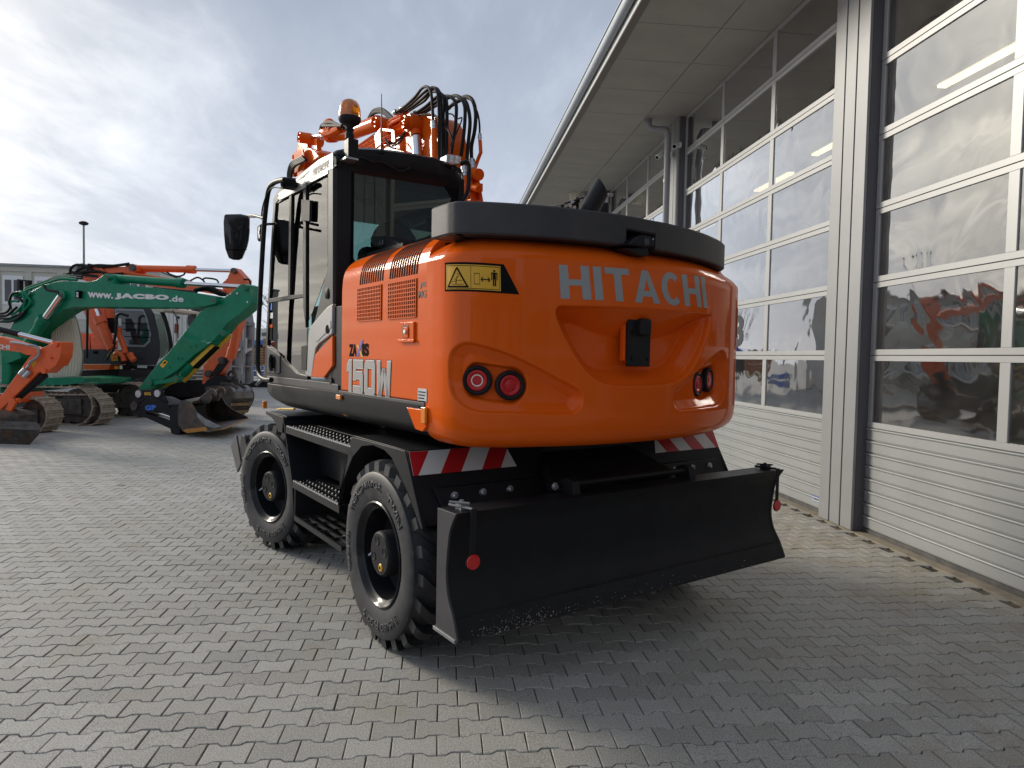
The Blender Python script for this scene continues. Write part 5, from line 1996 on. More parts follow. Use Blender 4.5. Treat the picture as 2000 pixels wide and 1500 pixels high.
upoly([(521, 734), (600, 742.5), (640, 747), (660, 752), (660, 766), (640, 762), (521, 746)], 1.612, 0.03, 'cab_sill', M['cap'], ex, 0.004)
upoly([(633, 738), (649, 715), (649, 600), (668, 597), (668, 764), (640, 748)], 1.623, 0.03, 'corner_panel', M['black'], ex, 0.003)
c = U(645, 744, 1.61)
K().cyl(c, c + np.array([0.02, 0, 0]), 0.022, 14).build('rubber_stop', M['black_matt'], ex)
# door handle pocket and grab
upoly([(521, 676), (541, 690), (546, 696), (546, 728), (541, 731), (521, 727)], 1.608, 0.015, 'handle_pocket', M['grey_panel'], ex, 0.005)
hp0 = U(533, 708, 1.600)
K().lathe([(0, 0.0), (0.04, 0.0), (0.05, 0.004), (0.05, 0.012), (0, 0.012)], hp0, (1, 0, 0), 24).build('handle_recess', M['ink'], ex)
K().tube([U(530, 692, 1.59), U(528, 700, 1.585), U(528, 716, 1.585), U(530, 724, 1.59)], 0.016, 10).build('handle', M['black_gloss'], ex)
for (x, y, x2, y2, mt) in ((525.5, 640, 531.5, 664, 'ink'), (525.5, 634, 532, 640, 'orange'), (526, 611, 533, 622, 'white'), (526, 592, 531, 606, 'blue_film')):
    upoly([(x, y), (x2, y - 0.5), (x2, y2 - 0.5), (x, y2)], 1.628, 0.002, 'sticker', M[mt], ex, 0, 0)
# interior
mb = K()
mb.box((2.0, 4.95, 1.50), (2.42, 5.45, 1.95))
mb.prism([(1.95, 4.80, 1.85), (1.95, 4.98, 1.85), (1.95, 4.86, 2.50), (1.95, 4.72, 2.50)], (0.50, 0, 0))
seat = mb.build('seat', M['seat'], ex, bevel=0.05, seg=3)
K().sphere((2.20, 4.73, 2.52), (0.19, 0.08, 0.19), 20, 12).build('headrest', M['seat'], ex)
K().box((2.47, 4.85, 1.9), (2.57, 5.5, 2.12)).box((1.82, 4.85, 1.9), (1.90, 5.5, 2.08)).build('armrest', M['inner'], ex, bevel=0.02)
K().box((2.30, 5.70, 1.5), (2.58, 5.9, 2.3)).cyl((2.15, 5.55, 1.5), (2.15, 5.62, 2.15), 0.05, 12).build('console', M['inner'], ex, bevel=0.02)
K().lathe([(0.17, -0.014), (0.184, -0.006), (0.184, 0.006), (0.17, 0.014)], (2.15, 5.60, 2.18), (0, 0.35, 1), 30, closed=True).box((2.0, 5.59, 2.17), (2.3, 5.61, 2.19)).build('steering_wheel', M['inner'], ex)
K().tube([(1.80, 4.60, 2.86), (1.95, 4.75, 2.82), (2.2, 5.0, 2.9), (2.5, 5.6, 2.94)], 0.03, 8).box((1.66, 4.52, 2.90), (2.59, 5.9, 2.975)).build('headliner', M['inner'], ex, bevel=0.01)
K().tube([V(800, 440, 4.9), V(835, 425, 5.1), V(870, 412, 5.3)], 0.035, 8).build('boom_guard_bar', M['inner'], ex)
# grille box behind the cab on the right
a0, a1, a2, a3 = V(805, 462, 4.30), V(872, 428, 4.30), V(872, 458, 4.30), V(815, 482, 4.30)
K().prism([(2.10, 4.30, 2.32), (2.10, 4.30, 2.47), (2.30, 4.30, 2.56), (2.62, 4.30, 2.60), (2.62, 4.30, 2.32)], (0, 0.12, 0)).build('duct_cover', M['black_matt'], ex, bevel=0.01)
for i in range(3):
    uu = 2.155 + i * 0.125
    K().box((uu, 4.296, 2.385 + i * 0.012), (uu + 0.09, 4.3005, 2.46 + i * 0.02)).build('vent', M['ink'], ex)
# wiper motor cover / cable at the roof edge
pts = spline([V(x, y, 4.38) for x, y in ((688, 313), (700, 308), (715, 311), (728, 317), (742, 316), (760, 324), (770, 330), (778, 334), (790, 333), (800, 328))], 4)
K().tube(pts, 0.007, 6).build('cable', M['hose'], ex)
K().box(V(657, 313, 4.40) - np.array([0.0, 0, 0.02]), V(664, 325, 4.40) + np.array([0, 0.05, 0])).cyl(V(654, 313, 4.40), V(660, 313, 4.40), 0.025, 12).build('lock_clamp', M['black_matt'], ex)
# beacon
bm0 = V(688, 313, 4.37)
mb = K()
mb.box((V(678, 300, 4.36)[0], 4.34, V(688, 309, 4.36)[2]), (V(698, 300, 4.36)[0], 4.42, V(688, 272, 4.36)[2]))
bpost = mb.build('beacon_bracket', M['black'], ex, bevel=0.004)
K().box((V(672, 300, 4.36)[0], 4.33, V(688, 310, 4.36)[2] - 0.012), (V(697, 300, 4.36)[0], 4.44, V(688, 310, 4.36)[2])).build('bracket_foot', M['zinc'], bpost)
bc = V(683, 233, 4.40)
zb = lambda y: V(683, y, 4.40)[2]
K().lathe([(0.0, zb(272)), (0.03, zb(272)), (0.03, zb(262)), (0.022, zb(258)), (0.03, zb(254)), (0.022, zb(250)), (0.030, zb(246)), (0.036, zb(243)), (0.040, zb(238)), (0.0, zb(238))], (bc[0], 4.40, 0), (0, 0, 1), 24).build('beacon_stem', M['black_matt'], bpost)
mb = K()
mb.lathe([(0.0, zb(244)), (0.045, zb(244)), (0.066, zb(240)), (0.076, zb(234)), (0.074, zb(230)), (0.0, zb(230))], (bc[0], 4.40, 0), (0, 0, 1), 32)
mb.build('beacon_base', M['black_matt'], bpost, smooth=40)
mb = K()
mb.lathe([(0.071, zb(230.5)), (0.0725, zb(224)), (0.070, zb(214)), (0.063, zb(205)), (0.050, zb(199)), (0.030, zb(195.5)), (0.0, zb(194.5))], (bc[0], 4.40, 0), (0, 0, 1), 36)
mb.build('beacon_lens', M['amber_glow'], bpost, smooth=60)
K().lathe([(0.0, zb(230)), (0.040, zb(230)), (0.040, zb(221)), (0.012, zb(220)), (0.012, zb(206)), (0.0, zb(206))], (bc[0], 4.40, 0), (0, 0, 1), 20).build('beacon_reflector', M['brick_red'], bpost)
# aerial
K().tube([V(745, 297, 4.40), V(745.5, 240, 4.40), V(745, 183, 4.40)], [0.007, 0.005, 0.003], 6).cyl(V(745, 300, 4.40), V(745, 294, 4.40), 0.02, 10).build('aerial', M['hose'], ex)
# work light
wl_ = K().prism([V(x, y, 4.36) for x, y in ((875, 301), (898, 304), (901, 306), (901, 320), (882, 322), (872, 318), (872, 303))], (0, 0.10, 0)).build('work_light', M['zinc'], ex, bevel=0.008)
for (x, y) in ((884, 308), (894, 309), (883, 315), (893, 316)):
    c = V(x, y, 4.355)
    K().lathe([(0, -0.004), (0.012, -0.003), (0.017, 0.004), (0, 0.004)], c, (0, 1, 0), 14).build('led', M['lens_clear'], wl_)
K().tube([V(882, 322, 4.38), V(880, 327, 4.40), V(886, 332, 4.44)], 0.012, 8).box(V(866, 318, 4.44), V(874, 330, 4.40)).build('work_light_bracket', M['black'], wl_)
K().tube(spline([V(x, y, 4.36) for x, y in ((901, 320), (909, 316), (914.5, 320), (916, 335), (915, 365), (911, 380), (903, 392))], 4), 0.016, 10).build('grab_rail', M['black_gloss'], ex)
# mirror, its arms and the long grab rail
rail = spline([U(x, y, 1.50) for x, y in ((556, 351), (546, 352.5), (535, 357), (527, 366), (522, 385), (516, 440), (510, 540), (505, 640), (503, 700), (504, 722), (509, 735), (518, 741), (530, 742))], 6)
K().tube(rail, 0.020, 12).build('grab_rail', M['black'], ex)
K().tube([U(556, 351, 1.50), (1.58, U(556, 351, 1.50)[1], 2.99)], 0.02, 8).box((1.52, U(560, 349, 1.55)[1] - 0.06, 2.955), (1.62, U(560, 349, 1.55)[1] + 0.05, 2.995)).tube([U(552, 353, 1.5), U(553, 362, 1.52)], 0.02, 8).build('rail_mount', M['black'], ex)
K().tube(spline([U(x, y, 1.48) for x, y in ((549, 367), (535, 366), (526, 372), (519, 385), (513, 405), (511, 425), (514, 432))], 4), 0.006, 6).build('cable', M['hose'], ex)
mu = 1.42
arm = [U(x, y, mu) for x, y in ((486, 421), (497, 421), (515, 426))]
K().tube(arm, 0.011, 8).tube([U(487, 424, mu), U(497, 424, mu), U(502, 422, mu)], 0.007, 6).tube([U(520, 438, mu), U(537, 437, 1.55)], 0.01, 8).build('mirror_arm', M['black'], ex)
ms = [(438, 421), (441, 418.5), (470, 418), (483, 421), (488, 424), (488, 452), (486, 470), (483, 482), (478, 494), (473, 505), (466, 508), (455, 507.5), (447, 504), (443, 494), (440, 486), (437.5, 460), (436.5, 435)]
MV = U(463, 463, mu)[1]
P3 = [V(x, y, MV) for x, y in ms]      # the mirror head faces the rear
mc = sum(P3) / len(P3)
mq = lambda p, k: mc + (p - mc) * k
mb = K()
vs = []
n = len(P3)
for (sc_, dd) in ((0.97, -0.05), (1.0, 0.0), (0.985, 0.012), (0.90, 0.018), (0.30, 0.020)):
    for p in P3:
        q = mc + (p - mc) * sc_
        # face bulges towards the rear where we stand
        vs.append((mq(p, sc_)[0] - dd * 0.3, mq(p, sc_)[1] - dd * 0.95, mq(p, sc_)[2]))
fs = [tuple(range(n))] + [tuple(4 * n + k for k in range(n))[::-1]]
for i in range(4):
    for k in range(n):
        fs.append((i * n + k, i * n + (k + 1) % n, (i + 1) * n + (k + 1) % n, (i + 1) * n + k))
mr = mb.add(vs, fs).build('mirror', M['mirror_dark'], ex, smooth=60)
K().tube([V(440.5, 486, MV - 0.018), V(462, 489, MV - 0.021), V(482, 487, MV - 0.018)], 0.004, 6).build('mirror_seam', M['ink'], mr)
K().box(U(505, 441, 1.5) - np.array([0.02, 0.02, 0]), U(514, 469, 1.5) + np.array([0.02, 0.02, 0])).build('camera_unit', M['black_matt'], ex, bevel=0.02)
for (x, y) in ((506, 447), (505, 454), (506, 461)):
    c = U(x, y, 1.475)
    K().cyl(c, c + np.array([0.01, 0, 0]), 0.018, 12).build('unit_lens', M['zinc'], ex)

# ---- boom, seen over the cab
BU = 2.86


def bpoly(pxs, u, th, name, mat, bevel=0.006, parent=None):
    return K().prism([U(x, y, u) for x, y in pxs], (th, 0, 0)).build(name, mat, parent or ex, bevel=bevel)


boom = bpoly([(686, 330), (684, 300), (702, 280), (728, 262), (760, 244), (790, 231), (815, 224), (832, 222), (842, 228), (850, 246), (856, 280), (862, 330), (866, 400), (830, 400), (828, 345), (812, 300), (780, 300), (740, 318)], BU, 0.30, 'boom', M['orange'])
bpoly([(818, 222), (842, 220), (850, 226), (848, 262), (842, 280), (826, 274), (812, 262), (812, 240)], BU - 0.035, 0.035, 'boom_plate', M['orange'])
bpoly([(848, 258), (838, 266), (826, 285), (822, 310), (822, 340), (838, 340), (846, 300), (856, 272)], BU - 0.04, 0.04, 'boom_rib', M['orange'])
# hard lines along the boom
for k in range(6):
    o_ = k * 5.0
    pts = spline([U(x, y + o_, BU - 0.02 - 0.012 * (k % 2)) for x, y in ((688, 298), (702, 284), (726, 268), (752, 253), (776, 240), (795, 231))], 4)
    K().tube(pts, 0.013, 8).build('hard_line', M['orange'], ex)
for (x, y) in ((760, 255), (760, 262)):
    K().tube(spline([U(x + dx, y + dy, BU - 0.06) for dx, dy in ((0, 0), (0, -16), (4, -20), (22, -30), (36, -36))], 4), 0.016, 8).build('hard_line', M['orange'], ex)
# valve box on the boom side
bpoly([(730, 265), (742, 249), (744, 282), (734, 290)], BU - 0.14, 0.02, 'valve_guard', M['orange'])
bpoly([(742, 249), (768, 252), (768, 259), (744, 256)], BU - 0.14, 0.14, 'valve_guard', M['orange'])
bpoly([(764, 254), (770, 254), (772, 278), (764, 278)], BU - 0.14, 0.02, 'valve_guard', M['orange'])
bpoly([(745, 256), (764, 258), (764, 280), (745, 280)], BU - 0.03, 0.03, 'valve_block', M['ink'])
bpoly([(733, 286), (744, 282), (790, 296), (790, 302), (744, 294)], BU - 0.10, 0.08, 'valve_shelf', M['orange'])
for pts in (((768, 280), (776, 276), (785, 266), (792, 256)), ((766, 285), (775, 282), (783, 275), (790, 262)), ((752, 270), (758, 280), (764, 288), (772, 290))):
    K().tube(spline([U(x, y, BU - 0.12) for x, y in pts], 5), 0.009, 6).build('cable', M['hose'], ex)


def boss(px, py, u, r, l, name='pin_boss'):
    c = U(px, py, u)
    e_ = K().lathe([(0.0, 0.012), (r * 0.55, 0.012), (r * 0.60, 0.0), (r * 0.62, 0.010), (r * 0.92, 0.010), (r, 0.0), (r, l), (0.0, l)], c, (1, 0, 0), 32).build(name, M['orange'], ex, smooth=35)
    K().lathe([(0, -0.002), (r * 0.12, -0.001), (r * 0.13, 0.013), (0, 0.013)], c, (1, 0, 0), 12).build('grease_nipple', M['zinc'], e_)
    return c


c = boss(786, 237, BU - 0.20, 0.062, 0.20)
ct = U(800, 240, BU - 0.17)
K().lathe([(0.0, -0.075), (0.075, -0.07), (0.088, 0.0), (0.075, 0.07), (0.0, 0.075)], (c[0] + 0.12, c[1], c[2]), (1, 0, 0), 30).build('rod_eye', M['orange'], ex, smooth=50)
yb = lambda y: U(800, y, BU - 0.15)
K().cyl((c[0] + 0.12, c[1], c[2] - 0.03), (c[0] + 0.12, c[1] - 0.04, yb(264)[2]), 0.056, 24).build('rod_end', M['orange'], ex)
K().cyl((c[0] + 0.12, c[1] - 0.04, yb(264)[2]), (c[0] + 0.12, c[1] - 0.22, 2.55), 0.046, 24).build('lift_cylinder_rod', M['chrome'], ex)
K().lathe([(0, 0.0), (0.10, 0.0), (0.115, 0.05), (0.115, 1.2), (0, 1.2)], (c[0] + 0.12, c[1] - 0.22, 2.60), (0, -0.12, -1), 24).build('lift_cylinder', M['orange'], ex)
boss(731, 238, BU - 0.14, 0.055, 0.16)
bpoly([(730, 232), (742, 226), (752, 233), (760, 246), (742, 252), (730, 244)], BU - 0.04, 0.10, 'bracket_plate', M['orange'])
# adjusting cylinder and front end of the boom
AU = 2.80
K().tube([U(648, 263, AU), U(690, 258, AU), U(738, 240, AU)], [0.078, 0.078, 0.074], 22).build('adjust_cylinder', M['orange'], ex)
K().cyl(U(644, 263.5, AU), U(652, 262.5, AU), 0.09, 24).build('gland_nut', M['orange'], ex)
K().cyl(U(600, 270, AU), U(646, 263.5, AU), 0.036, 20).build('adjust_rod', M['chrome'], ex)
K().tube([U(637, 262, AU - .1), U(650, 258, AU - .1), U(665, 250, AU - .1)], 0.045, 10).tube([U(632, 262, AU - .12), U(646, 256, AU - .12), U(646, 248, AU - .12)], 0.03, 8).build('port_pipe', M['orange'], ex)
K().sphere(U(641, 243, AU), (0.06, 0.13, 0.06), 16, 10).tube([U(634, 248, AU), U(632, 258, AU), U(640, 262, AU)], 0.06, 10).build('valve', M['orange'], ex)
for dy in (0, 2.5):
    K().tube(spline([U(x, y + dy, AU - 0.1) for x, y in ((626, 248), (629, 243), (640, 237.5), (652, 239), (662, 244), (672, 249))], 5), 0.013, 8).build('hose', M['hose'], ex)
K().tube([U(630, 246, AU - .13), U(648, 246, AU - .13), U(668, 246, AU - .13)], 0.018, 8).build('hose', M['hose'], ex)
boss(583.5, 267.5, AU - 0.16, 0.066, 0.30)
bpoly([(592, 258), (600, 259), (600, 300), (592, 300)], AU - 0.05, 0.06, 'link_plate', M['orange'])
bpoly([(612, 272), (618, 272), (620, 306), (615, 306)], AU - 0.05, 0.06, 'link_plate', M['orange'])
bpoly([(583, 276), (592, 276), (592, 300), (578, 296)], AU + 0.18, 0.05, 'link_plate', M['orange'])
bpoly([(570, 303), (584, 288), (590, 290), (594, 305), (593, 330), (572, 340)], AU - 0.28, 0.02, 'arm_plate', M['orange'])
bpoly([(586, 288), (606, 289), (615, 296), (622, 306), (610, 316), (598, 320), (594, 305)], AU - 0.22, 0.42, 'arm_head', M['orange'])
bpoly([(569, 302), (571, 302), (573, 345), (570, 345)], AU - 0.29, 0.05, 'arm_flange', M['orange'])
bpoly([(594, 312), (610, 314), (600, 332), (578, 345), (574, 330), (582, 318)], AU - 0.2, 0.3, 'arm', M['orange'])
for k in range(4):
    K().tube(spline([U(x + k * 1.8, y + k * 2.2, AU - 0.34) for x, y in ((592, 306), (582, 311), (572, 316), (566, 325), (563, 340), (563, 352))], 5), 0.018, 8).build('hose', M['hose'], ex)
for dy in (0, 3, 5.5):
    K().tube(spline([U(x, y + dy, BU - 0.02) for x, y in ((708, 253), (714, 246), (722, 228), (730, 216), (742, 213), (752, 217), (762, 226), (768, 232))], 5), 0.018, 8).build('hose', M['hose'], ex)
bpoly([(778, 208), (790, 208), (796, 214), (790, 218), (782, 226)], BU - 0.05, 0.04, 'hose_bracket', M['orange'])

# hose loops from the boom foot to the boom
hl = [  # arcs: start on boom, peak, end behind the cab
    (((772, 220), (790, 208), (810, 190), (824, 173), (834, 169.5), (841, 178), (844, 200), (846, 236)), 2.70, 0.019),
    (((780, 219), (802, 204), (822, 186), (834, 176), (845, 171), (854, 178), (857, 205), (858, 250), (858, 310)), 2.74, 0.020),
    (((786, 220), (808, 206), (828, 190), (840, 178), (850, 172), (859, 182), (862, 215), (863, 260), (864, 312)), 2.78, 0.020),
    (((790, 222), (812, 208), (830, 196), (842, 181), (853, 180), (866, 190), (866, 240), (866, 315)), 2.82, 0.018),
    (((808, 224), (832, 208), (850, 192), (862, 186), (871, 194), (873, 225), (872, 270), (872, 316)), 2.84, 0.023),
    (((818, 222), (838, 210), (858, 194), (872, 188), (884, 192), (891, 206), (890, 240), (885, 275), (882, 300)), 2.90, 0.023),
    (((826, 222), (850, 207), (872, 193), (888, 187), (900, 192), (908, 210), (907, 250), (903, 285), (900, 305)), 2.96, 0.023),
    (((868, 215), (884, 205), (897, 197), (907, 195), (914, 210), (918, 240), (914, 285), (912, 318), (913, 325)), 3.02, 0.024),
    (((876, 212), (888, 200), (902, 191), (914, 189), (924, 198), (929, 222), (927, 255), (921, 285), (921, 312)), 3.08, 0.025),
    (((904, 190), (920, 196), (931, 216), (936, 238), (937, 262)), 3.12, 0.013),
    (((808, 231), (820, 225), (835, 223), (848, 226), (862, 236), (872, 250), (880, 262), (886, 280)), 2.80, 0.012),
    (((872, 222), (884, 224), (890, 238), (886, 262), (880, 285)), 2.90, 0.010),
    (((895, 232), (902, 230), (900, 240), (893, 256), (886, 274)), 2.93, 0.009),
]
for pts, u, r in hl:
    ho = K().tube(spline([U(x, y, u) for x, y in pts], 6), r * 0.66, 10).build('hose', M['hose'], ex)
for (x, y, x2, y2, u, r) in ((846, 237, 847.5, 252, 2.70, 0.022), (921, 312, 924, 330, 3.08, 0.030), (937, 262, 937.5, 274, 3.12, 0.016), (906, 326, 908, 345, 2.96, 0.028), (914, 330, 916, 348, 3.02, 0.028), (770, 221, 774, 218, 2.70, 0.022), (777, 221, 782, 218, 2.74, 0.022), (806, 225, 812, 221, 2.84, 0.024)):
    K().cyl(U(x, y, u), U(x2, y2, u), r, 14).cyl(U((x + x2) / 2, (y + y2) / 2, u), U((x + x2) / 2 + (x2 - x) * .15, (y + y2) / 2 + (y2 - y) * .15, u), r * 1.25, 6).build('hose_fitting', M['zinc'], ex)
for pts, u, r in ((((847.5, 252), (848, 280), (849, 318)), 2.70, 0.024), (((924, 330), (927, 360), (929, 400)), 3.08, 0.034), (((937.5, 274), (939, 298), (934, 310), (927, 330)), 3.12, 0.016), (((908, 345), (908, 370), (909, 400)), 2.96, 0.032), (((916, 348), (919, 372), (922, 400)), 3.02, 0.032), (((930, 345), (935, 370), (940, 400)), 3.10, 0.022)):
    K().tube([U(x, y, u) for x, y in pts], r, 12).build('steel_pipe', M['orange'], ex)
K().cyl(U(922, 341, 3.05), U(936, 341, 3.05), 0.05, 14).box(U(915, 366, 3.06) - np.array([0.03, 0, 0.0]), U(937, 373, 3.06) + np.array([0.03, 0, 0])).cyl(U(918, 366, 3.0), U(935, 369, 3.0), 0.03, 10).build('pipe_manifold', M['orange'], ex)
bpoly([(905, 390), (920, 388), (920, 404), (905, 404)], 2.95, 0.1, 'pipe_clamp', M['orange'])
# boom foot bracket and tower hidden behind the cab
K().box((2.66, 4.30, 1.45), (3.2, 5.6, 2.2)).build('boom_foot', M['orange'], ex, bevel=0.01)
K().box((3.25, 4.3, 1.45), (4.06, 5.95, 2.15)).build('tank_box', M['orange'], ex, bevel=0.04)

# ------------------------------------------------------------------ the other machines in the yard
class Stand:
    """a vertical working plane through a ground point: along d, depth along n"""

    def __init__(s, x, y, deg):
        s.p = np.array([x, y, 0.0])
        a = R(deg)
        s.d = np.array([math.cos(a), math.sin(a), 0])
        s.n = np.array([-math.sin(a), math.cos(a), 0])

    def at(s, px, py, off=0.0):
        return on_plane(px, py, s.n, s.n @ s.p + off)


def machine(name, label, cat, st):
    e = empty(name, st.p)
    tag(e, label, cat)
    return e


class Kit:
    def __init__(s, st, root):
        s.st, s.root = st, root

    def mb(s):
        return MB(s.st.p)

    def poly(s, pts, off, th, name, mat, parent=None, bevel=0.004, smooth=30):
        return s.mb().prism([s.st.at(x, y, off) for x, y in pts], s.st.n * th).build(name, mat, parent or s.root, bevel=bevel, smooth=smooth)

    def tube(s, pts, off, r, name, mat, parent=None, n=10, sp=0):
        P = [s.st.at(x, y, off) for x, y in pts]
        if sp:
            P = spline(P, sp)
        return s.mb().tube(P, r, n).build(name, mat, parent or s.root)

    def disc(s, x, y, off, r, th, name, mat, parent=None, n=24):
        c = s.st.at(x, y, off)
        return s.mb().cyl(c, c + s.st.n * th, r, n).build(name, mat, parent or s.root)

    def text(s, t, q, off, mat, parent=None, bold=0.0, name='lettering', spacing=1.0):
        P = [s.st.at(x, y, off) for x, y in q]     # lower-left, lower-right, upper-right, upper-left
        return lettering(name, t, lambda a, b, h: (P[0] * (1 - a) + P[1] * a) * (1 - b) + (P[3] * (1 - a) + P[2] * a) * b, mat, parent or s.root, s.st.p, bold=bold, spacing=spacing)


def crawler(kit, c, d, n, length, hgt, width, npads, name='crawler_track'):
    """c: ground point under the near, leading end; d points backwards along the track, n across"""
    r = hgt / 2
    root = empty(name)
    root.parent = kit.root
    L = length - hgt
    per = 2 * L + 2 * math.pi * r

    def pt(s):
        s %= per
        if s < L:
            return np.array([r + s, 0.0]), np.array([1.0, 0])
        s -= L
        if s < math.pi * r:
            w = s / r
            return np.array([r + L + r * math.sin(w), r - r * math.cos(w)]), np.array([math.cos(w), math.sin(w)])
        s -= math.pi * r
        if s < L:
            sag = -0.02 * math.sin(math.pi * s / L)
            return np.array([r + L - s, hgt + sag]), np.array([-1.0, 0])
        s -= L
        w = s / r
        return np.array([r - r * math.sin(w), r + r * math.cos(w)]), np.array([-math.cos(w), -math.sin(w)])

    w3 = lambda q, k, h=0: c + d * q[0] + n * k + np.array([0, 0, q[1]])
    for i in range(npads):
        q, t = pt(per * (i + 0.5) / npads)
        nr = np.array([t[1], -t[0]])          # outward
        hl_ = per / npads * 0.47
        mb = kit.mb()
        sec = [q - t * hl_ - nr * 0.03, q + t * hl_ - nr * 0.03, q + t * hl_, q + t * hl_ * 0.55, q + t * hl_ * 0.45 + nr * 0.028, q + t * hl_ * 0.15 + nr * 0.028, q + t * 0.0, q - t * hl_]
        mb.prism([w3(p, 0) for p in sec], n * width)
        mb.build('track_pad', M['track'], root, smooth=0)
    mb = kit.mb()
    for (cx, rr_) in ((r, r - 0.05), (r + L, r - 0.05)):
        kit.mb().cyl(w3((cx, r), width * 0.2), w3((cx, r), width * 0.8), rr_, 28).build('sprocket', M['track_frame'], root)
    mb = kit.mb()
    mb.prism([w3((r * 0.7, r * 0.55), width * 0.08), w3((r + L + 0.3 * r, r * 0.55), width * 0.08), w3((r + L + 0.3 * r, r * 1.35), width * 0.08), w3((r * 0.7, r * 1.35), width * 0.08)], n * width * 0.8)
    for k in range(6):
        x = r + L * (k + 0.5) / 6
        mb.cyl(w3((x, 0.10), width * 0.2), w3((x, 0.10), width * 0.8), 0.085, 14)
    mb.build('track_frame', M['track_frame'], root, bevel=0.01)
    return root


# ---- green crawler excavator
g0 = Stand(-5.0, 14.4, -24)
ge = machine('crawler_excavator', 'green crawler excavator with white web address lettering on its boom', 'excavator', g0)
G = Kit(g0, ge)
GM = M['green']
G.poly([(0, 655), (20, 640), (40, 602), (52, 580), (60, 571), (72, 563), (86, 556), (105, 551), (130, 548.5), (170, 551), (188, 547), (196, 541.5), (205, 534.5), (213, 535), (217, 545), (221, 554), (300, 562), (374, 571), (408, 577), (421, 581), (427, 588), (424, 594), (408, 598), (387, 601.5), (310, 601), (234, 600), (146, 600), (125, 605), (104, 618), (78, 637), (56, 662), (40, 700), (0, 715)], -0.22, 0.44, 'boom', GM, bevel=0.012)
G.poly([(379, 576), (400, 579), (416, 582), (424, 588), (416, 594), (400, 598), (382, 597), (378, 590)], -0.245, 0.03, 'boom_plate', GM, bevel=0.004)
for (x, y, r) in ((417, 587, 0.07), (208, 542, 0.06), (119, 577, 0.11), (475, 561, 0.06), (291, 747, 0.07), (343, 740, 0.07), (435, 650, 0.06)):
    G.disc(x, y, -0.29, r, 0.12, 'pin', M['green'])
    G.disc(x, y, -0.295, r * 0.5, 0.02, 'pin_head', M['steel_worn'])
G.text('www.', ((171, 581), (221, 583.5), (221, 574), (171, 570)), -0.228, M['white'], bold=0.045)
G.text('JACBO', ((224, 584.5), (330, 588.5), (330, 576), (224, 572)), -0.228, M['white'], bold=0.085, spacing=1.16)
G.text('.de', ((331, 589), (358.5, 590), (358.5, 578), (331, 577)), -0.228, M['white'], bold=0.03)
G.poly([(140, 566), (150, 566.5), (150, 581), (140, 580)], -0.27, 0.05, 'lamp_bracket', GM)
G.poly([(147, 568), (155, 568), (153.5, 582.5), (147, 581.5)], -0.30, 0.09, 'work_lamp', M['ink'])
for i in range(4):
    G.poly([(149, 570.5 + i * 2.7), (153, 570.5 + i * 2.7), (152.8, 572.2 + i * 2.7), (149, 572.2 + i * 2.7)], -0.303, 0.004, 'lamp_bar', M['zinc'], bevel=0)
G.tube([(216, 543), (352, 553)], 0, 0.085, 'arm_cylinder', GM, n=18)
G.tube([(346, 552.5), (359, 553.5)], 0, 0.10, 'gland', GM, n=18)
G.tube([(357, 553.3), (470, 560)], 0, 0.045, 'arm_rod', M['chrome'], n=14)
G.poly([(467, 557), (476, 554), (484, 557), (487, 570), (493, 592), (470, 612), (443, 632), (430, 650), (414, 668), (378, 694), (348, 722), (323, 738), (312, 748), (299, 760.5), (270, 761.5), (275, 752), (283, 742), (309, 709), (328, 690), (358, 652), (389, 611), (401, 600), (426, 588), (448, 575)], -0.17, 0.34, 'stick', GM, bevel=0.01)
for (x, y) in ((463, 573), (444, 577), (483, 590), (370, 677), (381, 676), (347, 700), (354, 701), (330, 717)):
    G.disc(x, y, -0.185, 0.02, 0.02, 'clip', M['zinc'] if y < 600 else GM, n=8)
wst = G.poly([(312, 714), (321, 702.5), (328, 707), (318.5, 719)], -0.176, 0.004, 'warning_sticker', M['yellow'], bevel=0)
G.poly([(317, 711), (322.5, 705), (325, 709)], -0.178, 0.001, 'pictogram', M['ink'], wst, bevel=0)
G.poly([(286, 744), (293, 741), (303, 744), (320, 742), (340, 735), (346, 738), (345, 744), (335, 747), (312, 750), (296, 753), (288, 752)], -0.24, 0.06, 'bucket_link', GM)
G.tube([(437, 650), (416, 674)], -0.02, 0.075, 'bucket_cylinder', GM, n=14)
G.tube([(450, 655), (359, 744)], 0.06, 0.045, 'guard_tube', M['yellow_paint'], n=10)
G.poly([(413, 671), (418, 676), (376, 716), (370, 710)], -0.10, 0.14, 'cylinder_guard', M['yellow_paint'])
G.poly([(418, 676), (421, 679), (379, 720), (376, 716)], -0.09, 0.12, 'guard_strip', M['ink'])
G.tube([(376, 709), (357, 730)], -0.02, 0.095, 'bucket_cylinder', GM, n=16)
G.tube([(357, 730), (345, 740)], -0.02, 0.045, 'bucket_rod', M['chrome'], n=12)
G.tube([(352, 741), (300, 762), (330, 790)], 0.03, 0.035, 'hose', M['yellow_paint'], n=8)
qc = G.poly([(263, 764), (268, 761), (314, 761.5), (327, 786), (320, 788), (300, 782), (288, 776), (272, 788), (262, 785)], -0.26, 0.04, 'coupler_plate', M['black_matt'])
for (x, y) in ((269.5, 769.5), (306.5, 768.5)):
    G.disc(x, y, -0.30, 0.075, 0.05, 'coupler_pin', M['zinc'], qc)
G.text('SG', ((282, 772), (295, 772), (294, 766), (281, 766)), -0.264, M['yellow'], qc, bold=0.05)
G.poly([(254, 793), (256, 787), (262, 784), (270, 786), (273, 790), (288, 776), (300, 777), (312, 782), (330, 791), (333, 812), (318, 806), (300, 804), (283, 807), (262, 808), (255, 803)], -0.30, 0.5, 'tilt_frame', M['black'], bevel=0.012)
G.poly([(258, 806), (283, 807), (334, 825), (334, 838), (283, 815), (262, 812)], -0.30, 0.10, 'tilt_arm', M['black'])
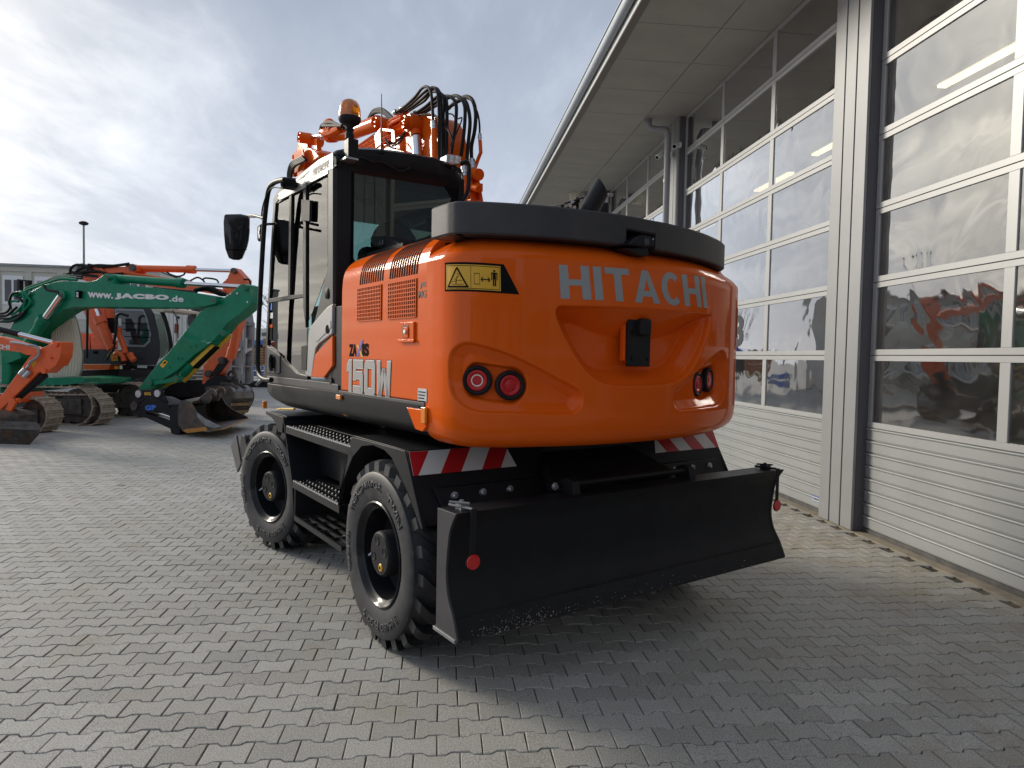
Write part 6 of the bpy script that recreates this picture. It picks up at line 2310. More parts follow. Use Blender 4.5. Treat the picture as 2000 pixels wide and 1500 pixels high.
G.tube([(303, 804), (333, 814)], -0.2, 0.025, 'tilt_rod', M['chrome'])
G.disc(261, 793, -0.33, 0.09, 0.05, 'tilt_pin', M['steel_worn'])
G.text('GP', ((283.5, 802), (305, 801), (304.5, 790.5), (283, 791.5)), -0.304, M['blue_film'], bold=0.07, spacing=1.1)
G.poly([(331, 800), (335, 793), (346, 791), (352, 795), (352, 846), (346, 849), (335, 847), (331, 835)], -0.36, 0.7, 'tilt_plate', M['black_matt'], bevel=0.012)
# ditching bucket
wv = on_z(483, 819, 0.12) - on_z(434, 838, 0.12)
wv[2] = 0


def bucket(kit, prof_px, off, wvec, shell_idx, lip, name='bucket', mats=None, ears=()):
    ms, mb_, me_ = mats
    P = [kit.st.at(x, y, off) for x, y in prof_px]
    wn_ = wvec / np.linalg.norm(wvec)
    side = kit.mb().prism(P, wn_ * 0.035).build(name, ms, kit.root, bevel=0.004)
    kit.mb().prism([p + wvec for p in P], wn_ * 0.035).build('side_plate', ms, side, bevel=0.004)
    c = sum(P) / len(P)
    mb = kit.mb()
    sh = [P[i] for i in shell_idx]
    inn = [p + (c - p) / np.linalg.norm(c - p) * 0.03 for p in sh]
    m_ = len(sh)
    vs = sh + inn + [p + wvec for p in sh] + [p + wvec for p in inn]
    fs = []
    for i in range(m_ - 1):
        fs += [(i, i + 1, 2 * m_ + i + 1, 2 * m_ + i), (m_ + i, m_ + i + 1, 3 * m_ + i + 1, 3 * m_ + i)]
    fs += [(0, m_, 3 * m_, 2 * m_), (m_ - 1, 2 * m_ - 1, 4 * m_ - 1, 3 * m_ - 1)]
    mb.add(vs, fs).build('shell', mb_, side, smooth=40)
    a, b = P[lip[0]], P[lip[1]]
    e = (b - a) / np.linalg.norm(b - a)
    kit.mb().prism([b - e * 0.22 + np.array([0, 0, 0.012]), b + e * 0.05 + np.array([0, 0, 0.004]), b + e * 0.05 - np.array([0, 0, 0.012]), b - e * 0.22 - np.array([0, 0, 0.006])], wvec * 1.02).build('cutting_edge', me_, side)
    return side, P


bk, BPx = bucket(G, [(372, 785), (361, 781), (352, 783), (348, 796), (346.5, 812), (348, 829), (356, 841), (366, 846), (434, 838), (431, 833), (401, 818), (384, 805), (378, 794)], -0.55, wv, list(range(9)), (7, 8), mats=(M['steel_worn'], M['steel_worn'], M['rust_edge']))
G.mb().prism([G.st.at(x, y, -0.56) for x, y in ((356, 841), (366, 846), (405, 841), (402, 834), (363, 838))], G.st.n * 0.02).build('wear_strip', M['rust_edge'], bk)
G.mb().prism([G.st.at(x, y, -0.553) for x, y in ((384, 806), (401, 818), (432, 833), (420, 836), (402, 832), (386, 815))], G.st.n * 0.003).build('worn_patch', M['galv'], bk)
for k in (0.30, 0.62):
    o_ = wv * k
    prof_ = [(366, 785), (374, 777), (386, 768), (394, 762), (400, 765), (403, 771), (402, 777), (398, 775), (396, 772), (392, 776), (392, 784), (388, 792), (378, 794)]
    G.mb().prism([G.st.at(x, y, -0.55) + o_ for x, y in prof_], wv * 0.05).build('ear', M['steel_worn'], bk, bevel=0.005)
# tracks and superstructure of the green machine
ct_ = on_z(181, 832, 0.0)
da = R(180 - 12)
dv = np.array([math.cos(da), math.sin(da), 0])
nv_g = np.array([0.17, 0.985, 0])
crawler(G, ct_ - nv_g * 0.0, dv, nv_g, 3.9, 0.86, 0.5, 44)
crawler(G, ct_ + nv_g * 1.95, dv, nv_g, 3.9, 0.86, 0.5, 44)
gt = Stand(ct_[0], ct_[1] + 0.25, -12)
GT = Kit(gt, ge)
GT.st.p = g0.p * 1.0
gt_plane = Stand(ct_[0], ct_[1], -12)


class K2(Kit):
    def mb(s):
        return MB(g0.p)


GT = K2(gt_plane, ge)
GT.poly([(70, 752), (76, 738), (127, 742), (128, 753), (95, 757)], 0.1, 2.2, 'deck', GM)
GT.poly([(92, 738), (160, 737), (165, 739), (164, 747), (128, 752), (95, 752)], 0.0, 0.5, 'deck_edge', GM)
GT.poly([(0, 690), (8, 694), (15, 703), (19, 716), (20, 733), (17, 748), (10, 757), (0, 762)], 0.2, 1.5, 'engine_cover', GM, bevel=0.05)
GT.poly([(0, 745), (110, 745), (110, 752), (0, 768)], 0.3, 1.9, 'turntable', GM)
GT.poly([(18, 690), (50, 690), (75, 700), (75, 742), (20, 742)], 1.0, 0.8, 'frame_box', GM)
gd = GT.poly([(103, 622), (140, 612), (146, 626), (153, 656), (157.5, 692), (156.5, 721), (152, 735), (104, 738), (102, 700), (103, 660)], 0.45, 0.10, 'cab_guard', M['cream_dark'], bevel=0.012)
for i in range(9):
    t = (i + 0.5) / 9
    pts = []
    for (y, xl, xr) in ((622, 103, 145), (640, 102.5, 149), (660, 102.5, 153.5), (680, 102.5, 156), (700, 102.5, 157), (720, 103, 156), (735, 104, 152)):
        pts.append((xl + (xr - xl) * (t * 0.94 + 0.02), y))
    GT.tube(pts, 0.42, 0.045, 'guard_bar', M['cream'], gd, n=6)
GT.tube([(104, 694), (156, 693)], 0.40, 0.016, 'guard_bar', M['cream'], gd, n=6)
GT.tube([(103, 624), (102, 700), (104, 737), (152, 734), (156, 721), (157.5, 692), (153, 656), (145, 624)], 0.43, 0.03, 'guard_rim', M['cream'], gd, n=8)
GT.poly([(84, 727), (103, 722), (103, 738), (84, 738)], 0.40, 0.1, 'side_panel', M['cream'])
# boom lift cylinders
G.tube([(119, 578), (84, 627)], -0.32, 0.065, 'lift_rod', M['chrome'], n=14)
G.tube([(87, 622), (79, 634)], -0.32, 0.13, 'gland', GM, n=16)
G.tube([(84, 627), (44, 690)], -0.32, 0.11, 'lift_cylinder', GM, n=16)
G.tube([(134, 604), (108, 636)], 0.34, 0.065, 'lift_rod', M['chrome'], n=14)
G.tube([(111, 632), (102, 645)], 0.34, 0.13, 'gland', GM, n=16)
G.tube([(106, 640), (72, 694)], 0.34, 0.11, 'lift_cylinder', GM, n=16)
# pipes and hoses along the green boom
for k, (o_, y_) in enumerate(((0.05, 0), (0.15, 2), (-0.05, 4))):
    G.tube([(47, 571 + y_), (52, 563 + y_), (80, 553 + y_), (105, 544 + y_), (125, 540.5 + y_), (150, 543 + y_)], o_, 0.030, 'pipe', GM, n=8, sp=4)
    G.tube([(98, 545 + y_), (112, 540 + y_), (130, 538 + y_), (160, 540 + y_)], o_ + 0.06, 0.025, 'hose', M['hose'], n=8, sp=4)
for pts in (((22, 578), (30, 576), (42, 571), (48, 585), (47, 592), (34, 608), (22, 615)), ((48, 571), (60, 589), (53, 600), (43, 612)), ((22, 605), (20, 592), (26, 588), (36, 589)), ((60, 572), (50, 585), (44, 610), (30, 622), (0, 628))):
    G.tube(pts, -0.26, 0.026, 'pipe', GM, n=8, sp=3)
for pts in (((0, 617), (14, 616), (24, 608), (33, 600)), ((0, 622), (18, 622), (32, 616), (45, 612)), ((0, 612), (12, 610), (20, 600), (18, 590), (24, 574), (35, 572)), ((0, 628), (20, 628), (38, 620), (50, 608)), ((86, 558), (92, 566), (105, 568), (116, 572)), ((33, 580), (40, 584), (44, 590))):
    G.tube(pts, -0.28, 0.028, 'hose', M['hose'], n=8, sp=4)
G.poly([(24, 570), (40, 567), (44, 574), (40, 582), (28, 581)], -0.22, 0.3, 'valve_block', GM, bevel=0.02)
G.tube([(300, 563), (340, 567), (372, 570), (384, 571)], -0.1, 0.03, 'hose', M['hose'], sp=4)
for i in range(4):
    G.tube([(380, 566 + i), (400, 560 + i * 2), (415, 562 + i * 2.5), (430, 570 + i * 2), (445, 576)], 0.0 + 0.07 * i - 0.1, 0.028, 'hose', M['hose'], n=8, sp=4)
G.poly([(33, 546), (38, 546), (38, 568), (33, 568)], 0.8, 0.1, 'guard_post', M['black_matt'])
G.poly([(48, 549), (55, 548), (55, 567), (49, 567)], 0.8, 0.1, 'guard_post', M['black_matt'])
G.poly([(33, 545), (55, 547), (55, 549.5), (33, 547.5)], 0.8, 0.1, 'guard_post', M['black_matt'])

# ---- orange wheeled excavator further back
o0 = Stand(-5.2, 17.8, -12)
oe = machine('wheeled_excavator', 'older orange wheeled excavator with grey cab standing behind the green boom', 'excavator', o0)
O = Kit(o0, oe)
OM = M['orange_old']
O.poly([(152, 528), (158, 522), (174, 517.5), (191, 516.5), (215, 520), (243, 521), (250, 516), (258, 515), (266, 518.5), (268, 529), (262, 533), (300, 540), (345, 546), (372, 549), (393, 558), (440, 566), (436, 578), (380, 568), (278, 556), (233, 545), (193, 540), (165, 548), (156, 545)], -0.2, 0.4, 'boom', OM, bevel=0.01)
O.poly([(433, 553.5), (444, 543), (450, 527), (453, 523), (459, 523), (468, 533), (480, 546), (478, 570), (471, 610), (468, 622), (453, 684), (443, 702), (430, 731), (405, 748), (395, 750), (397, 714), (418, 690), (440, 657), (452, 610), (448, 580), (436, 570)], -0.16, 0.32, 'stick', OM, bevel=0.01)
O.tube([(266, 524), (374, 526.5)], 0, 0.085, 'arm_cylinder', OM, n=16)
O.tube([(366, 526), (381, 526.8)], 0, 0.105, 'gland', OM, n=16)
O.tube([(380, 526.8), (455, 529)], 0, 0.045, 'arm_rod', M['chrome'], n=12)
for (x, y, r) in ((257.5, 522.5, 0.09), (455, 528.5, 0.07), (432, 704, 0.09), (405, 730, 0.09), (160, 525, 0.14)):
    O.disc(x, y, -0.25, r, 0.1, 'pin', M['steel_worn'])
O.tube([(462, 640), (452, 690)], -0.25, 0.09, 'bucket_cylinder', OM, n=14)
O.tube([(455, 680), (450, 699)], -0.25, 0.12, 'gland', OM, n=14)
O.poly([(424, 712), (440, 700), (446, 706), (432, 724), (420, 735), (412, 732)], -0.25, 0.06, 'bucket_link', M['black_matt'])
O.poly([(398, 750), (404, 742), (418, 734), (440, 735), (446, 742), (440, 752), (420, 754), (400, 757)], -0.28, 0.5, 'coupler', M['black_matt'], bevel=0.01)
O.tube([(445, 733), (450, 726), (457, 726), (460, 733), (455, 740)], 0.0, 0.03, 'hook', M['steel_worn'], sp=4)
w2 = o0.d * 0.0 + (on_z(492, 790, 0.3) - on_z(455, 792, 0.3))
w2[2] = 0
ob, _p = bucket(O, [(402, 756), (420, 753), (443, 753), (451, 759), (456, 770), (456, 780), (451, 793), (445, 803), (437, 811), (425, 800), (408, 778)], -0.5, w2, list(range(1, 9)), (7, 8), mats=(M['steel_worn'], M['steel_bright'], M['steel_worn']))
for k in (0.25, 0.62):
    O.mb().prism([O.st.at(x, y, -0.5) + w2 * k for x, y in ((420, 746), (440, 748), (452, 754), (456, 761), (450, 757), (440, 752), (420, 751))], w2 * 0.06).build('ear', M['steel_worn'], ob)
for i in range(4):
    a, b = O.st.at(455 - i * 3, 780 + i * 7.5, -0.53), O.st.at(452 - i * 3, 786 + i * 7.5, -0.53)
    O.mb().prism([a, b, b + O.st.d * 0.03, a + O.st.d * 0.03], w2).build('wear_plank', M['plank'] if i % 2 else M['steel_worn'], ob)
# orange lower boom, cylinders
O.poly([(159, 596), (188, 596), (196, 630), (203, 661), (200, 668), (190, 668), (182, 655), (176, 642), (166, 615)], -0.1, 0.35, 'lower_boom', OM)
O.tube([(188, 600), (196, 622)], -0.2, 0.06, 'lift_rod', M['chrome'])
O.tube([(194, 622), (219, 682)], -0.2, 0.12, 'lift_cylinder', OM, n=14)
O.tube([(193, 620), (199, 632)], -0.2, 0.145, 'gland', OM, n=14)
O.tube([(213, 600), (216, 622)], 0.1, 0.12, 'lift_cylinder', OM, n=14)
O.poly([(208, 622), (223, 622), (226, 645), (220, 651), (214, 650)], 0.0, 0.2, 'filter_can', M['black_matt'])
O.tube([(231, 640), (233, 655), (240, 672), (245, 690)], -0.35, 0.07, 'steering_pipe', OM, n=12, sp=4)
O.tube([(224, 702), (228, 690), (240, 695), (243, 705)], -0.35, 0.07, 'manifold', OM, n=10, sp=4)
O.tube([(253, 690), (257, 698), (262, 704)], -0.35, 0.08, 'manifold', OM, n=10, sp=3)
O.poly([(152, 650), (175, 651), (175, 684), (157, 684)], 0.2, 1.0, 'body', OM)
O.poly([(176, 655), (205, 664), (205, 682), (178, 682)], 0.2, 0.5, 'turret', OM)
dk = O.poly([(159, 686), (163, 682), (206, 683), (207, 697), (217, 700), (217, 711), (159, 711)], -0.1, 0.9, 'tool_box', M['grey_panel'], bevel=0.01)
O.poly([(181.5, 685.5), (190.5, 685.5), (190.5, 691), (181.5, 691)], -0.115, 0.012, 'latch', M['ink'], dk)
O.poly([(157, 712), (217, 712), (212, 722), (157, 722)], -0.12, 1.0, 'skirt', OM)
O.poly([(206, 690), (217, 689), (236, 694), (236, 711), (217, 712), (208, 705)], -0.3, 0.3, 'mudguard', M['grey_panel'])
npl = O.poly([(215, 690), (227, 689), (230, 704), (218, 705)], -0.40, 0.015, 'number_plate', M['yellow'], bevel=0)
O.text('HG', ((218, 696.5), (225.5, 696), (224.5, 690.5), (217, 691)), -0.404, M['ink'], npl, bold=0.02)
O.text('V 673', ((218.5, 703.5), (228.5, 702.8), (227.5, 697.5), (217.5, 698)), -0.404, M['ink'], npl, bold=0.02)
O.poly([(222, 713), (241, 713), (241, 723), (222, 723)], -0.35, 0.3, 'lamp_box', M['black_matt'])
O.poly([(233.5, 714), (238.5, 714), (238.5, 721), (233.5, 721)], -0.37, 0.02, 'white_lamp', M['white'])
O.poly([(223, 715), (231, 715), (231, 721), (223, 721)], -0.37, 0.02, 'amber_lamp', M['amber'])
# grey cab
cabo = O.poly([(222, 599), (291, 599), (298, 612), (305, 640), (310, 668), (309.5, 697), (303, 713), (246, 713), (244, 690), (236, 662), (224, 640)], -0.05, 0.06, 'cab', M['grey_panel'], bevel=0.012)
O.poly([(224, 603), (280, 604), (287, 619), (295, 652), (293, 668), (282, 678), (247, 677), (240, 660), (226, 638)], -0.062, 0.010, 'side_window', M['blind'], cabo, bevel=0.004)
O.poly([(226, 606), (278, 607), (284, 620), (291, 652), (289, 666), (280, 674), (249, 673), (243, 660), (229, 638)], -0.066, 0.003, 'window_glass', M['window_dark'], cabo, bevel=0)
for (x0, x1, y) in ((239, 288, 631), (240, 292, 643), (243, 293, 657)):
    O.tube([(x0, y), (x1, y + 2)], -0.075, 0.012, 'guard_bar', M['ink'], cabo, n=6)
O.poly([(245, 622), (256, 622), (262, 632), (262, 648), (245, 648)], -0.070, 0.003, 'seat_back', M['black_matt'], cabo, bevel=0)
O.poly([(230, 622), (237, 622), (237, 636), (232, 636)], -0.070, 0.003, 'bright_pane', M['cladding_white'], cabo, bevel=0)
O.poly([(264, 686), (286, 687), (284, 701), (264, 700)], -0.06, 0.02, 'door_pressing', M['grey_panel'], cabo, bevel=0.01)
O.poly([(300, 612), (317, 613), (326, 640), (335, 680), (333, 690), (311, 702), (311, 668), (306, 640)], 0.0, 0.02, 'windscreen', M['cabglass'], cabo, bevel=0)
O.poly([(300, 612), (316, 612), (333, 690), (311, 700)], 1.2, 0.05, 'cab_far_side', M['cladding_white'], cabo, bevel=0)
O.tube([(315, 606), (322, 622), (330, 650), (334, 676), (333, 690)], -0.1, 0.05, 'front_pillar', M['black_matt'], cabo, n=8, sp=4)
O.poly([(295, 601), (320, 600), (338, 603), (338, 609), (325, 607), (315, 610), (300, 606)], -0.2, 1.2, 'roof', M['cream'], cabo, bevel=0.02)
O.tube([(222, 672), (226, 650), (228, 622), (230, 615), (236, 613), (250, 617)], -0.5, 0.035, 'mirror_arm', M['black_matt'], n=8, sp=4)
O.tube([(226, 668), (220, 684), (207, 703)], -0.5, 0.025, 'mirror_arm', M['black_matt'], n=8)
O.tube([(171, 600), (170, 700)], -0.5, 0.03, 'post_bar', M['black_matt'], n=8)
O.tube([(337, 606), (346, 625), (348, 660)], -0.3, 0.012, 'mirror_stay', M['black_matt'], n=6, sp=4)
O.poly([(341, 632), (347, 634), (346, 652), (340, 650)], -0.3, 0.06, 'mirror', M['brick_red'])
O.poly([(246, 713), (300, 714), (300, 722), (268, 722), (246, 718)], -0.02, 1.0, 'cab_base', M['black_matt'])
O.poly([(268, 713), (287, 714), (287, 719), (268, 718.5)], -0.03, 0.005, 'sticker', M['white'])
O.poly([(150, 723), (232, 722), (232, 762), (150, 760)], 0.3, 1.6, 'chassis', M['black_matt'])
O.poly([(232, 742), (400, 742), (400, 775), (232, 775)], 0.8, 0.8, 'chassis', M['black_matt'])
for i in range(8):
    O.poly([(194 + i * 0.1, 742), (224, 742), (224, 773), (194, 773)], -0.05, 0.3, 'leg_box', M['black_matt']) if i == 0 else None
for j, (x, y, off, r) in enumerate(((262, 783, -0.35, 0.545), (355, 776, 1.3, 0.53))):
    wl2 = empty('wheel')
    wl2.parent = oe
    c = O.st.at(x, y, off)
    tb = O.mb().lathe([(0.30, 0.0), (0.42, -0.02), (r - 0.05, 0.0), (r, 0.05), (r, 0.42), (r - 0.05, 0.48), (0.30, 0.48)], c, O.st.n, 40, closed=True)
    tb.build('tyre', M['rubber'], wl2)
    mb = O.mb()
    for i in range(20):
        w = 2 * math.pi * i / 20
        for s_ in (0, 1):
            w_ = w + s_ * math.pi / 20
            q = lambda an, rr, k: c + O.st.d * rr * math.sin(an) + np.array([0, 0, rr * math.cos(an)]) + O.st.n * k
            k0, k1 = (0.02, 0.22) if s_ == 0 else (0.26, 0.46)
            mb.add([q(w_ - 0.06, r - 0.01, k0), q(w_ + 0.06, r - 0.01, k0), q(w_ + 0.10, r - 0.01, k1), q(w_ - 0.02, r - 0.01, k1), q(w_ - 0.05, r + 0.03, k0), q(w_ + 0.05, r + 0.03, k0), q(w_ + 0.09, r + 0.03, k1), q(w_ - 0.01, r + 0.03, k1)],
                   [(0, 3, 2, 1), (4, 5, 6, 7), (0, 1, 5, 4), (1, 2, 6, 5), (2, 3, 7, 6), (3, 0, 4, 7)])
    mb.build('tread', M['rubber'], wl2, smooth=0)
    O.mb().lathe([(0.0, 0.12), (0.12, 0.12), (0.14, 0.16), (0.24, 0.16), (0.28, 0.06), (0.30, 0.04), (0.31, 0.3), (0.0, 0.3)], c, O.st.n, 30).build('rim', M['black_matt'], wl2)
# hoses on top
for pts in (((138, 560), (137, 530), (144, 519), (156, 517.5), (172, 522), (185, 532)), ((140, 548), (150, 530), (166, 522), (190, 518), (220, 519), (250, 516)), ((138, 540), (160, 532), (190, 530), (215, 536), (240, 534)), ((131, 548), (133, 535), (142, 532), (160, 536), (190, 540)), ((172, 517), (200, 521), (230, 518), (252, 515)), ((326, 531), (335, 538), (347, 540), (358, 537), (362, 532)), ((372, 548), (385, 542), (395, 546), (400, 552)), ((396, 546), (402, 543), (422, 546), (427, 553)), ((476, 546), (486, 546), (489, 556), (486, 562))):
    O.tube(pts, -0.25, 0.022 if pts[0][0] > 300 else 0.035, 'hose', M['hose'], n=8, sp=4)
O.tube([(193, 519), (198, 524), (208, 534), (230, 532), (260, 534), (330, 545), (372, 552)], -0.23, 0.025, 'pipe', OM, n=8, sp=3)

# ---- small orange excavator at the left edge
m0 = Stand(-7.3, 12.9, -10)
me_ = machine('mini_excavator', 'small orange excavator half out of frame on the left with muddy tracks', 'excavator', m0)
Q = Kit(m0, me_)
Q.poly([(-60, 650), (0, 658), (41, 671), (75, 682), (73, 691), (62, 694), (50, 693), (38, 687.5), (0, 683), (-60, 676)], -0.12, 0.24, 'boom', OM, bevel=0.01)
Q.text('HITACHI', ((-45, 678), (19, 683), (19, 674), (-45, 668.5)), -0.124, M['white'], bold=0.04)
Q.tube([(-40, 634), (37, 652.5)], 0.0, 0.055, 'arm_cylinder', M['black'], n=14)
Q.tube([(36, 652.2), (103, 669)], 0.0, 0.042, 'arm_rod', M['chrome'], n=12)
Q.poly([(100, 671), (106, 667), (115, 667), (119.7, 677), (117, 696), (108, 714), (91, 728.5), (84, 729), (79, 726), (74, 728), (50, 752), (23, 779), (-20, 820), (-30, 800), (0, 776), (57, 697), (74, 683)], -0.14, 0.26, 'stick', OM, bevel=0.01)
Q.poly([(115, 667.5), (119, 668), (120, 678), (117.5, 697), (108, 715), (106, 714), (114, 696), (117, 678)], -0.15, 0.30, 'stick_edge', OM)
for (x, y, r) in ((68.5, 686, 0.05), (107, 672, 0.045), (84, 725, 0.045), (96, 699, 0.02), (21, 783, 0.06)):
    Q.disc(x, y, -0.19, r, 0.07, 'pin', OM)
Q.tube([(87, 731), (30, 779)], -0.02, 0.075, 'bucket_cylinder', M['black'], n=12)
Q.poly([(62, 712), (68, 704), (72, 707), (64, 719)], -0.145, 0.004, 'warning_sticker', M['yellow'], bevel=0)
Q.tube([(55, 675), (66, 675), (74, 680), (76, 690), (72, 698), (60, 706), (56, 712)], -0.2, 0.022, 'hose', M['pipe'], sp=4)
Q.tube([(20, 668), (45, 671), (58, 675)], -0.16, 0.02, 'hose', M['zinc'], sp=4)
for (x, y) in ((44, 726), (52, 731)):
    Q.tube([(x - 5, y + 5), (x, y), (x + 6, y - 6)], -0.19, 0.04, 'coupling', M['zinc'], sp=2)
Q.tube([(44, 726), (57, 713)], -0.19, 0.018, 'hose', M['pipe'])
Q.poly([(8, 804), (20, 780), (26, 778), (30, 786), (20, 806)], -0.2, 0.06, 'link', OM)
Q.tube([(20, 783), (38, 782)], -0.12, 0.05, 'link_pin', OM)
Q.poly([(0, 800), (26, 806), (36, 812), (30, 830), (0, 832)], -0.25, 0.4, 'coupler', M['steel_worn'])
wm = -m0.d * 1.3 + m0.n * 0.0
cq = [(79, 838), (76, 829), (68, 823), (56, 818), (46, 818), (40, 826), (38, 850), (45, 868), (54, 873), (66, 860), (76, 849)]
mb = Q.mb()
P = [Q.st.at(x, y, -0.35) for x, y in cq]
bq = mb.prism(P, wm).build('bucket', M['steel_worn'], me_, bevel=0.01, smooth=50)
P = [Q.st.at(x, y, -0.36) for x, y in ((70, 824), (77, 829), (79.5, 838), (77, 840), (74, 832), (68, 827))]
Q.mb().prism(P, wm).build('wear_band', M['steel_bright'], bq)
cm = on_z(92, 847, 0.0)
crawler(Q, cm, np.array([-0.97, 0.24, 0]), np.array([0.22, 0.975, 0]), 2.6, 0.70, 0.42, 40)
crawler(Q, cm + np.array([0.22, 0.975, 0]) * 1.5, np.array([-0.97, 0.24, 0]), np.array([0.22, 0.975, 0]), 2.6, 0.70, 0.42, 40)
Q.poly([(-80, 780), (-10, 770), (-10, 790), (-80, 800)], 0.4, 1.2, 'turntable', OM)

# ---- low loader trailer with its ramps up
t0 = Stand(-6.6, 22.5, -14)
tr = machine('low_loader_trailer', 'low loader trailer with two upright galvanised loading ramps', 'trailer', t0)
T = Kit(t0, tr)
for (pts, off) in ((((476, 628), (479, 608), (491.6, 609), (495, 630), (494.5, 677), (489, 750), (472, 749)), 0.0), (((452, 665), (458, 640), (468, 612), (471, 632), (472, 660), (468, 745), (444, 745), (448, 700)), 0.1)):
    xs = [p[0] for p in pts]
    rm = T.poly(pts, off + 0.07, 0.04, 'ramp', M['galv'])
    a = [(p[0], p[1]) for p in pts]
    x0, x1 = (472, 489) if off == 0 else (446, 466)
    T.poly([(x0, 748), (x0 + 4, 629), (x0 + 9, 629), (x0 + 6, 748)], off - 0.03, 0.1, 'ramp_rail', M['galv'], rm)
    T.poly([(x1, 748), (x1 + 4, 629), (x1 + 6, 631), (x1 + 2.5, 748)], off - 0.03, 0.1, 'ramp_rail', M['galv'], rm)
    for y in (632, 660, 688, 714):
        T.poly([(x0 + 6, y), (x1 + 2, y + 1), (x1 + 2, y + 4), (x0 + 6, y + 3)], off - 0.02, 0.08, 'ramp_rung', M['galv'], rm)
    T.tube([(x0 + 10, 660), (x0 + 9, 690)], off - 0.08, 0.03, 'ramp_strut', M['zinc'], rm)
    T.poly([(x0 + 9, 681), (x1 + 2, 679), (x1 + 2, 685), (x0 + 9, 688)], off - 0.1, 0.05, 'ramp_hinge', M['zinc'], rm)
T.poly([(225, 722), (400, 724), (430, 740), (430, 750), (400, 748), (225, 744)], 0.8, 1.8, 'load_bed', M['black_matt'])
for i in range(5):
    y0 = 719 + i * 4.6
    T.poly([(236, y0), (395 + i * 5, y0 + 1 + i * 1.5), (395 + i * 5, y0 + 4.6 + i * 1.5), (236, y0 + 3.8)], 0.7 - i * 0.03, 0.04, 'deck_plank', M['deck_wood'], bevel=0.003)
T.tube([(257.5, 733), (257.5, 722)], 0.3, 0.05, 'stake', M['black_matt'])
T.poly([(440, 744), (522, 745), (522, 757), (440, 757)], 0.1, 0.3, 'tail_beam', M['black_matt'])
T.poly([(440, 757), (452, 757), (452, 770), (440, 770)], 0.1, 0.3, 'tail_leg', M['black_matt'])
T.tube([(500, 752), (517, 737)], 0.0, 0.05, 'brace', M['galv'])

# ---- site office containers, lamp post, yard edge
def office(px0, px1, ztop, zbot, nunits):
    a, b = on_z(*px0, ztop), on_z(*px1, ztop)
    d = (b - a)
    L = np.linalg.norm(d)
    d = d / L
    n = np.array([-d[1], d[0], 0])
    if n @ a < 0:
        n = -n
    return a, d, n, L


a, d, n, L = office((-5, 516.5), (133, 521.8), 5.5, 0, 2)
of = empty('site_office', (a[0], a[1], 0))
tag(of, 'cream two storey site office of stacked containers behind the green boom', 'site office')
ob0 = (a[0], a[1], 0)
UNIT = L / 2.2


def obox(t0_, t1_, z0, z1, d0, d1, name, mat, parent=None, bevel=0.0):
    q = lambda t, k, z: np.array([a[0], a[1], 0]) + d * t + n * k + np.array([0, 0, z])
    return MB(ob0).prism([q(t0_, d0, z0), q(t1_, d0, z0), q(t1_, d0, z1), q(t0_, d0, z1)], n * (d1 - d0)).build(name, mat, parent or of, smooth=0, bevel=bevel)


for lev in (0, 1):
    zb_ = lev * 2.72
    obox(-8, L + 4, zb_ + 0.02, zb_ + 2.70, 0.06, 6, 'wall', M['cladding_cream'])
    obox(-8, L + 4, zb_ + 2.50, zb_ + 2.74, 0.0, 0.06, 'frame_beam', M['cladding_cream'])
    obox(-8, L + 4, zb_ + 0.0, zb_ + 0.18, 0.0, 0.06, 'frame_beam', M['cladding_cream'])
    for k in range(-2, 4):
        t = k * UNIT + UNIT * 0.95
        obox(t - 0.13, t + 0.13, zb_ + 0.18, zb_ + 2.50, 0.0, 0.06, 'corner_post', M['cladding_cream'])
        w0, w1 = t + 0.25, t + UNIT - 0.25
        wf = obox(w0, w1, zb_ + 0.95, zb_ + 2.30, 0.02, 0.055, 'window_frame', M['white'])
        mid = (w0 + w1) / 2
        for (p, q_) in ((w0 + 0.1, mid - 0.05), (mid + 0.05, w1 - 0.1)):
            obox(p, q_, zb_ + 1.10, zb_ + 2.10, 0.008, 0.019, 'pane', M['blind'] if (k + lev) % 2 else M['window_dark'], wf)
        obox(w0, w1, zb_ + 0.35, zb_ + 0.93, 0.03, 0.056, 'wall_panel', M['cladding_white'])
obox(-8, L + 4, 5.46, 5.56, -0.1, 6, 'roof', M['galv'])

lp_ = ray(165, 690)
lp_ = EYE + lp_ * 34
lpe = empty('lamp_post', (lp_[0], lp_[1], 0))
tag(lpe, 'slim grey lamp post rising above the site office', 'lamp post')
hz = lambda y: (EYE + ray(166, y) * 34 / 1.0)[2]
MB((lp_[0], lp_[1], 0)).tube([(lp_[0], lp_[1], -0.02), (lp_[0], lp_[1], hz(438))], [0.07, 0.045], 12).build('pole', M['galv'], lpe)
MB((lp_[0], lp_[1], 0)).lathe([(0.0, hz(434)), (0.12, hz(434.5)), (0.22, hz(437)), (0.20, hz(440)), (0.08, hz(442)), (0.0, hz(442))], (lp_[0], lp_[1], 0), (0, 0, 1), 20).build('lamp_head', M['black_matt'], lpe)


def slab(name, label, cat, pxs, dist, deg, th, mat, extra=None):
    p = EYE + ray((pxs[0][0] + pxs[2][0]) / 2, 700) * dist
    st = Stand(p[0], p[1], deg)
    e = empty(name, (p[0], p[1], 0))
    tag(e, label, cat)
    return Kit(st, e)


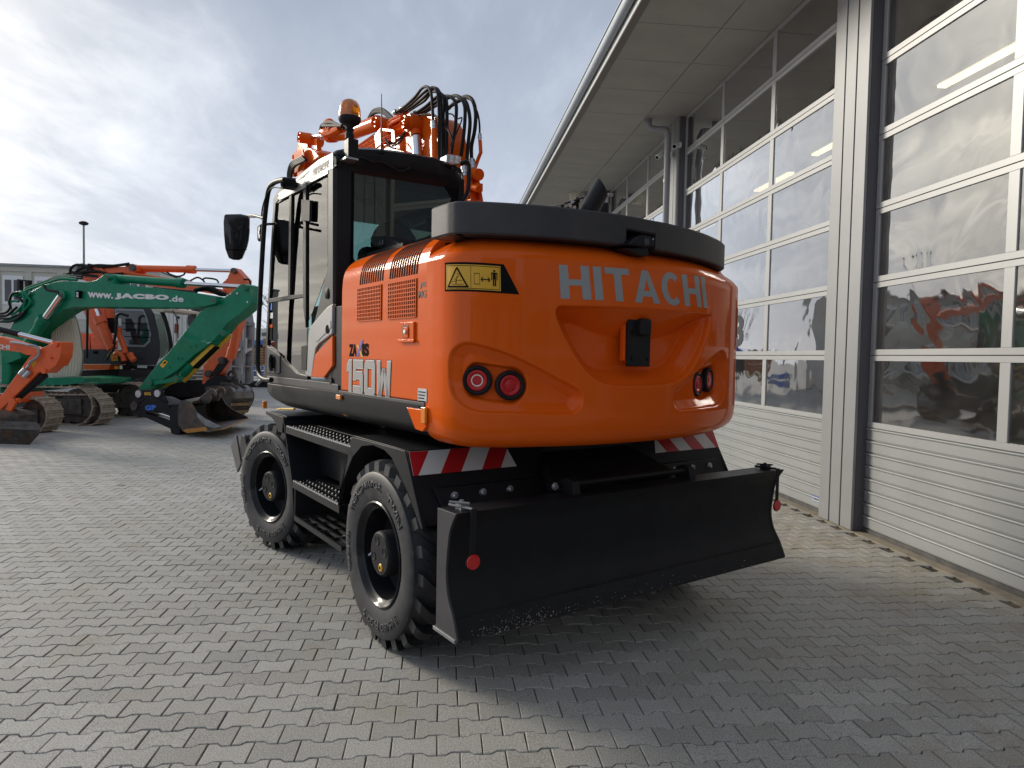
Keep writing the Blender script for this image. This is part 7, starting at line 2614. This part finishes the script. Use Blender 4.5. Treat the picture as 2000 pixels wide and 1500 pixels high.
# white container behind the cab of the older machine
k = slab('white_container', 'white storage container behind the older excavator cab', 'container', ((330, 598), (400, 598), (400, 700)), 27, -16, 2.4, None)
k.poly([(322, 590), (402, 592), (402, 722), (322, 722)], 0, 2.4, 'wall', M['cladding_white'], bevel=0.01)
for i in range(9):
    x = 326 + i * 8.5
    k.poly([(x, 594), (x + 3.2, 594), (x + 3.2, 716), (x, 716)], -0.03, 0.05, 'corrugation', M['cladding_white'], bevel=0)
for x in (343, 364):
    k.tube([(x, 594), (x, 716)], -0.06, 0.03, 'locking_bar', M['zinc'], n=8)
k.poly([(346, 618), (350, 618), (350, 622), (346, 622)], -0.05, 0.03, 'handle', M['ink'])
# spare tyre leaning there
k = slab('loose_tyre', 'worn black tyre leaning beside the green stick', 'tyre', ((365, 600), (400, 600), (400, 650)), 24, -16, 0.3, None)
c = k.st.at(388, 622, 0)
k.mb().lathe([(0.30, 0.0), (0.42, -0.02), (0.50, 0.03), (0.50, 0.25), (0.42, 0.3), (0.30, 0.28)], c, k.st.n, 36, closed=True).build('tread', M['rubber'], k.root)
k.mb().cyl(c + np.array([0, 0, -0.3]), np.array([c[0], c[1], 0.0]), 0.05, 8).build('stand', M['black_matt'], k.root)
k.poly([(380, 640), (396, 640), (396, 700), (380, 700)], 0.3, 0.2, 'rack', M['black_matt'])
# beyond the trailer: white hall, blue sheet, timber, pallets
k = slab('white_hall', 'low white hall far beyond the upright trailer ramps', 'building', ((440, 640), (530, 640), (530, 700)), 75, -20, 10, None)
k.poly([(395, 642), (495, 640), (506, 641), (506, 700), (395, 700)], 2.0, 10, 'wall', M['cladding_white'], bevel=0)
k.poly([(500, 644), (640, 640), (640, 700), (500, 700)], 0.0, 10, 'wall', M['cladding_white'], bevel=0)
k.poly([(511, 650), (521, 649), (521, 656), (511, 656)], -0.15, 0.2, 'window', M['window_dark'], bevel=0)
k = slab('blue_skip', 'blue covered skip behind the trailer ramps', 'skip', ((440, 664), (530, 664), (530, 680)), 45, -16, 2, None)
k.poly([(460, 665), (522, 664), (524, 673), (460, 674)], 0, 2.2, 'cover', M['blue'], bevel=0.03)
k.poly([(461, 674), (523, 673), (523, 681), (461, 681)], 0.05, 2.1, 'body', M['black_matt'], bevel=0.03)
k.poly([(463, 681), (521, 681), (521, 712), (463, 712)], 0.1, 2.0, 'base', M['track_frame'], bevel=0.03)
k = slab('timber_stack', 'stack of yellowish timber behind the black grab rail', 'timber', ((490, 680), (512, 680), (512, 720)), 36, -16, 1.5, None)
for i in range(8):
    y = 680 + i * 5
    k.poly([(486, y), (512 - (i % 3), y), (512 - (i % 3), y + 3.6), (486, y + 3.6)], -0.02 * (i % 2), 1.6, 'plank', M['plank'], bevel=0.004)
    if i % 2:
        k.poly([(489, y + 3.6), (493, y + 3.6), (493, y + 5), (489, y + 5)], 0.0, 1.5, 'batten', M['track_frame'], bevel=0)
k = slab('crate_pile', 'red brown crate standing beside the cab door handle', 'crate', ((512, 660), (524, 660), (524, 710)), 33, -16, 1.2, None)
for i in range(6):
    k.poly([(513, 661 + i * 8.5), (540, 661 + i * 8.5), (540, 668.6 + i * 8.5), (513, 668.6 + i * 8.5)], 0.006 * (i % 2), 1.0, 'plank', M['brick_red'] if i > 1 else M['plank'], bevel=0.005)
k = slab('mesh_cage', 'galvanised mesh cage with blue crates by the trailer tail', 'cage', ((490, 715), (515, 715), (515, 745)), 31, -16, 1.0, None)
for i in range(7):
    k.tube([(487, 716 + i * 4.6), (517, 716 + i * 4.6)], -0.02, 0.016, 'wire', M['zinc'], n=6)
for i in range(5):
    k.tube([(488 + i * 7, 715), (488 + i * 7, 745)], -0.05, 0.02, 'upright', M['zinc'], n=6)
for i in range(2):
    k.poly([(489, 715 + i * 11), (515, 715 + i * 11), (515, 723 + i * 11), (489, 723 + i * 11)], 0.1, 0.9, 'crate', M['blue'], bevel=0.02)
k = slab('bare_tree', 'bare tree twigs showing left of the cab grab rail', 'tree', ((500, 600), (520, 600), (520, 680)), 40, -16, 1.0, None)
rt = random.Random(3)
base = k.st.at(540, 700, 0)
k.mb().tube([(base[0], base[1], 0), k.st.at(540, 640, 0), k.st.at(538, 600, 0)], [0.16, 0.12, 0.05], 8).build('trunk', M['track_frame'], k.root)
mb = k.mb()
for i in range(46):
    y0 = rt.uniform(590, 660)
    x0 = 539
    ang = rt.uniform(-1, 1)
    p0 = k.st.at(x0, y0, 0)
    l = rt.uniform(0.4, 1.15)
    dirv = k.st.d * math.sin(ang * 2.6) + k.st.n * rt.uniform(-0.7, 0.7) + np.array([0, 0, 0.75])
    p1 = p0 + dirv * l * 0.5
    p2 = p1 + (dirv + np.array([rt.uniform(-.4, .4), rt.uniform(-.4, .4), 0.3])) * l * 0.5
    mb.tube([p0, p1, p2], [0.025, 0.015, 0.006], 5)
    for j in range(3):
        p3 = p1 + (p2 - p1) * rt.random()
        mb.tube([p3, p3 + np.array([rt.uniform(-.3, .3), rt.uniform(-.3, .3), rt.uniform(0.1, .3)])], [0.008, 0.003], 4)
mb.build('crown', M['track_frame'], k.root)

# number on the middle door and the maker's label low on it
pnum = on_plane(1438, 645, np.array([1.0, 0, 0]), XD + 0.010)
ya, za = on_plane(1430, 678, np.array([1.0, 0, 0]), XD + 0.010)[1:], on_plane(1453, 614, np.array([1.0, 0, 0]), XD + 0.010)[1:]
lettering('door_number', '3', lambda s, t, h: (XD + 0.010, ya[0] + (za[0] - ya[0]) * s, ya[1] + (za[1] - ya[1]) * t), M['grey_panel'], hall, HO, bold=0.03)
la_, lb_ = on_plane(1585, 992, np.array([1.0, 0, 0]), XD - 0.002), on_plane(1603, 980, np.array([1.0, 0, 0]), XD - 0.002)
lab = MB(HO).box((XD - 0.003, la_[1], 0.115), (XD - 0.0005, la_[1] - 0.16, 0.175)).build('door_label', M['blue_film'], hall, smooth=0)
MB(HO).box((XD - 0.0042, la_[1] - 0.01, 0.122), (XD - 0.0028, la_[1] - 0.15, 0.168)).build('label_face', M['white'], lab, smooth=0)
lettering('label_print', 'HÖRMANN', lambda s, t, h: (XD - 0.0048, la_[1] - 0.018 - 0.125 * s, 0.130 + 0.028 * t), M['ink'], lab, HO, bold=0.03)

# hall across the yard, behind the photographer: only its reflection shows in the paint and glass
bh = empty('opposite_hall', (-4, -24, 0))
tag(bh, 'dark clad hall across the yard, seen only mirrored in the orange counterweight', 'building')
for (x0, x1, h) in ((-18.0, -6.0, 4.6), (-6.0, 9.0, 6.2), (9.0, 20.0, 5.0)):
    MB((-4, -24, 0)).box((x0 + 0.02, -36, 0), (x1 - 0.02, -24, h)).build('wall', M['hall_clad'], bh, smooth=0)
    MB((-4, -24, 0)).box((x0 - 0.05, -36.2, h + 0.002), (x1 + 0.05, -23.7, h + 0.25)).build('roof', M['galv'], bh, smooth=0)
for i in range(4):
    x = -14 + i * 7.2
    w = MB((-4, -24, 0)).box((x, -23.99, 0.0), (x + 4.2, -23.90, 4.0)).build('gate', M['grey_panel'], bh, smooth=0)
    for j in range(5):
        MB((-4, -24, 0)).box((x + 0.05, -23.895, 0.08 + j * 0.76), (x + 4.15, -23.88, 0.78 + j * 0.76)).build('gate_panel', M['galv'], w, smooth=0)
